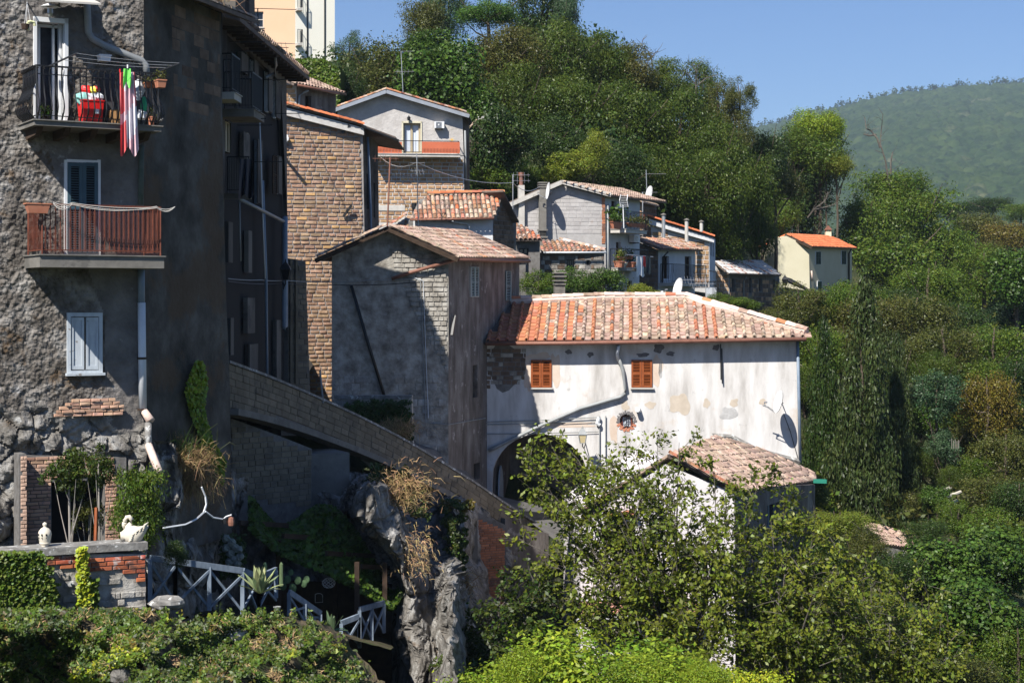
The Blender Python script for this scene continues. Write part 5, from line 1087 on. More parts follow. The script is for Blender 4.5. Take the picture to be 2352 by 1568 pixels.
for cx, cy, rx, ry, mt_, sd in ((1562, 928, 23, 25, pat, 1), (1436, 932, 9, 11, pat, 2), (1494, 930, 11, 9, pat, 3), (1623, 926, 7, 12, pat, 4), (1686, 925, 10, 9, pat, 5), (1752, 923, 9, 7, pat, 6), (1674, 949, 19, 15, grp, 7),
    (1306, 808, 7, 6, drk, 8), (1356, 814, 7, 6, drk, 9), (1513, 800, 12, 10, drk, 10), (1477, 815, 14, 5, drk, 11), (1645, 798, 8, 7, drk, 12), (1517, 850, 4, 20, grp, 13), (1275, 850, 12, 40, sal, 14), (1212, 858, 9, 42, sal, 15), (1508, 850, 12, 38, sal, 16), (1240, 818, 26, 8, sal, 17), (1540, 812, 10, 5, drk, 19), (1300, 975, 70, 6, sal, 20), (1410, 985, 9, 35, sal, 21)): patch(WW, cx, cy, rx, ry, mt_, sd)
louver(wh, WW, 1219.5, 826, 1267, 889, wood, wood, .02, 15, .075); louver(wh, WW, 1450, 826, 1498, 889, wood, wood, .02, 15, .075)
for a, b in ((1217, 1270), (1448, 1502)): m = MB(); WW.box(m, a, 890, b, 893, 0, .12); m.build('window_sill', conclite, wh)
# small barred window with scrolls
w = casement(wh, WW, 1427, 954, 1452, 983, rust, curtain, off=-.14, fw=.05, bars=0)
m = MB()
for x in (1434, 1439.5, 1445): m.bar(WW.pt(x, 955, -.05), WW.pt(x, 983, -.05), .018)
for s_ in (-1, 1):
    for y, r_ in ((961, 1), (976, -1)): m.tube([WW.pt(1439.5 + s_*(1 + 3.5*math.sin(k*.8)), y + r_*3.6*math.cos(k*.8), -.04) for k in range(7)], .012, 4)
m.build('window_grille', iron, w)
for k in range(14):
    a = k*.449; patch(WW, 1439 + 19*math.cos(a), 967 + 20*math.sin(a), 4.5, 4.0, drk if math.sin(a) < .2 else terra, 30+k, .02, 'broken_brick', k=.4)
# roof
RW = Roof(WW, 1115, 785, 21, .5); ocol = {}
def wcol(ci, t, r):
    i = int(ci)
    if i < 6: return tileO if r < .94 else tileR
    r = .5*r + .5*(noise.noise(Vector((ci*.22, t*.55, 3)))*.9 + .5)
    if ci == i:
        if i not in ocol: ocol[i] = rnd.choice([.97, .92, .9, .08, .05, .5] if i < 14 else [.93, .45, .06, .05, .03, .03])
        p = ocol[i] * (1 if i < 26 else .35)
        return tileO if r < p else (tileW if r < p + (1-p)*.93 else tileP)
    p = max(.08, .8 - max(0, i-8)*.25) if i < 11 else .14
    return tileO if r < p*.9 else (tileP if r < .66 else tileW)
tiles(wh, RW, [(1111, 784), (1852, 775), (1853, 767), (1721, 729), (1611, 702), (1575, 688), (1388, 687.5), (1231, 695), (1172, 697)], .355, .36, None, pans=True, colmat=wcol, slab=.1)
m = MB(); 
hp = [(1172, 695), (1231, 693.5), (1388, 686), (1575, 686), (1611, 700), (1721, 727), (1852, 766)]
m.tube([RW.pt(*q, .05) for q in hp], .17, 7); m.build('ridge_mortar_bed', mortcap, wh)
for (p0, p1, n_) in ((hp[0], hp[2], 9), (hp[2], hp[3], 8), (hp[3], hp[6], 13)): ridge(wh, RW.pt(*p0, .15), RW.pt(*p1, .15), n_, [mortcap, mortcap, mortcap, tileP, mortcap, tileO], .15)
pipe(wh, [WW.pt(1115, 789, .6), WW.pt(1300, 788, .6), WW.pt(1852, 779, .6)], .075, rustpipe, 'gutter')
m = MB(); e0, e1 = WW.pt(1113, 786, .55), WW.pt(1852, 778, .55); m.prism([e0 - Vector((0, 0, .1)), e1 - Vector((0, 0, .1)), e1 - WW.n*.6 - Vector((0, 0, .1)), e0 - WW.n*.6 - Vector((0, 0, .1))], (0, 0, .06)); m.build('soffit', darkwood, wh)
rr = RW.pt(1388, 687); dn = -WW.n*3.2 - Vector((0, 0, 1.3)); m = MB(); m.prism([RW.pt(1172, 696), RW.pt(1388, 687), RW.pt(1575, 688), RW.pt(1575, 688) + dn, RW.pt(1172, 696) + dn], (0, 0, -.08)); m.build('rear_roof', tileP, wh)
pipe(wh, [WW.pt(1421, 794, .45), WW.pt(1417, 812, .25), WW.pt(1421, 828, .13)], .07, pipew, 'pipe_hopper')
pipe(wh, [WW.pt(1419, 820, .14), WW.pt(1426, 836, .13), WW.pt(1431, 852, .13), WW.pt(1437, 893, .13), WW.pt(1435, 903, .13), WW.pt(1425, 911, .13), WW.pt(1332, 938, .13), WW.pt(1240, 978, .16), WW.pt(1140, 1026, .16), WW.pt(1122, 1034, .16)], .068, pipeg)
pipe(wh, [WW.pt(1832, 783, .1), WW.pt(1838, 1062, .1)], .06, pipeb, 'corner_drainpipe')
for x, y0, y1 in ((1655, 790, 872), (1658, 800, 880)): m = MB(); m.bar(WW.pt(x, y0, .06), WW.pt(x+1, y1, .12), .035); m.build('hanging_rod', iron, wh)
for y0, y1, lb in ((969, 958, 'topmost of the wires crossing above the archway'), (975, 966, 'middle of the wires crossing above the archway'), (996, 991, 'lowest of the wires crossing above the archway')): cable('wall_cable', lb, [WW.pt(1115, y0, .08), WW.pt(1230, (y0+y1)/2+2, .08), WW.pt(1375, y1, .08)], .016, pipeg)
for x in (1377, 1391): m = MB(); m.tube([WW.pt(x, 955, .07), WW.pt(x, 1062, .07)], .025, 5); m.build('conduit', pipeg, wh)
m = MB(); m.tube([WW.pt(1376, 958, .1), WW.pt(1372, 972, .12), WW.pt(1378, 976, .12)], .08, 7); m.build('junction_box', pipew, wh)
m = MB(); m.tube([WW.pt(1467, 942, .0), WW.pt(1464, 940, .3)], .10, 9); m.build('vent_pipe', pipew, wh)
lantern('grey street lantern with amber glass on the white house beside the archway', P(1338, 1005, 63.3), .42, WW.pt(1345, 1005, 0))
dw_ = dish('white satellite dish on a long arm at the corner of the white house', WW.pt(1787, 922, .95), (-.93, -.20, .25), .44, pole=WW.pt(1796, 926, 0))
m = MB(); m.tube([WW.pt(1752, 931, .9), WW.pt(1765, 935, .9), WW.pt(1778, 943, .9)], .02, 5); m.build('receiver_arm', steel, dw_)
cable('wall_cable', 'black cable dropping from the dish at the corner of the white house', [WW.pt(1800, 950, .05), WW.pt(1815, 990, .06), WW.pt(1835, 1060, .06), WW.pt(1860, 1095, .4)], .014, iron)
# chimney and things on its roof
chm = thing('block_chimney', 'grey concrete block chimney with three ledges behind the orange roof ridge', 'chimney', P(1287, 700, 70.5)); WK = Wall(1274, 70.5, 8)
for i in range(4): m = MB(); WK.box(m, 1275, 655 + i*12, 1298, 666.6 + i*12, -.4, 0); m.build('block', concrete, chm)
for i, y in enumerate((625, 633, 643, 651)): m = MB(); WK.box(m, 1272 + (i == 3)*1.5, y, 1301 - (i == 3)*1.5, y + 3, -.46, .06); WK.box(m, 1277, y+3, 1296, y+8, -.36, -.04); m.build('ledge', concrete, chm)
dd_ = dish('large weathered dish standing behind the middle of the orange roof', P(1556, 663, 72.4), (-.93, -.33, .22), .48, pole=P(1560, 690, 72.4))
m = MB(); m.tube([P(1522, 672, 72.7), P(1553, 692, 72.4)], .035, 6); m.tube([P(1520, 668, 72.7), P(1522, 677, 72.7)], .06, 6); m.build('receiver_arm', white, dd_)
antenna('spiky aerial on a pole beside the large weathered dish', P(1621, 700, 72.4), P(1621, 640, 72.4), [(.95, 1.1, .2, 8, 10), (.8, .8, .4, -30, 6), (.65, .7, .2, 25, 5)])
# ================================================================ LOWER HOUSE WITH RUSTIC ROOF
lh = thing('lower_house', 'pinkish white gabled house with a rustic pale tiled roof behind the elm branches', 'house', P(1560, 1560, 54)); WF = Wall(1330, 53.5, 3)
m = MB(); WF.face(m, [(1334, 1190), (1530, 1066), (1686, 1132), (1690, 1620), (1332, 1620)], [(1408, 1205, 1460, 1262), (1495, 1205, 1512, 1250)], 0, .35, 6); m.build('gable_wall', pinkw, lh)
casement(lh, WF, 1408, 1205, 1460, 1262, darkwood, glass); casement(lh, WF, 1495, 1205, 1512, 1250, pipeb, glass, bars=0)
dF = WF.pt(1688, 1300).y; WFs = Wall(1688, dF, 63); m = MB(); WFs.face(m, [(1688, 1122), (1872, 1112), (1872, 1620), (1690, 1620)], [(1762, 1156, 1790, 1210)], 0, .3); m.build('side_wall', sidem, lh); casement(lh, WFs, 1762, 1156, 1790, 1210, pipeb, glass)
A_ = P(1700, 1130, 53.8); B_ = P(1873, 1104, 62.2); Q_ = P(1533, 1043, 53.6); RL = Roof.pts(A_, B_, Q_); e = (B_-A_).length; c3 = RL.st(1642, 1001); q0 = ((Q_-A_).dot(RL.u), (Q_-A_).dot(RL.v))
tiles(lh, RL, [(0, 0), (e, 0), RL.st(1868, 1085), RL.st(1745, 1030), c3, q0], .215, .33, [tileP, tileP, tileW], [6, 2, 2], True, hgt=.42, jit=2.2)
m = MB(); L0 = P(1325, 1172, 53.2); m.prism([L0, Q_, Q_ + (B_-A_)*.8, L0 + (B_-A_)*.8], (0, 0, -.09)); m.build('roof_deck', tileP, lh)
ridge(lh, P(1536, 1040, 53.4), P(1700, 1127, 53.6), 20, [tileR, tileP, tileO], .11, 'verge_tile')
m = MB(); a, b = WW.pt(1635, 1000, .05), WW.pt(1838, 1060, .05); m.tube([a, WW.pt(1680, 1003, .1), WW.pt(1740, 1034, .1), b], .11, 6); m.build('mortar_flashing', lichen, lh)
m = MB(); m.prism([P(1330, 1410, 52.4), P(1600, 1410, 52.8), P(1600, 1385, 53.7), P(1330, 1385, 53.4)], (0, 0, .06)); m.build('canopy_roof', mat('terracotta_lean_to', [(.5, .24, .17), (.6, .33, .25)], sc=4, bump=.5), lh); m = MB(); m.bar(P(1326, 1417, 52.3), P(1602, 1417, 52.7), .1); m.build('canopy_gutter', white, lh)
m = MB(); m.prism([WF.pt(1400, 1192, .3), WF.pt(1462, 1180, .3), WF.pt(1462, 1172, 0.), WF.pt(1400, 1184, 0.)], (0, 0, .06)); m.build('window_hood', terra, lh)
m = MB(); m.bar(P(1868, 1104, 61.6), P(1898, 1105, 61.6), .12, .14); m.build('green_gutter_end', mat('green_metal', [(.03, .22, .15)], rough=.4), lh)
# ================================================================ GREY BLOCK HOUSE WITH BALCONIES (upper village)
WE = Wall(1172, 84, 9); eh = thing('painted_block_house', 'pale grey painted block house with plant filled balconies and tall chimneys', 'house', WE.w(3, -2, -2)); dE = WE.pt(1390, 520).y; WEs = Wall(1390, dE, 60)
m = MB(); WE.face(m, [(1172, 474), (1291, 426), (1390, 452), (1392, 700), (1172, 700)], [(1339, 584, 1345, 590)], 0, .3); m.build('gable_wall', paintm, eh)
m = MB(); m.prism([WE.pt(x, y, -.31) for x, y in ((1174, 474), (1291, 427), (1386, 452), (1386, 700), (1174, 700))], -WE.n*6); m.build('inner_body', paintm, eh)
blocks(eh, WE, [(1212, 464), (1291, 434), (1384, 458), (1386, 536), (1212, 536)], .19, .40, [paintb], None, 0, .012, .012, 'block', 300)
blocks(eh, WE, [(1382, 452), (1390, 454), (1391, 560), (1382, 560)], .1, .25, [dimbrick], None, 0.02, .012, .012, 'brick', 40)
for (x0, y0), (x1, y1) in (((1168, 472), (1291, 418)), ((1291, 418), (1403, 448))):
    a, b = WE.pt(x0, y0, .35), WE.pt(x1, y1, .35); m = MB(); m.bar(a, b, .08, .2); m.build('verge_board', conclite, eh)
m = MB(); m.prism([WE.pt(1168, 470, .3), WE.pt(1291, 416, .3), WE.pt(1291, 416, .3) - WE.n*6, WE.pt(1168, 470, .3) - WE.n*6], (0, 0, .07)); m.build('roof_deck', roofbase, eh)
A_, B_, Q_ = WE.pt(1403, 449, .4), WEs.w(6.2, WE.pt(1403, 449, .4).z, .5), WE.pt(1291, 417, .4); RE = Roof.pts(A_, B_, Q_); e = (B_-A_).length; q0 = ((Q_-A_).dot(RE.u), (Q_-A_).dot(RE.v))
tiles(eh, RE, [(0, 0), (e, 0), (e+q0[0], q0[1]), q0], .23, .36, [tileP, tileP, tileW], [6, 2, 2], True)
EH = [(1404, 462, 1416, 520), (1432, 465, 1444, 522), (1415, 556, 1426, 602), (1440, 645, 1452, 690)]
m = MB(); WEs.face(m, [(1390, 452), (1470, 452), (1468, 700), (1392, 700)], EH, 0, .3); m.build('side_wall', bluew, eh)
for h in EH: casement(eh, WEs, *h, [darkwood, bluew, darkwood, darkwood][EH.index(h)], glass, fw=.12)
balcony(eh, WEs, 1396, 527, 1486, 1.0, .16, .9, 26, iron, conclite, 0., r=.008); balcony(eh, WEs, 1398, 616, 1490, 1.0, .12, .95, 26, iron, conclite, 0., r=.008)
pipe(eh, [WEs.pt(1396, 470, .1), WEs.pt(1397, 700, .1)], .05, pipeg)
for lb, x0, x1, y0, y1, mt_, n_ in (('leafy shrub in a box at the near corner of the upper plant balcony', 1404, 1425, 510, 526, L_fig, 420), ('straggly trailing plants in boxes along the upper plant balcony', 1440, 1485, 514, 522, L_olive, 500), ('bright green plant in a red trough on the lower plant balcony', 1419, 1436, 590, 598, L_yel, 240), ('terracotta pot with foliage at the lower plant balcony corner', 1416, 1428, 600, 614, L_olive, 200), ('dark fern in a terracotta pot in the lower plant balcony middle', 1442, 1454, 602, 614, L_fig, 200), ('small red pot hung high on the lower plant balcony', 1441, 1449, 588, 595, L_dark, 90)):
    pot(lb, WEs, x0, x1, y0, y1, .8, terra, mt_, .38, n_, .11, spread=1.1, seg=4 if x1-x0 > 16 else 12, dep=.12 if x1-x0 > 16 else .14)
pot('broad leaved cactus like plant behind the upper plant balcony rail', WEs, 1406, 1420, 500, 508, .4, terra, L_fig, .6, 160, .22)
t, c, w, dd, h = tub('pale ceramic jar on the lower plant balcony floor', 'jar', 'ceramic_jar', WEs, 1429, 1437, 603, 614, .8, swanm, .6, 12)
aircon('white air conditioner above the lower plant balcony', WEs, 1443, 541, 1456, 557)
cloth('long white towel hanging from the lower plant balcony line', WEs, 1462, 1477, 589, 634, 1.25, [white], 1.5, .05, 2, 'towel'); cloth('small red garment on the lower plant balcony line', WEs, 1477, 1482, 588, 612, 1.25, [red], 1, .03, 0, 'laundry', 'red_garment'); cloth('black garments at the end of the lower plant balcony line', WEs, 1483, 1494, 588, 628, 1.25, [iron], 1.5, .04, 0, 'laundry', 'black_garment')
cable('washing_line', 'washing line strung out from the lower plant balcony', [WEs.pt(1440, 585, 1.2), WEs.pt(1500, 590, 1.2)], .02, steel)
def stack(label, W, x0, x1, y0, y1, off, mt, pot_=None, slot=None, dep=.36, cap=True):
    t = thing('tall_chimney', label, 'chimney', W.pt((x0+x1)/2, y1, off)); m = MB(); a0, z0, a1, z1 = W.box(m, x0, y0, x1, y1, off-dep, off); m.build('shaft', mt, t); q = MB()
    if cap:
        for i in range(3): q.box(W.w((a0+a1)/2, z1 + .05 + i*.11, off-dep/2), W.u*((a1-a0)/2+.05), W.n*(dep/2+.05), Vector((0, 0, .03)))
        q.box(W.w((a0+a1)/2, z1 + .14, off-dep/2), W.u*((a1-a0)/2-.05), W.n*(dep/2-.05), Vector((0, 0, .16))); q.build('chimney_cap', concrete, t)
    if pot_: q = MB(); c = W.w((a0+a1)/2, z1, off-dep/2); q.tube([c, c + Vector((0, 0, pot_))], .10, 8); q.tube([c + Vector((0, 0, pot_)), c + Vector((0, 0, pot_+.18))], .14, 8); q.build('chimney_pot', rustpipe, t)
    if slot:
        q = MB(); z = W.sz(x0, slot, off)[1]; [q.box(W.w((a0+a1)/2, z + k, off-dep/2), W.u*((a1-a0)/2+.06), W.n*(dep/2+.06), Vector((0, 0, .04))) for k in (0, -.35)]; q.build('collar', concrete, t)
        q = MB(); [q.box(W.w(a0 + (a1-a0)*(i+.5)/5, z - .18, off+.004), W.u*.022, W.n*.01, Vector((0, 0, .11))) for i in range(5)]; q.build('vents', dark, t)
stack('pale rendered chimney with a brown pot beside the roof aerial', WE, 1190, 1203, 426, 522, .25, conclite, .45, cap=False); stack('tall mottled chimney with stacked caps against the painted block gable', WE, 1240, 1255, 432, 566, .5, concrete, None, 528)
dish('grey satellite dish seen edge on against the painted block gable', WE.pt(1258, 438, .9), (-.97, -.2, .12), .42, mt=white, pole=WE.pt(1266, 445, 0))
t = antenna('television aerial with angled prongs on a red based pole', P(1178, 590, 79), P(1178, 402, 79), [(1, .05, .8, 5, 5), (.93, .05, .8, 0, 5)], steel, .022)
m = MB(); m.tube([P(1178, 600, 78.9), P(1178, 520, 78.9)], .05, 6); m.build('pole_sleeve', tileN, t)
t = antenna('curved grid aerial on a pole in the upper plant balcony', P(1433, 524, 83.6), P(1431, 470, 83.6), [], white, .025); m = MB()
for i in range(7): m.bar(P(1423, 450+i*4, 83.5), P(1442, 450+i*4, 83.5), .012)
m.tube([P(1426, 447, 83.5), P(1423, 460, 83.4), P(1426, 475, 83.5)], .02, 5); m.tube([P(1442, 447, 83.5), P(1440, 460, 83.4), P(1443, 475, 83.5)], .02, 5); m.build('grid_reflector', white, t)
antenna('pale T shaped aerial above the painted block house', P(1476, 505, 92), P(1476, 442, 92), [(1, .05, .8, 0, 0)], steel, .03); antenna('thin aerial with two bars behind the painted block house', P(1486, 455, 94), P(1484, 390, 94), [(1, 0, .0, 0, 0), (.85, .05, 1.1, 0, 0)], steel, .02)
dish('small white dish on the roof beside the T shaped aerial', P(1490, 445, 93), (-.9, -.35, .2), .45, pole=P(1493, 452, 93.2))
# low houses in front of it
WH = Wall(1180, 80, 6); hh = thing('lean_to_house', 'low dark house with a mottled tiled lean to roof below the tall aerial', 'house', WH.w(1, -1, -1))
m = MB(); WH.face(m, [(1182, 546), (1240, 546), (1240, 700), (1182, 700)], [(1193, 570, 1214, 608)], 0, .3, 3); m.build('front_wall', mortard, hh); casement(hh, WH, 1193, 570, 1214, 608, iron, glass, hbar=2)
RH = Roof(WH, 1182, 548, 22, .3); tiles(hh, RH, [(1180, 550), (1246, 550), (1226, 533), (1205, 520), (1182, 514)], .22, .33, [tileR, tileP, tileN], [4, 4, 1.5])
WJ = Wall(1240, 82, 6); jh = thing('stone_lean_to', 'low stone lean to with a red tiled roof against the painted block house', 'house', WJ.w(1, -1, -1))
m = MB(); WJ.face(m, [(1240, 580), (1388, 576), (1388, 720), (1240, 720)], [(1301, 596, 1319, 622), (1347, 597, 1355, 609)], 0, .3, 2.5); m.build('front_wall', mortard, jh); casement(jh, WJ, 1301, 596, 1319, 622, iron, glass, bars=3, fw=.03); casement(jh, WJ, 1347, 597, 1355, 609, iron, dark, bars=0)
blocks(jh, WJ, [(1242, 584), (1386, 582), (1386, 640), (1242, 650)], .22, .34, [stonem, tuffd], [2, 1], 0, .02, .03, 'stone', 120, holes=[(1299, 594, 1321, 624), (1345, 595, 1357, 611)])
RJ = Roof(WJ, 1240, 579, 20, .3); tiles(jh, RJ, [(1243, 580), (1392, 577), (1330, 560), (1288, 553), (1244, 553)], .22, .33, [tileR, tileP, tileR], [4, 3, 1]); ridge(jh, RJ.pt(1286, 552, .05), RJ.pt(1390, 576, .05), 12, [tileP, mortcap], .12, 'verge_tile')
pipe(jh, [WJ.pt(1248, 580, .35), WJ.pt(1392, 580, .35)], .05, pipew, 'gutter')
# ================================================================ UPPER VILLAGE, FARTHER HOUSES
WU = Wall(1456, 98, 8); uh = thing('upper_tuff_house', 'small tuff house with a flat stone roof peeking over the village', 'house', WU.w(1, 2, -1))
m = MB(); WU.face(m, [(1452, 456), (1477, 466), (1477, 540), (1452, 540)], (), 0, .3, 2); m.build('front_wall', mortar, uh); blocks(uh, WU, [(1453, 460), (1476, 469), (1476, 535), (1453, 535)], .26, .42, [tuff2], None, 0, .03, .04, 'tuff_block', 50)
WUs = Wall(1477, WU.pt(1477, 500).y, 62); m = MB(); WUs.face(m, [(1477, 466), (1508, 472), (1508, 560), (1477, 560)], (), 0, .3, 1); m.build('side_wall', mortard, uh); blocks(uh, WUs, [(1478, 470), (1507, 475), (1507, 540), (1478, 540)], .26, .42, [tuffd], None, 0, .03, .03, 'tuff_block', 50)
m = MB(); m.prism([WU.pt(1450, 453, .3), WUs.pt(1478, 466, .3), WUs.pt(1514, 475, .4), P(1480, 455, 106)], (0, 0, .1)); m.build('roof_deck', tileP, uh)
m = MB(); [m.bar(P(1455+i*3.4, 507, 96), P(1459+i*3.4, 490, 96), .03) for i in range(8)]; [m.bar(P(1459+i*3.4, 507, 96), P(1455+i*3.4, 490, 96), .03) for i in range(8)]; m.build('trellis', rust, base=P(1468, 500, 96), label='rusty lattice panel beside the upper plant balcony', cat='trellis')
WT = Wall(1487, 99, 10); th_ = thing('tuff_house_with_flues', 'brown tuff block house with an orange sloping verge and three flues', 'house', WT.w(3, -1, -1)); dT = WT.pt(1629, 580).y; WTs = Wall(1629, dT, 61)
m = MB(); WT.face(m, [(1487, 504), (1629, 546), (1631, 760), (1487, 760)], (), 0, .3, 5); m.build('front_wall', mortarl, th_)
blocks(th_, WT, [(1490, 522), (1628, 558), (1629, 660), (1490, 660)], .27, .48, [tuff2, tuff2, tuff2, conclite], [5, 2, 2, 0.05], 0, .03, .045, 'tuff_block', 300)
m = MB(); WTs.face(m, [(1629, 546), (1643, 549), (1643, 700), (1631, 700)], [(1632, 556, 1635, 588), (1637, 558, 1640, 590)], 0, .3); m.build('side_wall', bluew, th_); casement(th_, WTs, 1632, 556, 1635, 588, darkwood, glass, bars=0, fw=.2); casement(th_, WTs, 1637, 558, 1640, 590, darkwood, glass, bars=0, fw=.2)
a, b = WT.pt(1484, 499, .25), WT.pt(1640, 546, .25); m = MB(); m.prism([a - Vector((0, 0, .03)), b - Vector((0, 0, .03)), b - Vector((0, 0, .28)), a - Vector((0, 0, .35))], -WT.n*.24); m.build('verge_mortar', whitest, th_)
m = MB(); m.prism([a, b, b - WT.n*5, a - WT.n*5], (0, 0, .06)); m.build('roof_deck', roofbase, th_); ridge(th_, WT.pt(1485, 496, .3), WT.pt(1640, 543, .3), 18, [tileN], .13, 'verge_tile')
for lb, x, y0, y1, mt_, r_ in (('fat grey metal flue on the tuff house', 1524, 496, 546, steel, .11), ('pale square flue on the tuff house', 1577, 508, 559, conclite, .11), ('short pale flue near the low end of the tuff house roof', 1611, 512, 532, conclite, .1)):
    t = thing('flue', lb, 'flue', P(x, y1, 98)); m = MB(); m.tube([P(x, y1, 98), P(x, y0, 98)], r_, 8); m.build('flue_pipe', mt_, t); m = MB(); m.lathe([(r_*.4, 0), (r_*1.5, .02), (r_*1.5, .07), (.01, .14)], P(x, y0-1, 98), 8); m.build('flue_cap', concrete, t)
WY = Wall(1457, 91, -4); yh = thing('shed_roofed_house', 'shaded white house with a low tiled roof and a curved iron balcony', 'house', WY.w(2, -2, -2)); dY = WY.pt(1512, 600).y; WYs = Wall(1512, dY, 62)
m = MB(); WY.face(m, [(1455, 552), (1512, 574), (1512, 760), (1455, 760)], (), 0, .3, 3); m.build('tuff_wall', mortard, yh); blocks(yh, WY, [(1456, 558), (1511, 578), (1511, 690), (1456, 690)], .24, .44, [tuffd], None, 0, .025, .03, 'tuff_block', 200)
YH = [(1524, 588, 1537, 640), (1573, 589, 1588, 640)]
m = MB(); WYs.face(m, [(1512, 574), (1597, 573), (1595, 760), (1512, 760)], YH, 0, .3, 1.); m.build('front_wall', bluew, yh)
for h in YH: casement(yh, WYs, *h, darkwood, dark, fw=.12)
RY = Roof.pts(WYs.pt(1518, 572, .45), WYs.pt(1613, 574, .45), P(1457, 546, 91)); e = RY.st(1613, 573)[0]; q0 = (P(1457, 546, 91)-RY.E); q0 = (q0.dot(RY.u), q0.dot(RY.v))
tiles(yh, RY, [(0, 0), (e, 0), (e+q0[0]*.6, q0[1]*1.), q0], .23, .34, [tileR, tileP, tileW], [4, 3, 2], True)
balcony(yh, WYs, 1513, 651, 1625, .85, .14, 1.0, 44, iron, conclite, .1, r=.01); pipe(yh, [WYs.pt(1535, 578, .4), WYs.pt(1523, 590, .1), WYs.pt(1521, 650, .1)], .05, iron)
# small railed landing
WZ = Wall(1618, 88, 20); zh = thing('iron_balcony_landing', 'small iron landing with rails and a post above the orange roof', 'landing', WZ.w(.5, -1, 0)); s_, e_, z_ = balcony(zh, WZ, 1621, 690, 1666, 1.2, .12, .95, 16, iron, conclite, 0, r=.010)
[MB().bar(P(1640+i*7, 690, 89), P(1640+i*7, 618, 89), .03).build('post', iron, zh) for i in range(4)]; MB().bar(P(1628, 622, 88), P(1668, 628, 88), .04).build('top_bar', iron, zh); m = MB(); WZ.box(m, 1624, 660, 1646, 688, .3, .5); m.build('washing_machine', bluew, zh)
WO = Wall(1643, 103, 14); oh = thing('low_tuff_barn', 'long low dark tuff block house with a pale lichened roof', 'house', WO.w(1, -2, -1)); dO = WO.pt(1675, 650).y; WOs = Wall(1675, dO, 62)
m = MB(); WO.face(m, [(1643, 610), (1675, 630), (1675, 760), (1643, 760)], (), 0, .3, 3); m.build('end_wall', mortarl, oh); blocks(oh, WO, [(1644, 614), (1674, 632), (1674, 700), (1644, 700)], .26, .42, [tuff2], None, 0, .03, .04, 'tuff_block', 50)
OH = [(1681, 640, 1688, 670), (1720, 638, 1726, 672), (1743, 640, 1750, 668), (1775, 642, 1781, 668)]
m = MB(); WOs.face(m, [(1675, 630), (1790, 632), (1790, 760), (1675, 760)], OH, 0, .3); m.build('front_wall', mortard, oh)
for h in OH: casement(oh, WOs, *h, darkwood, dark, fw=.1, bars=0)
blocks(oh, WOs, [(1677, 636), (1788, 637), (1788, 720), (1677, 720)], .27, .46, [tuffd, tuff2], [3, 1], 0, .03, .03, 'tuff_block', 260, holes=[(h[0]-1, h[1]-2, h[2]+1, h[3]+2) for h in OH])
RO = Roof.pts(WOs.pt(1674, 628, .5), WOs.pt(1795, 632, .5), P(1642, 601, 103)); e = RO.st(1795, 632)[0]; q0 = (P(1642, 601, 103)-RO.E); q0 = (q0.dot(RO.u), q0.dot(RO.v)); grt = mat('lichen_grey_tile', [(.42, .40, .38), (.56, .54, .52)], sc=4, bump=.6, rv=.15)
tiles(oh, RO, [(0, 0), (e, 0), (e+q0[0]*.5, q0[1]*1.3), (q0[0]*1.1, q0[1]*1.1)], .25, .36, [grt, tileR], [8, 1], True); pipe(oh, [WOs.pt(1714, 636, .3), WOs.pt(1708, 645, .1), WOs.pt(1708, 740, .1)], .05, pipeg); pipe(oh, [WOs.pt(1789, 640, .1), WOs.pt(1789, 730, .1)], .05, pipeg)
# cream house
WA = Wall(1795, 131, 12); ah = thing('cream_house', 'small cream painted house with a new orange roof among the trees', 'house', WA.w(1, 0, -1)); dA = WA.pt(1858, 600).y; WAs = Wall(1858, dA, 55)
m = MB(); WA.face(m, [(1782, 548), (1806, 542), (1858, 566), (1861, 720), (1778, 720)], (), 0, .3, 3); m.build('gable_wall', cream, ah)
AH = [(1873, 578, 1884, 607), (1932, 576, 1942, 607), (1877, 646, 1886, 668), (1934, 645, 1943, 668)]
m = MB(); WAs.face(m, [(1858, 564), (1957, 570), (1957, 720), (1861, 720)], (), 0, .3); m.build('front_wall', creamf, ah)
for h in AH: louver(ah, WAs, *h, greenshut, greenshut, .02, 10, .1, frm=white)
RA = Roof.pts(WAs.pt(1867, 566, .5), WAs.pt(1968, 570, .5), P(1804, 537, 131.5)); e = RA.st(1968, 570)[0]; q0 = (P(1804, 537, 131.5)-RA.E); q0 = (q0.dot(RA.u), q0.dot(RA.v))
tiles(ah, RA, [(0, 0), (e, 0), (e+q0[0]*.95, q0[1]), q0], .26, .38, [tileN], None, True, jit=.3); m = MB(); m.prism([RA.w(q0[0], q0[1]), RA.w(e+q0[0]*.95, q0[1]), RA.w(e+q0[0]*.95, q0[1]) + Vector((-2, 1.5, -1)), RA.w(*q0) + Vector((-2, 1.5, -1))], (0, 0, -.1)); m.build('rear_roof', tileN, ah)
m = MB(); m.bar(RA.w(0, 0, -.12), RA.w(q0[0], q0[1], -.12), .08, .2); m.build('verge_board', darkwood, ah)
c = P(1902, 541, 138); m = MB(); m.abox(c + Vector((0, 0, -.2)), .45, .45, 1.0); chn = m.build('chimney', cream, ah); m = MB(); m.prism([c + Vector((-.3, -.25, .45)), c + Vector((.3, -.25, .45)), c + Vector((0, -.25, .8))], (0, .5, 0)); [m.abox(c + Vector((x, 0, .38)), .06, .4, .2) for x in (-.18, .18)]; m.build('chimney_hood', rustpipe, chn)
pipe(ah, [WAs.pt(1955, 572, .4), WAs.pt(1950, 582, .1), WAs.pt(1950, 700, .1)], .07, iron); pipe(ah, [WAs.pt(1864, 622, .1), WAs.pt(1866, 645, .1)], .06, mortcap, 'gas_pipe')
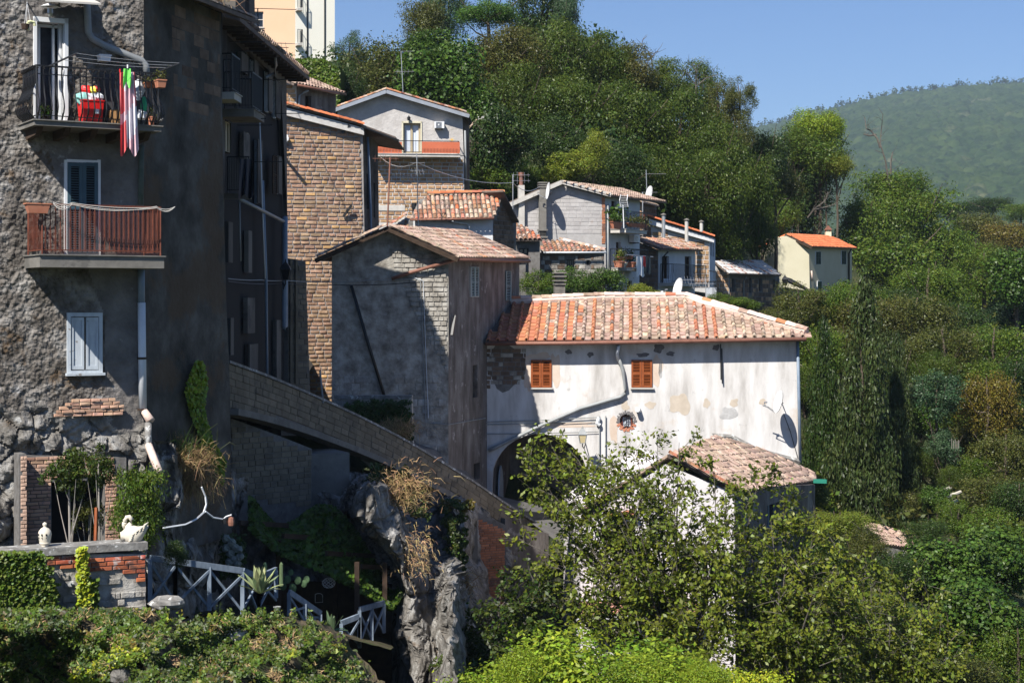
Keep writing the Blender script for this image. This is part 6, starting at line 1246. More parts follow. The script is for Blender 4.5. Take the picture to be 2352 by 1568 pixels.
WI = Wall(1800, 124, 30); ih = thing('cream_lean_to', 'small lean to with a drooping tiled roof beside the cream house', 'outhouse', WI.w(1, 0, -1)); m = MB(); WI.face(m, [(1800, 660), (1862, 668), (1862, 740), (1800, 740)], [(1804, 664, 1812, 700)], 0, .3, 2); m.build('front_wall', creamf, ih)
RI = Roof.pts(P(1822, 652, 123), P(1860, 668, 125), P(1800, 637, 125)); q0 = P(1800, 637, 125)-RI.E; q0 = (q0.dot(RI.u), q0.dot(RI.v)); e = RI.st(1861, 668)[0]; tiles(ih, RI, [(-.6, 0), (e, 0), (e+q0[0]*.3, q0[1]*1.4), q0], .24, .36, [tileP, tileW], None, True)
lantern('small street lantern on a bracket beside the cream house', P(1803, 647, 118), .5, P(1797, 647, 118.3), dark, iron)
antenna('flat bar aerial sticking up among the trees above the cream house', P(1782, 520, 135), P(1782, 457, 135), [(1, 0, 1.1, 0, 0)], steel, .03)
# distant rustic roof
fr_ = thing('hut_with_rustic_roof', 'hut with a pale rustic tiled roof sunk among the valley trees', 'hut', P(2050, 1270, 70)); RQ = Roof.pts(P(1985, 1248, 69), P(2103, 1272, 71.5), P(1980, 1196, 72)); 
m = MB(); m.prism([P(1990, 1245, 69.5), P(2100, 1270, 71.8), P(2100, 1330, 71.8), P(1990, 1330, 69.5)], (0, 3, 0)); m.build('wall', stonem, fr_)
tiles(fr_, RQ, [(1972, 1196), (2000, 1200), (2126, 1237), (2100, 1268), (2085, 1258), (1990, 1245)], .215, .33, [tileP], None, cap=250); 
# ================================================================ RAMP PARAPET, ROCKS
def poly_interp(pts, n):
    out = []
    for i in range(len(pts)-1):
        p0 = pts[max(i-1, 0)]; p1 = pts[i]; p2 = pts[i+1]; p3 = pts[min(i+2, len(pts)-1)]
        for k in range(n):
            t = k/n; out.append(.5*((2*p1) + (p2-p0)*t + (2*p0-5*p1+4*p2-p3)*t*t + (3*p1-p0-3*p2+p3)*t**3))
    out.append(pts[-1]); return out
TOP = poly_interp([P(*q) for q in ((522, 834, 43.6), (600, 862, 46), (700, 903, 49), (820, 957, 52), (945, 1022, 55), (1080, 1104, 58), (1160, 1158, 60), (1235, 1205, 62))], 5)
ramp = thing('ramp_parapet', 'long block parapet wall sweeping down the ramp below the stone house', 'parapet wall', TOP[10] - Vector((0, 0, 1.2)))
hts = [1.15 - .35*i/(len(TOP)-1) for i in range(len(TOP))]
m = MB(); n = len(TOP); vs = []
for p, h in zip(TOP, hts):
    k = Vector((-.27, .1, 0)); vs += [p, p - Vector((0, 0, h)), p - Vector((0, 0, h)) + k, p + k]
m.add(vs, [(4*i, 4*i+1, 4*i+5, 4*i+4) for i in range(n-1)] + [(4*i+3, 4*i, 4*i+4, 4*i+7) for i in range(n-1)] + [(4*i+2, 4*i+3, 4*i+7, 4*i+6) for i in range(n-1)] + [(4*i+1, 4*i+2, 4*i+6, 4*i+5) for i in range(n-1)]); m.build('wall_core', mortard, ramp)
m = MB(); [m.bar(a + Vector((-.12, .05, .035)), b + Vector((-.12, .05, .035)), .40, .07) for a, b in zip(TOP, TOP[1:])]; m.build('coping', lichen, ramp)
m = MB(); [m.bar(a + Vector((.06, -.05, -h-.08)), b + Vector((.06, -.05, -h-.08)), .5, .17) for a, b, h in list(zip(TOP, TOP[1:], hts))[:24]]; m.build('slab_edge', concrete, ramp)
def along(parent, line, z0, z1, bh, bl, mts, dep=.03, cap=300, name='block', jl=.15):
    cum = [0]
    for a, b in zip(line, line[1:]): cum.append(cum[-1] + (b-a).length)
    Ms = []; mm = []
    rows = int((z1(0)-z0(0))/bh); 
    for r in range(rows):
        s = -(r % 2)*bl*.5
        while s < cum[-1] - bl*.3:
            l = bl*(1+U(-jl, jl)); c = max(0.01, min(cum[-1]-.01, s + l/2)); k = max(i for i in range(len(cum)) if cum[i] <= c); k = min(k, len(line)-2); t = (c-cum[k])/(cum[k+1]-cum[k])
            z = -z1(t) + (r+.5)*bh if False else -(r+.5)*bh
            if -z > z1(c/cum[-1]) - bh*.3: s += l; continue
            d = (line[k+1]-line[k]).normalized(); p = line[k].lerp(line[k+1], t) + Vector((0, 0, z)); up = Vector((0, 0, 1)); nn = d.cross(up).normalized(); upp = nn.cross(d)
            B = Matrix((d, -nn, upp)).transposed().to_4x4(); Ms.append(Matrix.Translation(p - nn*.006) @ B @ Matrix.Diagonal((l-.016, dep*U(.6, 1.3)+.006, bh-.014, 1))); mm.append(rnd.choice(mts)); s += l
    pieces(parent, Ms, BR, mm, name, cap)
along(ramp, TOP, lambda t: 0, lambda t: 1.13 - .35*t, .185, .48, [parap])
WQ2 = Wall(530, 45.2, 50); rt = thing('retaining_wall', 'shaded pale block retaining wall under the ramp parapet', 'retaining wall', WQ2.w(1, -5, -.5))
dq = WQ2.pt(715, 1100).y
m = MB(); WQ2.face(m, [(530, 960), (640, 1000), (716, 1030), (716, 1200), (530, 1200)], (), 0, .4); m.build('wall_core', mortard, rt)
blocks(rt, WQ2, [(531, 968), (640, 1006), (715, 1034), (714, 1160), (640, 1165), (531, 1130)], .155, .31, [parap], None, 0, .025, .016, 'block', 300)
m = MB(); WQ3 = Wall(705, 48.5, 25); WQ3.box(m, 706, 1040, 800, 1175, -1.5, .1); m.build('abutment', concrete, rt)
def ROCKY(w):
    q = Vector((w.x, w.y*.6, w.z*.75)); a = noise.voronoi(q*.75)[0]; b = noise.voronoi(q*2.3)[0]
    return .35 - a[0]*.75 - (.16 if a[1]-a[0] < .05 else 0) - b[0]*.26 - (.05 if b[1]-b[0] < .05 else 0) + fbm(w, 6., 3)*.05
def dpatch(name, x0, x1, yt, yb, nx, ny, dfn, mt, amp=.3, sc=1.2, kind=None, smooth=False, parent=None, label=None, cat=None, rid=.0):
    V = []
    for j in range(ny+1):
        for i in range(nx+1):
            px = x0 + (x1-x0)*i/nx; a = yt(px) if callable(yt) else yt; b = yb(px) if callable(yb) else yb; py = a + (b-a)*j/ny
            d = dfn(px, py); w = P(px, py, d); r = fbm(w, sc, 6)*amp + (ROCKY(w) if rid else 0); V.append(tuple(w + Vector((fbm(w + Vector((9, 0, 0)), sc, 4)*amp*.5, -r, fbm(w + Vector((0, 9, 0)), sc, 4)*amp*.5))))
    m = MB(); m.v = V; m.f = [(j*(nx+1)+i, (j+1)*(nx+1)+i, (j+1)*(nx+1)+i+1, j*(nx+1)+i+1) for j in range(ny) for i in range(nx)]; m.mi = [0]*len(m.f)
    return m.build(name, mt, parent, smooth=smooth, base=V[len(V)//2], label=label, cat=cat, kind=kind)
def g2(x, c, w): return math.exp(-((x-c)/w)**2)
ccl = lambda px: np.interp(px, [500, 720, 830, 950, 1080, 1230, 1400], [46.5, 49.5, 51.5, 54, 57.2, 61, 64])
def cliffd(px, py):
    d = float(ccl(px)) + .3; c = np.interp(py, [1120, 1180, 1240, 1300, 1400, 1600], [855, 862, 905, 945, 985, 1010]); w = np.interp(py, [1120, 1220, 1300, 1600], [50, 72, 100, 115])
    d -= (9.9 + (py-1120)*.002)*math.exp(-abs((px-c)/w)**3)*min(1, max(0, (py-1085)/40)); d -= 7.5*g2(px, 1045, 26)*(py > 1140)*min(1, max(0, (py-1140)/20)); d -= 2.2*g2(px, 760, 46)*min(1, max(0, (py-1080)/60)); d -= max(0, py-1200)*.004
    return d
cliff = dpatch('cliff', 690, 1200, lambda x: np.interp(x, [690, 800, 900, 1000, 1100, 1200], [1062, 1070, 1105, 1130, 1175, 1240]), 1690, 170, 190, cliffd, rockm, .5, .8, kind='structure', rid=.09)
low = dpatch('rock_face', 336, 560, lambda x: np.interp(x, [336, 380, 520, 560], [985, 1030, 1075, 1100]), 1420, 70, 110, lambda x, y: float(np.interp(x, [336, 380, 450, 520, 560], [36.6, 38.2, 40.4, 42.2, 44.3])) - .9*g2(x, 430, 40) - 1.0*g2(x, 385, 30)*(y < 1160) - (.6*g2(x, 570, 26)), rockm, .6, .8, kind='structure', rid=.05)
dpatch('rock_recess', 540, 880, 1120, 1620, 40, 50, lambda x, y: 46.5 + (x-540)*.011, rockm, .7, .9, kind='structure')
dpatch('garden_terrace', 300, 900, lambda x: np.interp(x, [300, 640, 900], [1372, 1392, 1470]), lambda x: np.interp(x, [300, 640, 900], [1400, 1418, 1494]), 40, 10, lambda x, y: 43.5 - (y - np.interp(x, [300, 640, 900], [1372, 1392, 1470]))*.17 + (x-300)*.003, soil, .1, 1, kind='structure')
# brick pier and concrete face beneath the lower ramp
WK2 = Wall(1092, 57.8, 30); pk = thing('brick_pier', 'weathered orange brick pier below the lower end of the ramp', 'pier', WK2.w(.5, -10, -.3)); m = MB(); WK2.face(m, [(1094, 1175), (1162, 1205), (1162, 1480), (1094, 1480)], (), 0, .5, .8); m.build('wall_core', mortard, pk)
blocks(pk, WK2, [(1096, 1188), (1160, 1215), (1158, 1400), (1096, 1400)], .085, .25, [dimbrick], None, 0, .02, .012, 'brick', 300)
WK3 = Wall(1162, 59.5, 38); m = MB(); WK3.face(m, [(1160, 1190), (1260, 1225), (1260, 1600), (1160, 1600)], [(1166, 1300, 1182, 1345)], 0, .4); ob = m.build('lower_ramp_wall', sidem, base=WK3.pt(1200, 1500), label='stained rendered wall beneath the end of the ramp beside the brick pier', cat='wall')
m = MB(); WK3.box(m, 1164, 1296, 1184, 1350, -.6, -.5); m.build('dark_opening', dark, ob)
m = MB(); WK4 = Wall(1070, 57.3, 18); WK4.box(m, 1072, 1178, 1094, 1480, -.4, .15); m.build('concrete_pier', concrete, base=WK4.pt(1082, 1480), label='narrow grey concrete pier beside the orange brick pier', cat='pier')
# ================================================================ GARDEN: fences, pergola, pots
def xfence(label, a, b, ha, hb, n=1):
    a = Vector(a); b = Vector(b); t = thing('garden_fence', label, 'fence', a - Vector((0, 0, ha))); Z = Vector((0, 0, 1)); m = MB(); m.bar(a, b, .07, .13); m.build('top_rail', weatherf, t)
    for i in range(n+1):
        p = a.lerp(b, i/n); h = ha + (hb-ha)*i/n; m = MB(); m.bar(p - Z*.02, p - Z*h, .085); m.build('post', weatherf, t)
    for i in range(n):
        p, q = a.lerp(b, i/n), a.lerp(b, (i+1)/n); h = ha + (hb-ha)*(i+.5)/n
        for u, v in ((p - Z*.1, q - Z*h*.95), (p - Z*h*.95, q - Z*.1)): m = MB(); off = Vector((0, .03 if u.z > v.z else -.03, 0)); m.bar(u + off, v + off, .04, .05); m.build('brace', weatherf, t)
    return t
xfence('shaded white fence panels with crossed braces beside the brick planter wall', P(345, 1281, 36.2), P(403, 1288, 36.6), .95, .98, 1)
xfence('wide shaded white cross braced fence below the hanging shrub', P(403, 1288, 36.6), P(557, 1310, 37.6), .98, .95, 2)
xfence('short return of shaded white fence behind the variegated agave', P(558, 1310, 37.7), P(594, 1325, 38.8), .9, .9, 1); xfence('short fence piece rising away behind the agave', P(594, 1325, 38.8), P(634, 1308, 39.6), .85, .65, 1)
xfence('sloping shaded white stair rail going down to the dark pergola', P(664, 1359, 40), P(736, 1408, 41), .55, .3, 2); xfence('narrow lower fence panel at the edge of the dark pergola', P(784, 1430, 42), P(825, 1414, 42.4), .75, .75, 1); xfence('tall cross braced fence panel at the corner of the dark pergola', P(826, 1399, 42.4), P(882, 1384, 43.2), .95, .75, 2)
pg = thing('pergola', 'dark timber pergola smothered in broad leaved vine above the rock', 'pergola', P(760, 1460, 44)); m = MB()
for x, y0, y1, d in ((640, 1240, 1400, 42.5), (820, 1290, 1440, 43), (884, 1290, 1400, 44), (770, 1290, 1420, 45.5)): q = MB(); q.bar(P(x, y0, d), P(x, y1, d), .12); q.build('post', darkwood, pg)
for x, y, d in ((600, 1200, 41.5), (700, 1230, 42.2), (800, 1270, 43), (880, 1300, 43.6)): q = MB(); q.bar(P(x-50, y, d), P(x+60, y+6, d+2.5), .08, .12); q.build('beam', darkwood, pg)
def vfn(rs, n):
    u = rs.rand(n); v = rs.rand(n); px = 575 + 345*u; top = 1140 + 40*np.sin(u*9) + np.interp(px, [575, 650, 760, 850, 920], [0, 30, 62, 92, 170]); bot = np.interp(px, [575, 640, 760, 900, 920], [1215, 1270, 1320, 1400, 1370]); k = v**1.3; py = top + (bot-top)*k; d = 41.3 + (px-575)*.008 + 2.6*(1-k) + rs.uniform(-.35, .35, n)
    return np.c_[(px-CX)/F*d, d, (HY-py)/F*d], np.tile(np.array([0., -.6, .8]), (n, 1))
scatter('vine_leaves', None, None, 13000, vfn, L_fig, .17, .85, parent=pg, kind='stuff')
m = MB(); m.add([P(600, 1330, 46), P(900, 1340, 46.5), P(900, 1620, 46.5), P(600, 1620, 46)], [(0, 1, 2, 3)]); m.add([P(820, 1330, 45), P(900, 1340, 45), P(900, 1450, 45), P(820, 1450, 45)], [(0, 1, 2, 3)]); m.build('shade_backing', darkwood, pg)  # dark sheets put in for the deep shade behind the pergola
t = thing('wicker_lamp', 'white openwork wicker ball lamp hanging in the dark pergola', 'hanging lamp', P(755, 1338, 43)); m = MB(); c = P(755, 1338, 43)
for i in range(9): a = i*.7; m.tube([c + Vector((math.cos(a + k*.6)*.17*math.sin(k*.52+.2), math.sin(a + k*.6)*.17*math.sin(k*.52+.2), .13*math.cos(k*.52+.2))) for k in range(6)], .008, 3)
m.build('lamp_shade', white, t)
m = MB(); q = [P(724, 1364, 43), P(724, 1383, 43), P(741, 1382, 43), P(741, 1366, 43), P(736, 1362, 43), P(729, 1362, 43)]; m.tube(q + [q[0]], .008, 4); m.build('arched_frame', conclite, base=q[1], label='thin pale arched outline of a mirror in the dark pergola', cat='mirror')
def agave(label, px, py, d, R, n, mt, seed=3, name='agave_plant', w=.12):
    rs = random.Random(seed); c = P(px, py, d); t = thing(name, label, 'plant', c)
    for i in range(n):
        a = i*2.4; el = rs.uniform(.25, 1.45); L_ = R*rs.uniform(.75, 1.1); h = Vector((math.cos(a), math.sin(a), 0)); s = Vector((-h.y, h.x, 0)); vs = []; K = 6
        for k in range(K+1):
            q = k/K; p = c + h*L_*q*math.cos(el) + Vector((0, 0, L_*q*math.sin(el) - .25*L_*q*q*(1.2-el))); ww = w*R*(math.sin(math.pi*min(1, q*.8+.2)))*1.1 if k < K else .002; vs += [p - s*ww, p - Vector((0, 0, .02)), p + s*ww]
        m = MB(); m.add(vs, [(3*k+j, 3*k+j+1, 3*k+j+4, 3*k+j+3) for k in range(K) for j in (0, 1)]); m.add([vs[3*k+j] for k in range(K+1) for j in (0, 0)], []) ; m.build('leaf', mt[i % len(mt)], t)
    return t
agm = leafm('variegated_agave', (.20, .28, .12), (.48, .50, .24), rv=.3, tr=.15); ag2 = leafm('agave_green', (.10, .17, .08), (.2, .28, .14), rv=.3, tr=.1)
agave('large variegated agave with pale edged leaves in front of the white fence', 597, 1362, 36.6, .62, 22, [agm, ag2, agm])
agave('dark spiky agave at the foot of the pergola stair', 762, 1450, 41, .5, 12, [ag2], 5); agave('spiky plant growing behind the stone swan', 338, 1250, 33.6, .22, 14, [L_mid], 8, 'spiky_plant', .05)
def cactus():
    t = thing('prickly_pear', 'prickly pear cactus in the shade beside the pergola', 'cactus', P(680, 1375, 41)); m0 = mat('cactus_green', [(.06, .11, .05), (.09, .15, .07)], sc=5)
    for i, (x, y, r) in enumerate(((672, 1350, 11), (660, 1330, 10), (684, 1332, 10), (698, 1340, 9), (704, 1330, 9), (650, 1345, 10), (668, 1314, 8))):
        c = P(x, y, 41 + .05*i); k = 41/F; m = MB(); m.lathe([(0, -r*k), (r*k*.5, -r*k*.85), (r*k*.85, -r*k*.4), (r*k*.9, .2*r*k), (r*k*.6, r*k*.8), (0, r*k)], Vector((0, 0, 0)), 10); m.v = [(c.x + x_*.9, c.y + y_*.22, c.z + z_) for x_, y_, z_ in m.v]; m.build('pad', m0, t)
cactus()
for x, lb in ((589, 'tall thin column cactus at the fence corner'), (626, 'thin column cactus next to the pergola post')): m = MB(); m.tube([P(x+20, 1345, 40), P(x+20, 1295, 40), P(x+20, 1290, 40)], [.05, .045, .01], 7); m.build('column_cactus', ag2, base=P(x+20, 1345, 40), label=lb, cat='cactus')
hm = mat('dull_hydrangea', [(.16, .19, .17), (.24, .26, .24)], sc=9, bump=.8, bd=.03, bsc=30); hy = thing('hydrangea_bush', 'faded hydrangea heads in the shade against the rock', 'shrub', P(535, 1330, 40))
for x, y in ((520, 1236), (532, 1246), (520, 1258), (530, 1270), (540, 1255), (549, 1262), (537, 1284), (551, 1278), (527, 1290), (545, 1294)):
    blob('flower_head', None, None, P(x, y, 40), (.10, .10, .09), hm, hy, seed=x)
scatter('foliage', None, None, 900, region([(505, 1225), (560, 1230), (565, 1330), (505, 1330)], lambda x, y: 40.3 + 0*x), L_dark, .11, .6, parent=hy)
cable('hose', 'pale hose looping down the dark rock beside the shrub', [P(463, 1118, 37.5), P(472, 1140, 37.6), P(474, 1158, 37.6), P(468, 1176, 37.4), P(450, 1192, 37), P(425, 1204, 36.6), P(375, 1212, 36)], .022, pipew); cable('hose', 'second hose stretching over the rock to the hanging lantern', [P(472, 1174, 37.4), P(490, 1188, 37.6), P(513, 1192, 38), P(520, 1186, 38), P(532, 1182, 38)], .02, pipew)
t = thing('hanging_lantern', 'small rusty lantern hanging by the rock at the end of the hose', 'lantern', P(531, 1200, 38)); m = MB(); m.lathe([(.0, .12), (.06, .09), (.075, 0), (.065, -.08), (.0, -.1)], P(531, 1198, 38), 8); m.build('lantern_body', rustpipe, t)
t = thing('flood_lamp', 'small black flood lamp beside the rusty hanging lantern', 'lamp', P(516, 1197, 38)); m = MB(); m.lathe([(.0, .08), (.06, .06), (.07, -.05), (.0, -.07)], P(516, 1197, 38), 8); m.build('lamp_body', iron, t)
tub('pale plastic tub beside the fence below the cactus', 'pot', 'plant_pot', Wall(640, 40, 0), 628, 645, 1392, 1405, 0, pipeg, .7, 12)
bl_ = blob('boulder', 'mossy broken boulder with a pale end at the foot of the planter wall', 'rock', P(385, 1385, 33.3), (.34, .25, .14), lichen, seed=31)
blob('boulder', 'grey boulder half buried in the scrub below the fence', 'rock', P(535, 1455, 34.6), (.32, .3, .14), stone, seed=5); blob('boulder', 'pale rock in the bottom of the leafy bank', 'rock', P(285, 1548, 30.2), (.25, .25, .22), rockm, seed=7)
# ================================================================ BANK AND CREEPERS (near)
WV_ = [(rnd.choice((-1, 1))*(.012 + .011*k)*math.cos(k*2.1), (.016 + .014*k)*math.sin(k*2.1+.5), k*1.7) for k in range(9)]
bankd = lambda x, y: 31.1 - (y-1400)*.018 + x*.0052 + np.maximum(x-380, 0)*.007 - .15*np.sin(x*.02 + 1) + np.maximum(y-1440, 0)*np.clip((330-x)/200, 0, 1)*.026 - np.clip((y-1400)/60, 0, 1)*sum(.9/(3+k*1.2)*np.sin(x*WV_[k][0] + y*WV_[k][1] + WV_[k][2]) for k in range(9))
btop = lambda x: np.interp(x, [-80, 100, 340, 480, 640, 760, 840, 960], [1392, 1396, 1404, 1418, 1420, 1440, 1510, 1640])
dpatch('leafy_bank', -80, 900, btop, 1720, 110, 40, lambda x, y: float(bankd(x, y)), soil, .35, 1.0, kind='structure')
bank = [(-30, 1398), (335, 1395), (420, 1425), (560, 1410), (640, 1412), (720, 1428), (790, 1492), (835, 1560), (860, 1640), (-30, 1640)]
for i, (lb, mt_, n, c0, cs, sz) in enumerate((('low green scrub covering the near bank', L_scrub, 42000, -.05, .02, .085), ('yellow green creeper patches on the bank', L_yel, 7000, .8, .017, .095), ('dark green undergrowth on the bank', L_mid, 42000, -.1, .027, .08), ('russet and dry leaves among the bank scrub', L_orange, 16000, .5, .019, .065), ('dry straw stalks matted on the bank', strawm, 18000, .4, .023, .12))):
    scatter(('bank_scrub', 'creeper', 'undergrowth', 'dry_leaves', 'dry_stalks')[i], lb, 'ground cover', n, region(bank, lambda x, y: bankd(x, y) - .15, c0, cs, .5, 8.), mt_, sz, (.5, .8, .5, .6, .12)[i], kind='stuff', rs=np.random.RandomState(40+i))
def frond_weeds(label, px, y0, y1, d):
    t = thing('tall_weed', label, 'weed', P(px, y1, d)); m = MB(); m.tube([P(px, y1, d), P(px+2, y0, d)], [.01, .004], 4); m.build('stem', L_scrub, t); n = 160; rs = np.random.RandomState(int(px)); f = rs.rand(n); a = rs.rand(n)*6.28
    c = np.array([P(px, y1 - (y1-y0)*q, d) for q in f]); dr = np.c_[np.cos(a), np.sin(a), np.full(n, .5)]; V, Q = leaves_arr(c + dr*.06 - np.array(P(px, y1, d)), np.cross(dr, rs.normal(size=(n, 3))), .13*(1.15-f), .12, rs=rs, tang=dr*2); link('leaves', np_mesh('leaves', V, Q, L_scrub), t)
frond_weeds('tallest upright weed spike below the white fence', 504, 1382, 1446, 35); frond_weeds('shorter weed spike nearer the grey boulder', 527, 1420, 1462, 34.8)
scatter('ivy', 'bright green ivy mass hanging over the end of the brick planter wall', 'ivy', 15000, region([(-20, 1266), (95, 1270), (108, 1300), (120, 1345), (138, 1400), (60, 1420), (-20, 1420)], lambda x, y: 31.55 + .0048*x, 0, 0, .35), L_mid, .075, .85, rs=np.random.RandomState(60), kind='stuff')
scatter('ivy_garland', 'lime yellow ivy garland trailing down the middle of the brick planter wall', 'ivy', 1500, region([(176, 1256), (198, 1256), (200, 1300), (206, 1340), (214, 1390), (176, 1398), (178, 1330)], lambda x, y: 31.55 + .0048*x, 0, 0, .15, 2.), L_lime, .085, .9, rs=np.random.RandomState(61), kind='stuff')
scatter('ivy_garland', 'green ivy strand beside the lime garland on the planter wall', 'ivy', 900, region([(196, 1320), (222, 1330), (226, 1395), (205, 1398)], lambda x, y: 31.6 + .0048*x, 0, 0, .15), L_mid, .08, .85, rs=np.random.RandomState(62), kind='stuff')
scatter('ivy', 'lime leaves glowing low in the near bank', 'ivy', 2600, region([(246, 1480), (300, 1470), (310, 1520), (270, 1560), (180, 1640), (150, 1560)], lambda x, y: bankd(x, y) - .35, -.2, .05, .2), L_lime, .085, .85, rs=np.random.RandomState(63), kind='stuff')
W2f = lambda poly, o: (lambda rs, n: (lambda x, y: (np.array([W2.pt(a, b, o + rs.uniform(0, .18)) for a, b in zip(x, y) ]), np.tile(np.array(W2.n), (len(x), 1))))(*(lambda x, y, k: (x[k], y[k]))(*(lambda x, y: (x, y, inpoly(x, y, poly)))(rs.uniform(min(p[0] for p in poly), max(p[0] for p in poly), n), rs.uniform(min(p[1] for p in poly), max(p[1] for p in poly), n)))))
scatter('wall_ivy', 'column of bright ivy climbing the dark side of the tall stucco house', 'ivy', 5500, W2f([(452, 826), (470, 832), (478, 880), (470, 940), (488, 1010), (520, 1060), (512, 1120), (480, 1050), (440, 960), (426, 900), (436, 860)], .05), L_ivy, .10, .9, kind='stuff', rs=np.random.RandomState(64))
# shrubs of the entrance garden
tree('glossy dark green shrub spilling over the planter wall behind the swan', 322, 1165, 34.3, 70, 100, 'shrubby', L_mid, 1, 'garden_shrub', 'shrub', trunk=False, rot=1)
tree('thin branched pittosporum in front of the brick entrance', 158, 1090, 34.0, 62, 68, 'sprig', L_scrub, 2, 'small_tree', 'shrub', bk=greybark)
tree('airy branch of light leaves beside the entrance pittosporum', 226, 1075, 34.1, 48, 62, 'sprig', L_scrub, 3, 'small_tree', 'shrub', bk=greybark)
tree('small oleander like bush in the dark brick doorway', 205, 1190, 34.3, 45, 50, 'sprig', L_olive, 4, 'oleander_bush', 'shrub', bk=greybark); tree('dark lower skirt of leaves hanging by the fence', 405, 1275, 36.0, 32, 36, 'bush', L_dark, 1, 'garden_shrub', 'shrub', trunk=False)
m = MB(); m.tube([P(219, 1255, 33.8), P(221, 1165, 34)], .035, 6); m.build('bamboo_cane', wood, base=P(219, 1255, 33.8), label='brown stake standing in the dark brick doorway', cat='stake')
strands('dry_grass', 'shaggy mound of dry straw grass on top of the rock beside the old pipe', 2600, P(415, 1055, 38.3), (.6, .5, .25), .34, strawm, lean=(.3, -.5, .6), w=.006); strands('dry_grass', 'dry grass stems hanging down the rock under the straw mound', 1300, P(452, 1095, 38.8), (.5, .4, .3), .36, strawm, lean=(.2, -.6, -.5), w=.006)
strands('green_grass', 'thin green stalks rising from the straw mound', 200, P(410, 1035, 38), (.6, .4, .2), .6, L_scrub, lean=(.3, -.1, 1), w=.005)
scatter('shrub', 'mixed green and straw bush perched on the cliff below the ramp', 'bush', 7500, region([(832, 1090), (850, 1062), (880, 1070), (920, 1075), (950, 1100), (975, 1150), (990, 1200), (950, 1180), (900, 1140), (850, 1130)], lambda x, y: 45.6 + (x-830)*.012 - (y-1060)*.006, -.5, .03, .6), L_scrub, .11, .5, kind='stuff', rs=np.random.RandomState(66))
strands('dry_grass', 'dry grass among the bush perched on the cliff', 1100, P(925, 1125, 45.0), (.8, .5, .6), .26, strawm, lean=(.2, -.5, .2), w=.009); strands('dry_grass', 'straw coloured grass lying down the sunlit rock ridge', 600, P(955, 1270, 43.6), (.5, .3, .6), .16, strawm, lean=(.5, -.5, -.3), w=.009)
strands('dry_grass', 'dry grass tuft in the cleft right of the rock ridge', 900, P(1050, 1350, 49.0), (.3, .3, .45), .42, strawm, lean=(.3, -.5, .2), w=.01); strands('dry_grass', 'dead grass clump growing behind the ramp parapet', 900, P(915, 985, 55.2), (.6, .4, .2), .4, strawm, lean=(0, -.3, .3), w=.009)
scatter('creeper', 'creeper with pinkish dry stems draping the rock column', 'creeper', 4200, region([(1012, 1150), (1060, 1145), (1070, 1200), (1075, 1290), (1045, 1320), (1030, 1230), (1010, 1200)], lambda x, y: 47.8 + abs(x-1045)*.02, -.4, .04, .5), L_scrub, .10, .6, kind='stuff', rs=np.random.RandomState(67))
scatter('creeper', 'dark creeper filling the bed behind the ramp parapet', 'creeper', 5000, region([(790, 925), (930, 918), (950, 1010), (880, 985), (800, 950)], lambda x, y: 55.6 + 0*x), L_dark, .13, .6, kind='stuff', rs=np.random.RandomState(68))
scatter('moss', 'mossy dry tufts along the top of the rock column', 'moss', 1500, region([(1012, 1145), (1090, 1150), (1090, 1175), (1012, 1165)], lambda x, y: 48.6 + 0*x), L_orange, .09, .4, kind='stuff', rs=np.random.RandomState(69))
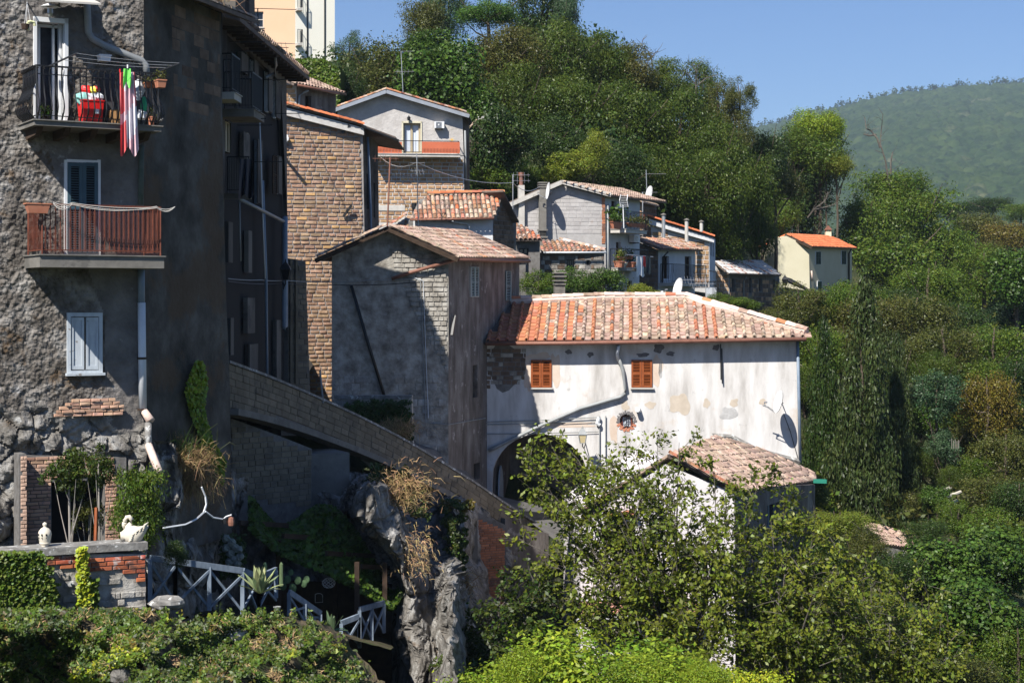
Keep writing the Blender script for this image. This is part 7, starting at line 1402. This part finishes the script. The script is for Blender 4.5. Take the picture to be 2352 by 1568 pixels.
# ================================================================ BRANCHING TREES IN FRONT
twigm = mat('elm_bark', [(.07, .06, .05), (.15, .13, .11)], sc=3, bump=.3, bd=.005)
def branch_tree(label, base, tips, mt, lsz, sub=9, twig=5, lpt=24, sl=1.2, name='elm_tree', seed=1, wood=twigm, r0=.09, forkz=.35, twl=.55, asp=.55, r1=.006):
    rs = np.random.RandomState(seed); b = Vector(base); t = thing(name, label, 'tree', b); m = MB(); LC = []; LD = []; fork = b + Vector((0, 0, (max(q[2] for q in [P(*s) for s in tips]) - b.z)*forkz)); m.tube([b, b.lerp(fork, .5) + Vector((.1, 0, 0)), fork], [r0*1.4, r0*1.15, r0], 8)
    for tp in tips:
        e = P(*tp); st_ = b.lerp(fork, rs.uniform(.5, 1)); mid = st_.lerp(e, .5) + Vector((rs.normal()*.3, rs.normal()*.3, rs.normal()*.2)); K = 7; pts = [st_*(1-q)**2 + mid*2*q*(1-q) + e*q*q for q in [k/K for k in range(K+1)]]
        m.tube(pts, [r0*.62*(1-q/K)**1.1 + r1 for q in range(K+1)], 5)
        for s in range(sub):
            q = .28 + .72*(s+rs.rand())/sub; i = min(K-1, int(q*K)); p = pts[i].lerp(pts[i+1], q*K-i); dm = (pts[i+1]-pts[i]).normalized(); rd = Vector(rs.normal(size=3)); rd = (rd - dm*rd.dot(dm)).normalized(); dv = (dm*.7 + rd*.9 + Vector((0, 0, .15))).normalized(); L_ = sl*rs.uniform(.45, 1.1)*(1.15-q*.6); e2 = p + dv*L_; m2 = p.lerp(e2, .5) + Vector((0, 0, .06*L_)); m.tube([p, m2, e2], [.013, .009, .005], 3, cap=False)
            for w in range(twig):
                f = .2 + .8*(w+rs.rand())/twig; p2 = p.lerp(e2, f); r3 = Vector(rs.normal(size=3)); r3.normalize(); d2 = (dv*.6 + r3*.8 + Vector((0, 0, -.05))).normalized(); e3 = p2 + d2*twl*rs.uniform(.5, 1.1); m.tube([p2, e3], [.005, .003], 3, cap=False)
                g = (rs.rand(lpt)*.9 + .1)[:, None]; LC.append(np.array(p2)*(1-g) + np.array(e3)*g - np.array([0, 0, .5])*lsz*rs.rand(lpt, 1) + rs.normal(size=(lpt, 3))*lsz*.5); LD.append(np.tile(np.array(d2) + np.array([0, 0, -.7]), (lpt, 1)))
    m.build('trunk', wood, t); c = np.concatenate(LC) - np.array(b); tg = np.concatenate(LD); nr = rs.normal(size=c.shape)*.8 + np.array([0, -.35, .75]); V, Q = leaves_arr(c, nr, lsz*rs.uniform(.6, 1.25, len(c)), asp, rs=rs, tang=tg); link('crown', np_mesh('crown', V, Q, mt), t); return t
elm_tips = [(1215, 1075, 45), (1260, 1010, 45.5), (1240, 1160, 44), (1195, 1240, 44.5), (1310, 1050, 46), (1370, 1040, 46), (1420, 1020, 45.5), (1460, 1030, 46), (1510, 1005, 46), (1560, 1015, 46), (1545, 1080, 45), (1480, 1110, 45), (1400, 1120, 45), (1330, 1140, 45), (1640, 1080, 45.5), (1600, 1150, 45), (1520, 1180, 44.5), (1430, 1220, 44), (1350, 1240, 44), (1270, 1290, 44), (1210, 1340, 44.5), (1560, 1270, 44), (1640, 1200, 45), (1650, 1300, 44), (1480, 1320, 43.5), (1390, 1330, 43.5), (1300, 1370, 44), (1330, 1420, 43.6), (1450, 1430, 43.2), (1560, 1400, 43.4), (1680, 1130, 44.5), (1690, 1210, 44), (1685, 1300, 43.5), (1670, 1390, 43.2), (1640, 1470, 43), (1380, 1090, 44), (1620, 1240, 43.6), (1235, 1050, 45), (1285, 1005, 45.8), (1300, 1085, 45), (1340, 1075, 45.2), (1255, 1110, 44.6), (1450, 1150, 44), (1540, 1130, 44)]
branch_tree('open branched elm with drooping leafy twigs in front of the pinkish gable', P(1560, 1760, 45), elm_tips, L_elm, .145, 9, 6, 10, 1.3, seed=4)
branch_tree('straggling elm leaning out in front of the lower house side wall', P(1800, 1820, 45), [(1740, 1110, 46), (1800, 1090, 46), (1700, 1180, 45.5), (1770, 1190, 45), (1840, 1150, 46), (1720, 1270, 45), (1810, 1260, 45), (1870, 1220, 45.5), (1930, 1260, 45), (1990, 1290, 45), (1700, 1360, 44), (1790, 1350, 44), (1880, 1340, 44), (1960, 1370, 44), (1680, 1450, 43.5), (1770, 1440, 43.5), (1860, 1440, 43.6), (1940, 1460, 44), (2020, 1420, 44.5)], L_elm, .145, 11, 6, 12, 1.3, seed=9)
branch_tree('sparse sapling with large light leaves beside the brick pier', P(1150, 1640, 43), [(1090, 1410, 43), (1150, 1360, 43.5), (1200, 1400, 43), (1240, 1340, 43.5), (1120, 1480, 42.5), (1230, 1460, 42.6), (1060, 1440, 43), (1040, 1520, 42)], L_scrub, .14, 7, 5, 18, .9, name='sapling', seed=12, r0=.05)
branch_tree('mixed elm thicket with bare twigs low in the valley', P(2060, 1830, 46), [(2000, 1330, 47), (2080, 1340, 47), (2040, 1420, 46), (2120, 1400, 46.5), (2180, 1450, 46), (2080, 1500, 45), (1990, 1520, 45), (2160, 1530, 45), (1900, 1540, 44)], L_elm, .135, 11, 6, 19, 1.2, seed=15)
strands('bare_twigs', 'pale bare twigs poking through the elm thicket', 90, P(1960, 1390, 44), (2.8, 1.2, 1.4), .8, twigm, lean=(-.4, -.2, .5), w=.008, droop=.2)
# ivy mounds along the bottom
for lb, px, py, rx, ry, d, v in (('large bright ivy mound rolling along the bottom edge', 1360, 1600, 235, 152, 38, 0), ('lower shoulder of bright ivy by the cliff foot', 1130, 1640, 150, 122, 37.5, 1), ('bright ivy mound below the elm trunk', 1560, 1640, 160, 128, 37.8, 2), ('yellow green ivy hump at the foot of the straggling elm', 1690, 1620, 130, 112, 38.5, 3)):
    tree(lb, px, py, d, rx, ry, 'dense', [L_ivy, L_ivy, L_ivy, L_lime][v], v, 'ivy_mound', 'ivy', trunk=False)
for i, (x, y, r) in enumerate(((1620, 1560, 60), (1200, 1540, 70), (1480, 1570, 90))): tree(('small lime tuft between the ivy mounds', 'ivy bulge at the crest beside the sapling', 'ivy bulge in front of the elm trunk')[i], x, y, 37, r, r*.7, 'dense', L_ivy, 4+i, 'ivy_mound', 'ivy', trunk=False)
# ================================================================ TREES
GH = 'trees of the wooded hill above the village'; GV = 'trees of the valley beside the village'
def T(px, py, r, d, kind, mt, label, h=None, v=None, g=GH, **k): return tree(label, px, py, d, r, h or r, kind, mt, (int(px*7+py) % 2) if v is None else v, group=g, **k)
hd = thing('clipped_hedge', 'clipped dark green hedge with a light top beneath the apartment block', 'hedge', P(715, 215, 96))
def hfn(rs, n):
    u = rs.rand(n); px = 655 + 125*u; top = 138 + 10*np.maximum(0, u-.7)*8; v = rs.rand(n)**.8; py = top + 85*v; d = 95 + rs.uniform(-.4, .1, n); tp = rs.rand(n) < .25; d = np.where(tp, d + rs.rand(n)*4, d); py = np.where(tp, top + rs.uniform(-2, 2, n), py)
    return np.c_[(px-CX)/F*d, d, (HY-py)/F*d], np.where(tp[:, None], np.array([[0, 0, 1.]]), np.array([[0, -1., .2]]))
scatter('foliage', None, None, 11000, hfn, L_mid, .17, .6, parent=hd); m = MB(); m.prism([P(655, 142, 95.4), P(778, 150, 95.4), P(778, 225, 95.4), P(655, 225, 95.4)], (0, 4, 0)); m.build('hedge_core', L_dark, hd)
T(802, 118, 48, 112, 'open', L_blue, 'bluish poplar like tree right beside the apartment block', 55)
T(868, 175, 98, 106, 'round', L_olive, 'olive brown horse chestnut behind the gabled stucco house', 92); T(800, 215, 60, 100, 'round', L_dark, 'dark tree at the end of the clipped hedge', 70)
T(1010, 195, 112, 101, 'big', L_fig, 'deep green fig with broad leaves behind the tall aerial', 108); T(1075, 270, 80, 100, 'big', L_fig, 'lower part of the fig thicket beside the stucco gable', 75); T(985, 120, 70, 108, 'big', L_fig, 'fig crown rising above the olive chestnut', 48)
T(968, 50, 60, 122, 'round', L_olive, 'olive leaved tree at the crest under the blue sky', 75); T(1030, 20, 70, 128, 'fine', L_blue, 'blue green cedar at the very crest of the hill', 85); T(1120, 35, 92, 122, 'pine', L_pine, 'bright green umbrella pine near the crest', 58)
T(1245, 30, 95, 130, 'fine', L_dark, 'dark cedar top reaching out of the frame', 110); T(1300, 25, 40, 128, 'wild', L_blue, 'ragged conifer boughs against the sky at the crest', 60)
T(1170, 140, 110, 112, 'fine', L_brown, 'rust tinged robinia below the umbrella pine', 90); T(1290, 150, 110, 116, 'fine', L_rob, 'feathery robinia on the upper slope', 115); T(1380, 160, 90, 118, 'fine', L_rob, 'feathery robinia along the skyline', 90); T(1455, 180, 80, 118, 'fine', L_brown, 'rusty topped robinia on the skyline', 78); T(1530, 205, 80, 120, 'fine', L_rob, 'round robinia crown under the bare twig', 70); T(1600, 215, 70, 122, 'fine', L_rob, 'dark robinia where the skyline begins to drop', 75)
T(1200, 245, 110, 106, 'fine', L_rob, 'middle slope robinia above the magnolia', 100); T(1320, 270, 120, 107, 'fine', L_rob, 'full robinia crown in the middle of the hill', 110); T(1440, 290, 120, 108, 'fine', L_rob, 'broad robinia crown over the village', 115); T(1560, 310, 110, 110, 'fine', L_rob, 'robinia crown above the tuff house flues', 110)
T(1650, 250, 60, 119, 'wild', L_olive, 'loose olive tree on the falling skyline', 70); T(1700, 225, 48, 117, 'wild', L_olive, 'tall autumn tinged maple standing out against the sky', 55); T(1690, 310, 55, 116, 'wild', L_olive, 'middle boughs of the autumn tinged maple', 70)
T(1640, 360, 90, 108, 'fine', L_rob, 'robinia with a rusty shoulder near the valley side', 90); T(1270, 335, 85, 97, 'round', L_dark, 'dark dense laurel behind the yellow shrub', 75)
T(1150, 330, 78, 92, 'big', L_dark, 'glossy magnolia beside the stucco house', 80); T(1130, 410, 60, 92, 'bush', L_mid, 'lower leaves under the magnolia', 50); T(1205, 420, 60, 95, 'round', L_mid, 'green bush behind the tall chimneys', 40)
T(1325, 385, 70, 95, 'bush', L_yel, 'yellow green shrub with pale leaves above the painted house', 40); T(1362, 340, 42, 96, 'bush', L_yel, 'upright yellow green shoots above the painted house', 45); T(1270, 405, 50, 94, 'bush', L_yel, 'yellow green shrub skirt behind the block gable', 26)
T(1430, 400, 100, 100, 'fine', L_dark, 'shadowy robinia behind the block house ridge', 80); T(1520, 420, 110, 103, 'fine', L_rob, 'low hanging robinia above the tuff house verge', 95); T(1620, 450, 110, 105, 'fine', L_rob, 'large robinia curtain above the barn', 110); T(1700, 430, 90, 108, 'fine', L_rob, 'robinia fringe toward the valley trees', 100)
T(1570, 500, 80, 104, 'fine', L_rob, 'robinia foliage right behind the three flues', 70); T(1660, 550, 85, 106, 'fine', L_rob, 'lowest robinia boughs above the barn roof', 60); T(1735, 530, 70, 112, 'fine', L_rob, 'robinia boughs beside the cream house', 75); T(1500, 350, 90, 113, 'fine', L_brown, 'rusty robinia patch in mid slope', 70); T(1230, 180, 90, 125, 'fine', L_rob, 'robinia in second row of the upper slope', 90)
T(1390, 235, 100, 126, 'fine', L_rob, 'robinia in second row under the skyline', 100); T(1750, 360, 70, 120, 'round', L_dark, 'dark tree in the dip of the skyline', 90); T(1780, 420, 80, 122, 'wild', L_brown, 'brownish vine draped tree in the dip', 70); T(1830, 480, 90, 146, 'round', L_dark, 'dark hollow of trees above the cream house', 80); T(1790, 500, 55, 140, 'bush', L_mid, 'green bushes behind the cream house roof', 50)
T(1870, 300, 62, 145, 'dense', L_ivy, 'ivy smothered tree top against the mountain', 48, g=GV); T(1835, 330, 60, 144, 'round', L_mid, 'leafy shoulder of the ivy smothered tree', 50, g=GV); T(1880, 360, 85, 145, 'round', L_mid, 'body of the ivy smothered tree', 75, g=GV); T(1920, 380, 48, 144, 'dense', L_yel, 'light green ivy lump on the side of the smothered tree', 30, g=GV); T(1850, 420, 85, 146, 'round', L_dark, 'shaded base of the ivy smothered tree', 80, g=GV); T(1900, 290, 34, 145, 'wild', L_mid, 'small ragged crown beside the ivy top', 40, g=GV)
T(2040, 440, 100, 152, 'round', L_mid, 'top of the great chestnut in front of the mountain', 75, g=GV); T(2000, 520, 90, 148, 'round', L_mid, 'great chestnut crown beside the cream house', 100, g=GV); T(2110, 490, 100, 150, 'round', L_mid, 'sunlit middle of the great chestnut', 95, g=GV); T(2060, 600, 120, 146, 'round', L_mid, 'lower crown of the great chestnut', 100, g=GV); T(2170, 580, 90, 150, 'round', L_mid, 'valley side crown of the great chestnut', 90, g=GV)
T(2250, 520, 70, 190, 'round', L_olive, 'olive tree below the mountain foot', 50, g=GV); T(2320, 550, 75, 185, 'round', L_orange, 'orange tinged tree at the valley side', 60, g=GV); T(2240, 590, 80, 170, 'round', L_brown, 'brown tinged tree behind the chestnut', 60, g=GV); T(2310, 640, 90, 150, 'round', L_yel, 'yellow green crown far out in the valley', 70, g=GV); T(2230, 680, 90, 135, 'round', L_mid, 'mid green crown under the brown tinged tree', 70, g=GV); T(2330, 730, 80, 125, 'round', L_blue, 'bluish willow like crown far out in the valley', 80, g=GV)
T(2270, 470, 60, 290, 'round', L_dark, 'dark distant tree on the low ridge', 26, g=GV); T(2200, 480, 50, 300, 'round', L_dark, 'distant tree touching the mountain foot', 24, g=GV); T(2345, 485, 50, 280, 'round', L_mid, 'distant green tree at the picture side on the low ridge', 28, g=GV)
T(1835, 700, 80, 98, 'wild', L_olive, 'thin olive bush below the cream lean to', 60, g=GV); T(1900, 710, 90, 100, 'round', L_mid, 'green tree just below the cream house', 75, g=GV); T(1990, 740, 95, 98, 'round', L_brown, 'brownish green tree beside the orange hipped roof', 80, g=GV); T(2100, 730, 100, 100, 'round', L_olive, 'olive brown tree in the middle of the valley', 80, g=GV); T(2170, 800, 90, 92, 'round', L_olive, 'olive tree above the bluish shrub', 75, g=GV); T(2280, 800, 90, 95, 'round', L_mid, 'light green tree near the valley path', 80, g=GV)
T(1880, 810, 75, 85, 'round', L_mid, 'green tree behind the corner of the white house', 90, g=GV); T(1930, 800, 60, 88, 'round', L_brown, 'reddish tinged tree behind the spruce', 70, g=GV)
T(1985, 950, 125, 76, 'cone', L_spr, 'tall weeping spruce with drooping boughs', 265, v=0, g=GV, name='spruce_tree', trunk=True); T(1940, 1010, 85, 83, 'round', L_spr, 'dense dark evergreen filling the space behind the weeping spruces', 190, g=GV); T(2030, 900, 75, 84, 'fine', L_spr, 'dark evergreen top between the two weeping spruces', 150, g=GV); T(1890, 990, 80, 78, 'cone', L_dark, 'dark conifer beside the white house corner', 210, v=1, g=GV, name='spruce_tree'); T(2060, 1010, 70, 80, 'cone', L_spr, 'second weeping spruce behind the tallest one', 200, v=1, g=GV, name='spruce_tree')
T(2150, 910, 70, 82, 'bush', L_blue, 'bluish green shrub above the fallen logs', 60, g=GV); T(2170, 1030, 50, 80, 'bush', L_blue, 'silvery green bush beside the bean poles', 45, g=GV); T(2270, 930, 85, 84, 'round', L_orange, 'tall orange brown tree at the valley edge', 110, g=GV); T(2310, 1050, 90, 80, 'round', L_olive, 'olive tinged tree above the logs', 90, g=GV); T(2270, 1130, 85, 76, 'round', L_olive, 'olive bush overhanging the clearing', 60, g=GV)
T(2180, 1320, 120, 58, 'big', L_fig, 'large fig with deep green leaves low in the valley', 85, g=GV); T(2290, 1300, 110, 60, 'big', L_fig, 'fig spreading beyond the tiled hut', 90, g=GV); T(2250, 1440, 130, 54, 'big', L_fig, 'nearest fig mass in the lower corner', 110, g=GV); T(2340, 1500, 90, 52, 'round', L_mid, 'dense green shrub in the lowest corner', 100, g=GV); T(2120, 1220, 60, 66, 'round', L_dark, 'dark shrub at the eave of the tiled hut', 40, g=GV)
T(1930, 1200, 75, 60, 'round', L_yel, 'yellow flowering bush in front of the tiled hut', 40, g=GV); T(1985, 1250, 60, 58, 'round', L_olive, 'olive green bush below the tiled hut', 45, g=GV); T(1900, 1280, 90, 60, 'round', L_dark, 'dark thicket between lower house and hut', 80, g=GV); T(2050, 1310, 90, 57, 'round', L_dark, 'dark thicket below the tiled hut', 60, g=GV); T(2000, 1450, 130, 52, 'round', L_dark, 'shadowed thicket behind the elms', 120, g=GV); T(1850, 1450, 130, 54, 'round', L_dark, 'shadowed thicket under the lower house', 120, g=GV); T(2180, 1560, 120, 48, 'round', L_olive, 'olive bush at the lower edge of the valley', 80, g=GV)
T(1310, 655, 62, 76, 'bush', L_fig, 'green walnut tree beside the block chimney', 42, g='trees between the village roofs', v=0); T(1385, 655, 60, 77, 'bush', L_fig, 'green tree right of the block chimney', 40, g='trees between the village roofs', v=1); T(1235, 655, 45, 75, 'bush', L_mid, 'small bush at the side of the stone house', 36, g='trees between the village roofs', v=0); T(1465, 672, 40, 76, 'bush', L_yel, 'yellow green bush above the orange roof ridge', 22, g='trees between the village roofs', v=1); T(1510, 682, 30, 75, 'bush', L_yel, 'small yellow green bush behind the weathered dish', 16, g='trees between the village roofs', v=0); T(1290, 690, 90, 72, 'bush', L_dark, 'dark foliage just behind the ridge tiles', 30, g='trees between the village roofs', v=1)
T(1650, 690, 35, 80, 'bush', L_mid, 'low green shrub beneath the iron landing', 18, g='trees between the village roofs', v=0); T(1700, 700, 50, 84, 'bush', L_mid, 'leafy shrub in front of the low barn', 18, g='trees between the village roofs', v=1)
KD = [('round', L_mid, 'mid green'), ('fine', L_rob, 'feathery'), ('round', L_olive, 'olive'), ('big', L_fig, 'broad leaved'), ('wild', L_mid, 'ragged green'), ('round', L_dark, 'dark')]
for i, (px, py, r, d) in enumerate(((1790, 740, 60, 92), (1850, 890, 60, 84), (2130, 660, 90, 112), (2200, 740, 80, 104), (2260, 620, 90, 125), (2340, 640, 80, 120), (2080, 820, 80, 92), (2150, 860, 70, 90), (2230, 870, 80, 92), (2330, 870, 80, 92), (2200, 950, 60, 88), (2120, 960, 50, 86), (2240, 1010, 60, 86), (2110, 1060, 60, 82), (2230, 1080, 60, 80), (2340, 1150, 80, 74),
    (2200, 1190, 60, 70), (2150, 1150, 40, 74), (2060, 1160, 60, 76), (1870, 1130, 50, 70), (1960, 690, 80, 108), (2060, 700, 70, 110), (2290, 1220, 80, 66), (2340, 980, 70, 86), (1820, 1010, 40, 80), (2180, 1100, 40, 79))):
    k = KD[(i*5+2) % 6]; near = ('beside the orange hipped roof', 'behind the white house corner', 'on the slope under the chestnut', 'above the bluish shrub', 'under the mountain foot', 'at the open valley side', 'behind the spruce tips', 'between spruce and orange tree', 'behind the orange tree', 'beyond the orange tree', 'over the bean poles', 'touching the spruce boughs', 'beside the bean poles', 'at the foot of the second spruce', 'above the pale logs', 'at the valley side over the hut',
        'between the logs and the hut', 'beside the pale logs', 'behind the hut roof', 'by the green gutter end', 'under the cream house wall', 'under the chestnut skirts', 'over the fig thicket', 'far beyond the logs', 'low behind the white house corner', 'at the back of the pale logs')[i]
    T(px, py, r, d, k[0], k[1], k[2] + ' tree growing ' + near, r*.85, g=GV)
# undergrowth on the hill and in the valley so no ground shows bare
def under(poly, n, per, sz, mt_, lb, sd, hz=1.3):
    rs = np.random.RandomState(sd); xs = [p[0] for p in poly]; ys = [p[1] for p in poly]; x = rs.uniform(min(xs), max(xs), n); y = rs.uniform(min(ys), max(ys), n); k = inpoly(x, y, poly); x = x[k]; y = y[k]; z = gz(x, y)
    r = rs.uniform(.6, 1.5, len(x)); v = rs.normal(size=(len(x)*per, 3)); v[:, 2] = np.abs(v[:, 2])*.9; v /= np.linalg.norm(v, axis=1, keepdims=True)
    c = np.repeat(np.c_[x, y, z - .1], per, 0) + v*np.repeat(r, per)[:, None]*rs.uniform(.7, 1.15, (len(v), 1))*np.array([1.2, 1.2, hz])
    V, Q = leaves_arr(c, v + rs.normal(size=v.shape)*.6, sz*rs.uniform(.6, 1.3, len(c)), .6, rs=rs); tag(link('undergrowth', np_mesh('undergrowth', V, Q, mt_), None), lb, 'undergrowth', kind='stuff')
under([(-14, 100), (0, 92), (8, 96), (12, 108), (20, 116), (26, 140), (16, 165), (-4, 150), (-14, 120)], 900, 60, .34, L_dark, 'shaded undergrowth filling the gaps of the wooded hill', 80)
under([(9, 80), (14, 88), (22, 112), (34, 132), (44, 150), (78, 190), (78, 110), (50, 60), (30, 44), (4, 42), (3, 52), (9, 62), (14, 72)], 2600, 60, .32, L_mid, 'green undergrowth carpeting the valley between the trees', 81)
under([(9, 80), (14, 88), (22, 112), (34, 132), (44, 150), (78, 190), (78, 110), (50, 60), (30, 44), (4, 42), (3, 52), (9, 62), (14, 72)], 900, 60, .32, L_olive, 'olive brown bushes scattered over the valley floor', 82, 2.)
under([(30, 150), (50, 180), (90, 300), (160, 300), (120, 160), (78, 110)], 1500, 40, .9, L_dark, 'dark scrub on the far side of the valley', 83, 2.5)
# bare trees and small things
def bare(label, base, tips, d, r0, seed, mt=twigm):
    rs = np.random.RandomState(seed); t = thing('dead_tree', label, 'dead tree', P(*base, d)); m = MB()
    for line in tips:
        pts = [P(x, y, d + .2*math.sin(x)) for x, y in line]; n = len(pts); m.tube(pts, [r0*(1-i/n)**1.0 + .012 for i in range(n)], 5)
        for i in range(1, n):
            for _ in range(2):
                p = pts[i-1].lerp(pts[i], rs.rand()); e = p + Vector((rs.normal()*.5, rs.normal()*.4, abs(rs.normal())*.5 + .2)); m.tube([p, p.lerp(e, .5) + Vector((.1*rs.normal(), 0, .05)), e], [.022, .016, .008], 4, cap=False)
    m.build('trunk', mt, t)
bare('tall dead snag with crooked limbs rising before the mountain', (2046, 480), [[(2046, 480), (2042, 420), (2034, 370), (2022, 330), (2024, 300), (2028, 262)], [(2022, 340), (2015, 318), (2000, 300), (1990, 296), (1986, 270)], [(2012, 310), (1996, 312), (1983, 308)], [(2046, 400), (2046, 372), (2050, 350)]], 150, .09, 2)
bare('thin dead tree with forked twigs on the hill skyline', (1502, 180), [[(1502, 180), (1496, 135), (1488, 118), (1474, 104), (1476, 92)], [(1496, 135), (1504, 122), (1512, 118)]], 121, .03, 3)
bare('bare branching crown beside the autumn tinged maple', (1600, 230), [[(1600, 230), (1598, 195), (1580, 172), (1560, 160)], [(1598, 200), (1622, 180), (1650, 172)], [(1598, 195), (1600, 165), (1590, 148)], [(1640, 240), (1648, 205), (1668, 188)]], 119, .03, 4)
bare('pale dead branches in the dark hollow above the cream house', (1860, 500), [[(1855, 500), (1870, 480), (1895, 462), (1902, 440)], [(1870, 482), (1905, 474), (1925, 466)]], 126, .06, 6)
for i, (x, y) in enumerate(((2165, 1125), (2172, 1140), (2180, 1155), (2168, 1165), (2188, 1135))):
    m = MB(); m.tube([P(x-14, y+7, 74), P(x+18, y-6, 75)], .07, 7); m.build('log', swanm, base=P(x, y, 74.5), label=('topmost pale log of the fallen pile in the clearing', 'second pale log of the fallen pile', 'middle pale log of the fallen pile', 'lowest pale log of the fallen pile', 'log lying apart at the side of the fallen pile')[i], cat='log')
for i in range(5): m = MB(); m.tube([P(2186+i*4, 1030, 77.5), P(2186+i*4, 1006 + (i*5) % 8, 77.5)], .012, 5); tag(m.build('bean_pole', greybark, base=P(2186+i*4, 1030, 77.5)), ('first pale bean pole counted from the spruce', 'second pale bean pole counted from the spruce', 'middle one of the five pale bean poles', 'fourth pale bean pole counted from the spruce', 'pale bean pole farthest from the spruce')[i], 'pole', 'bean poles in the vegetable patch')
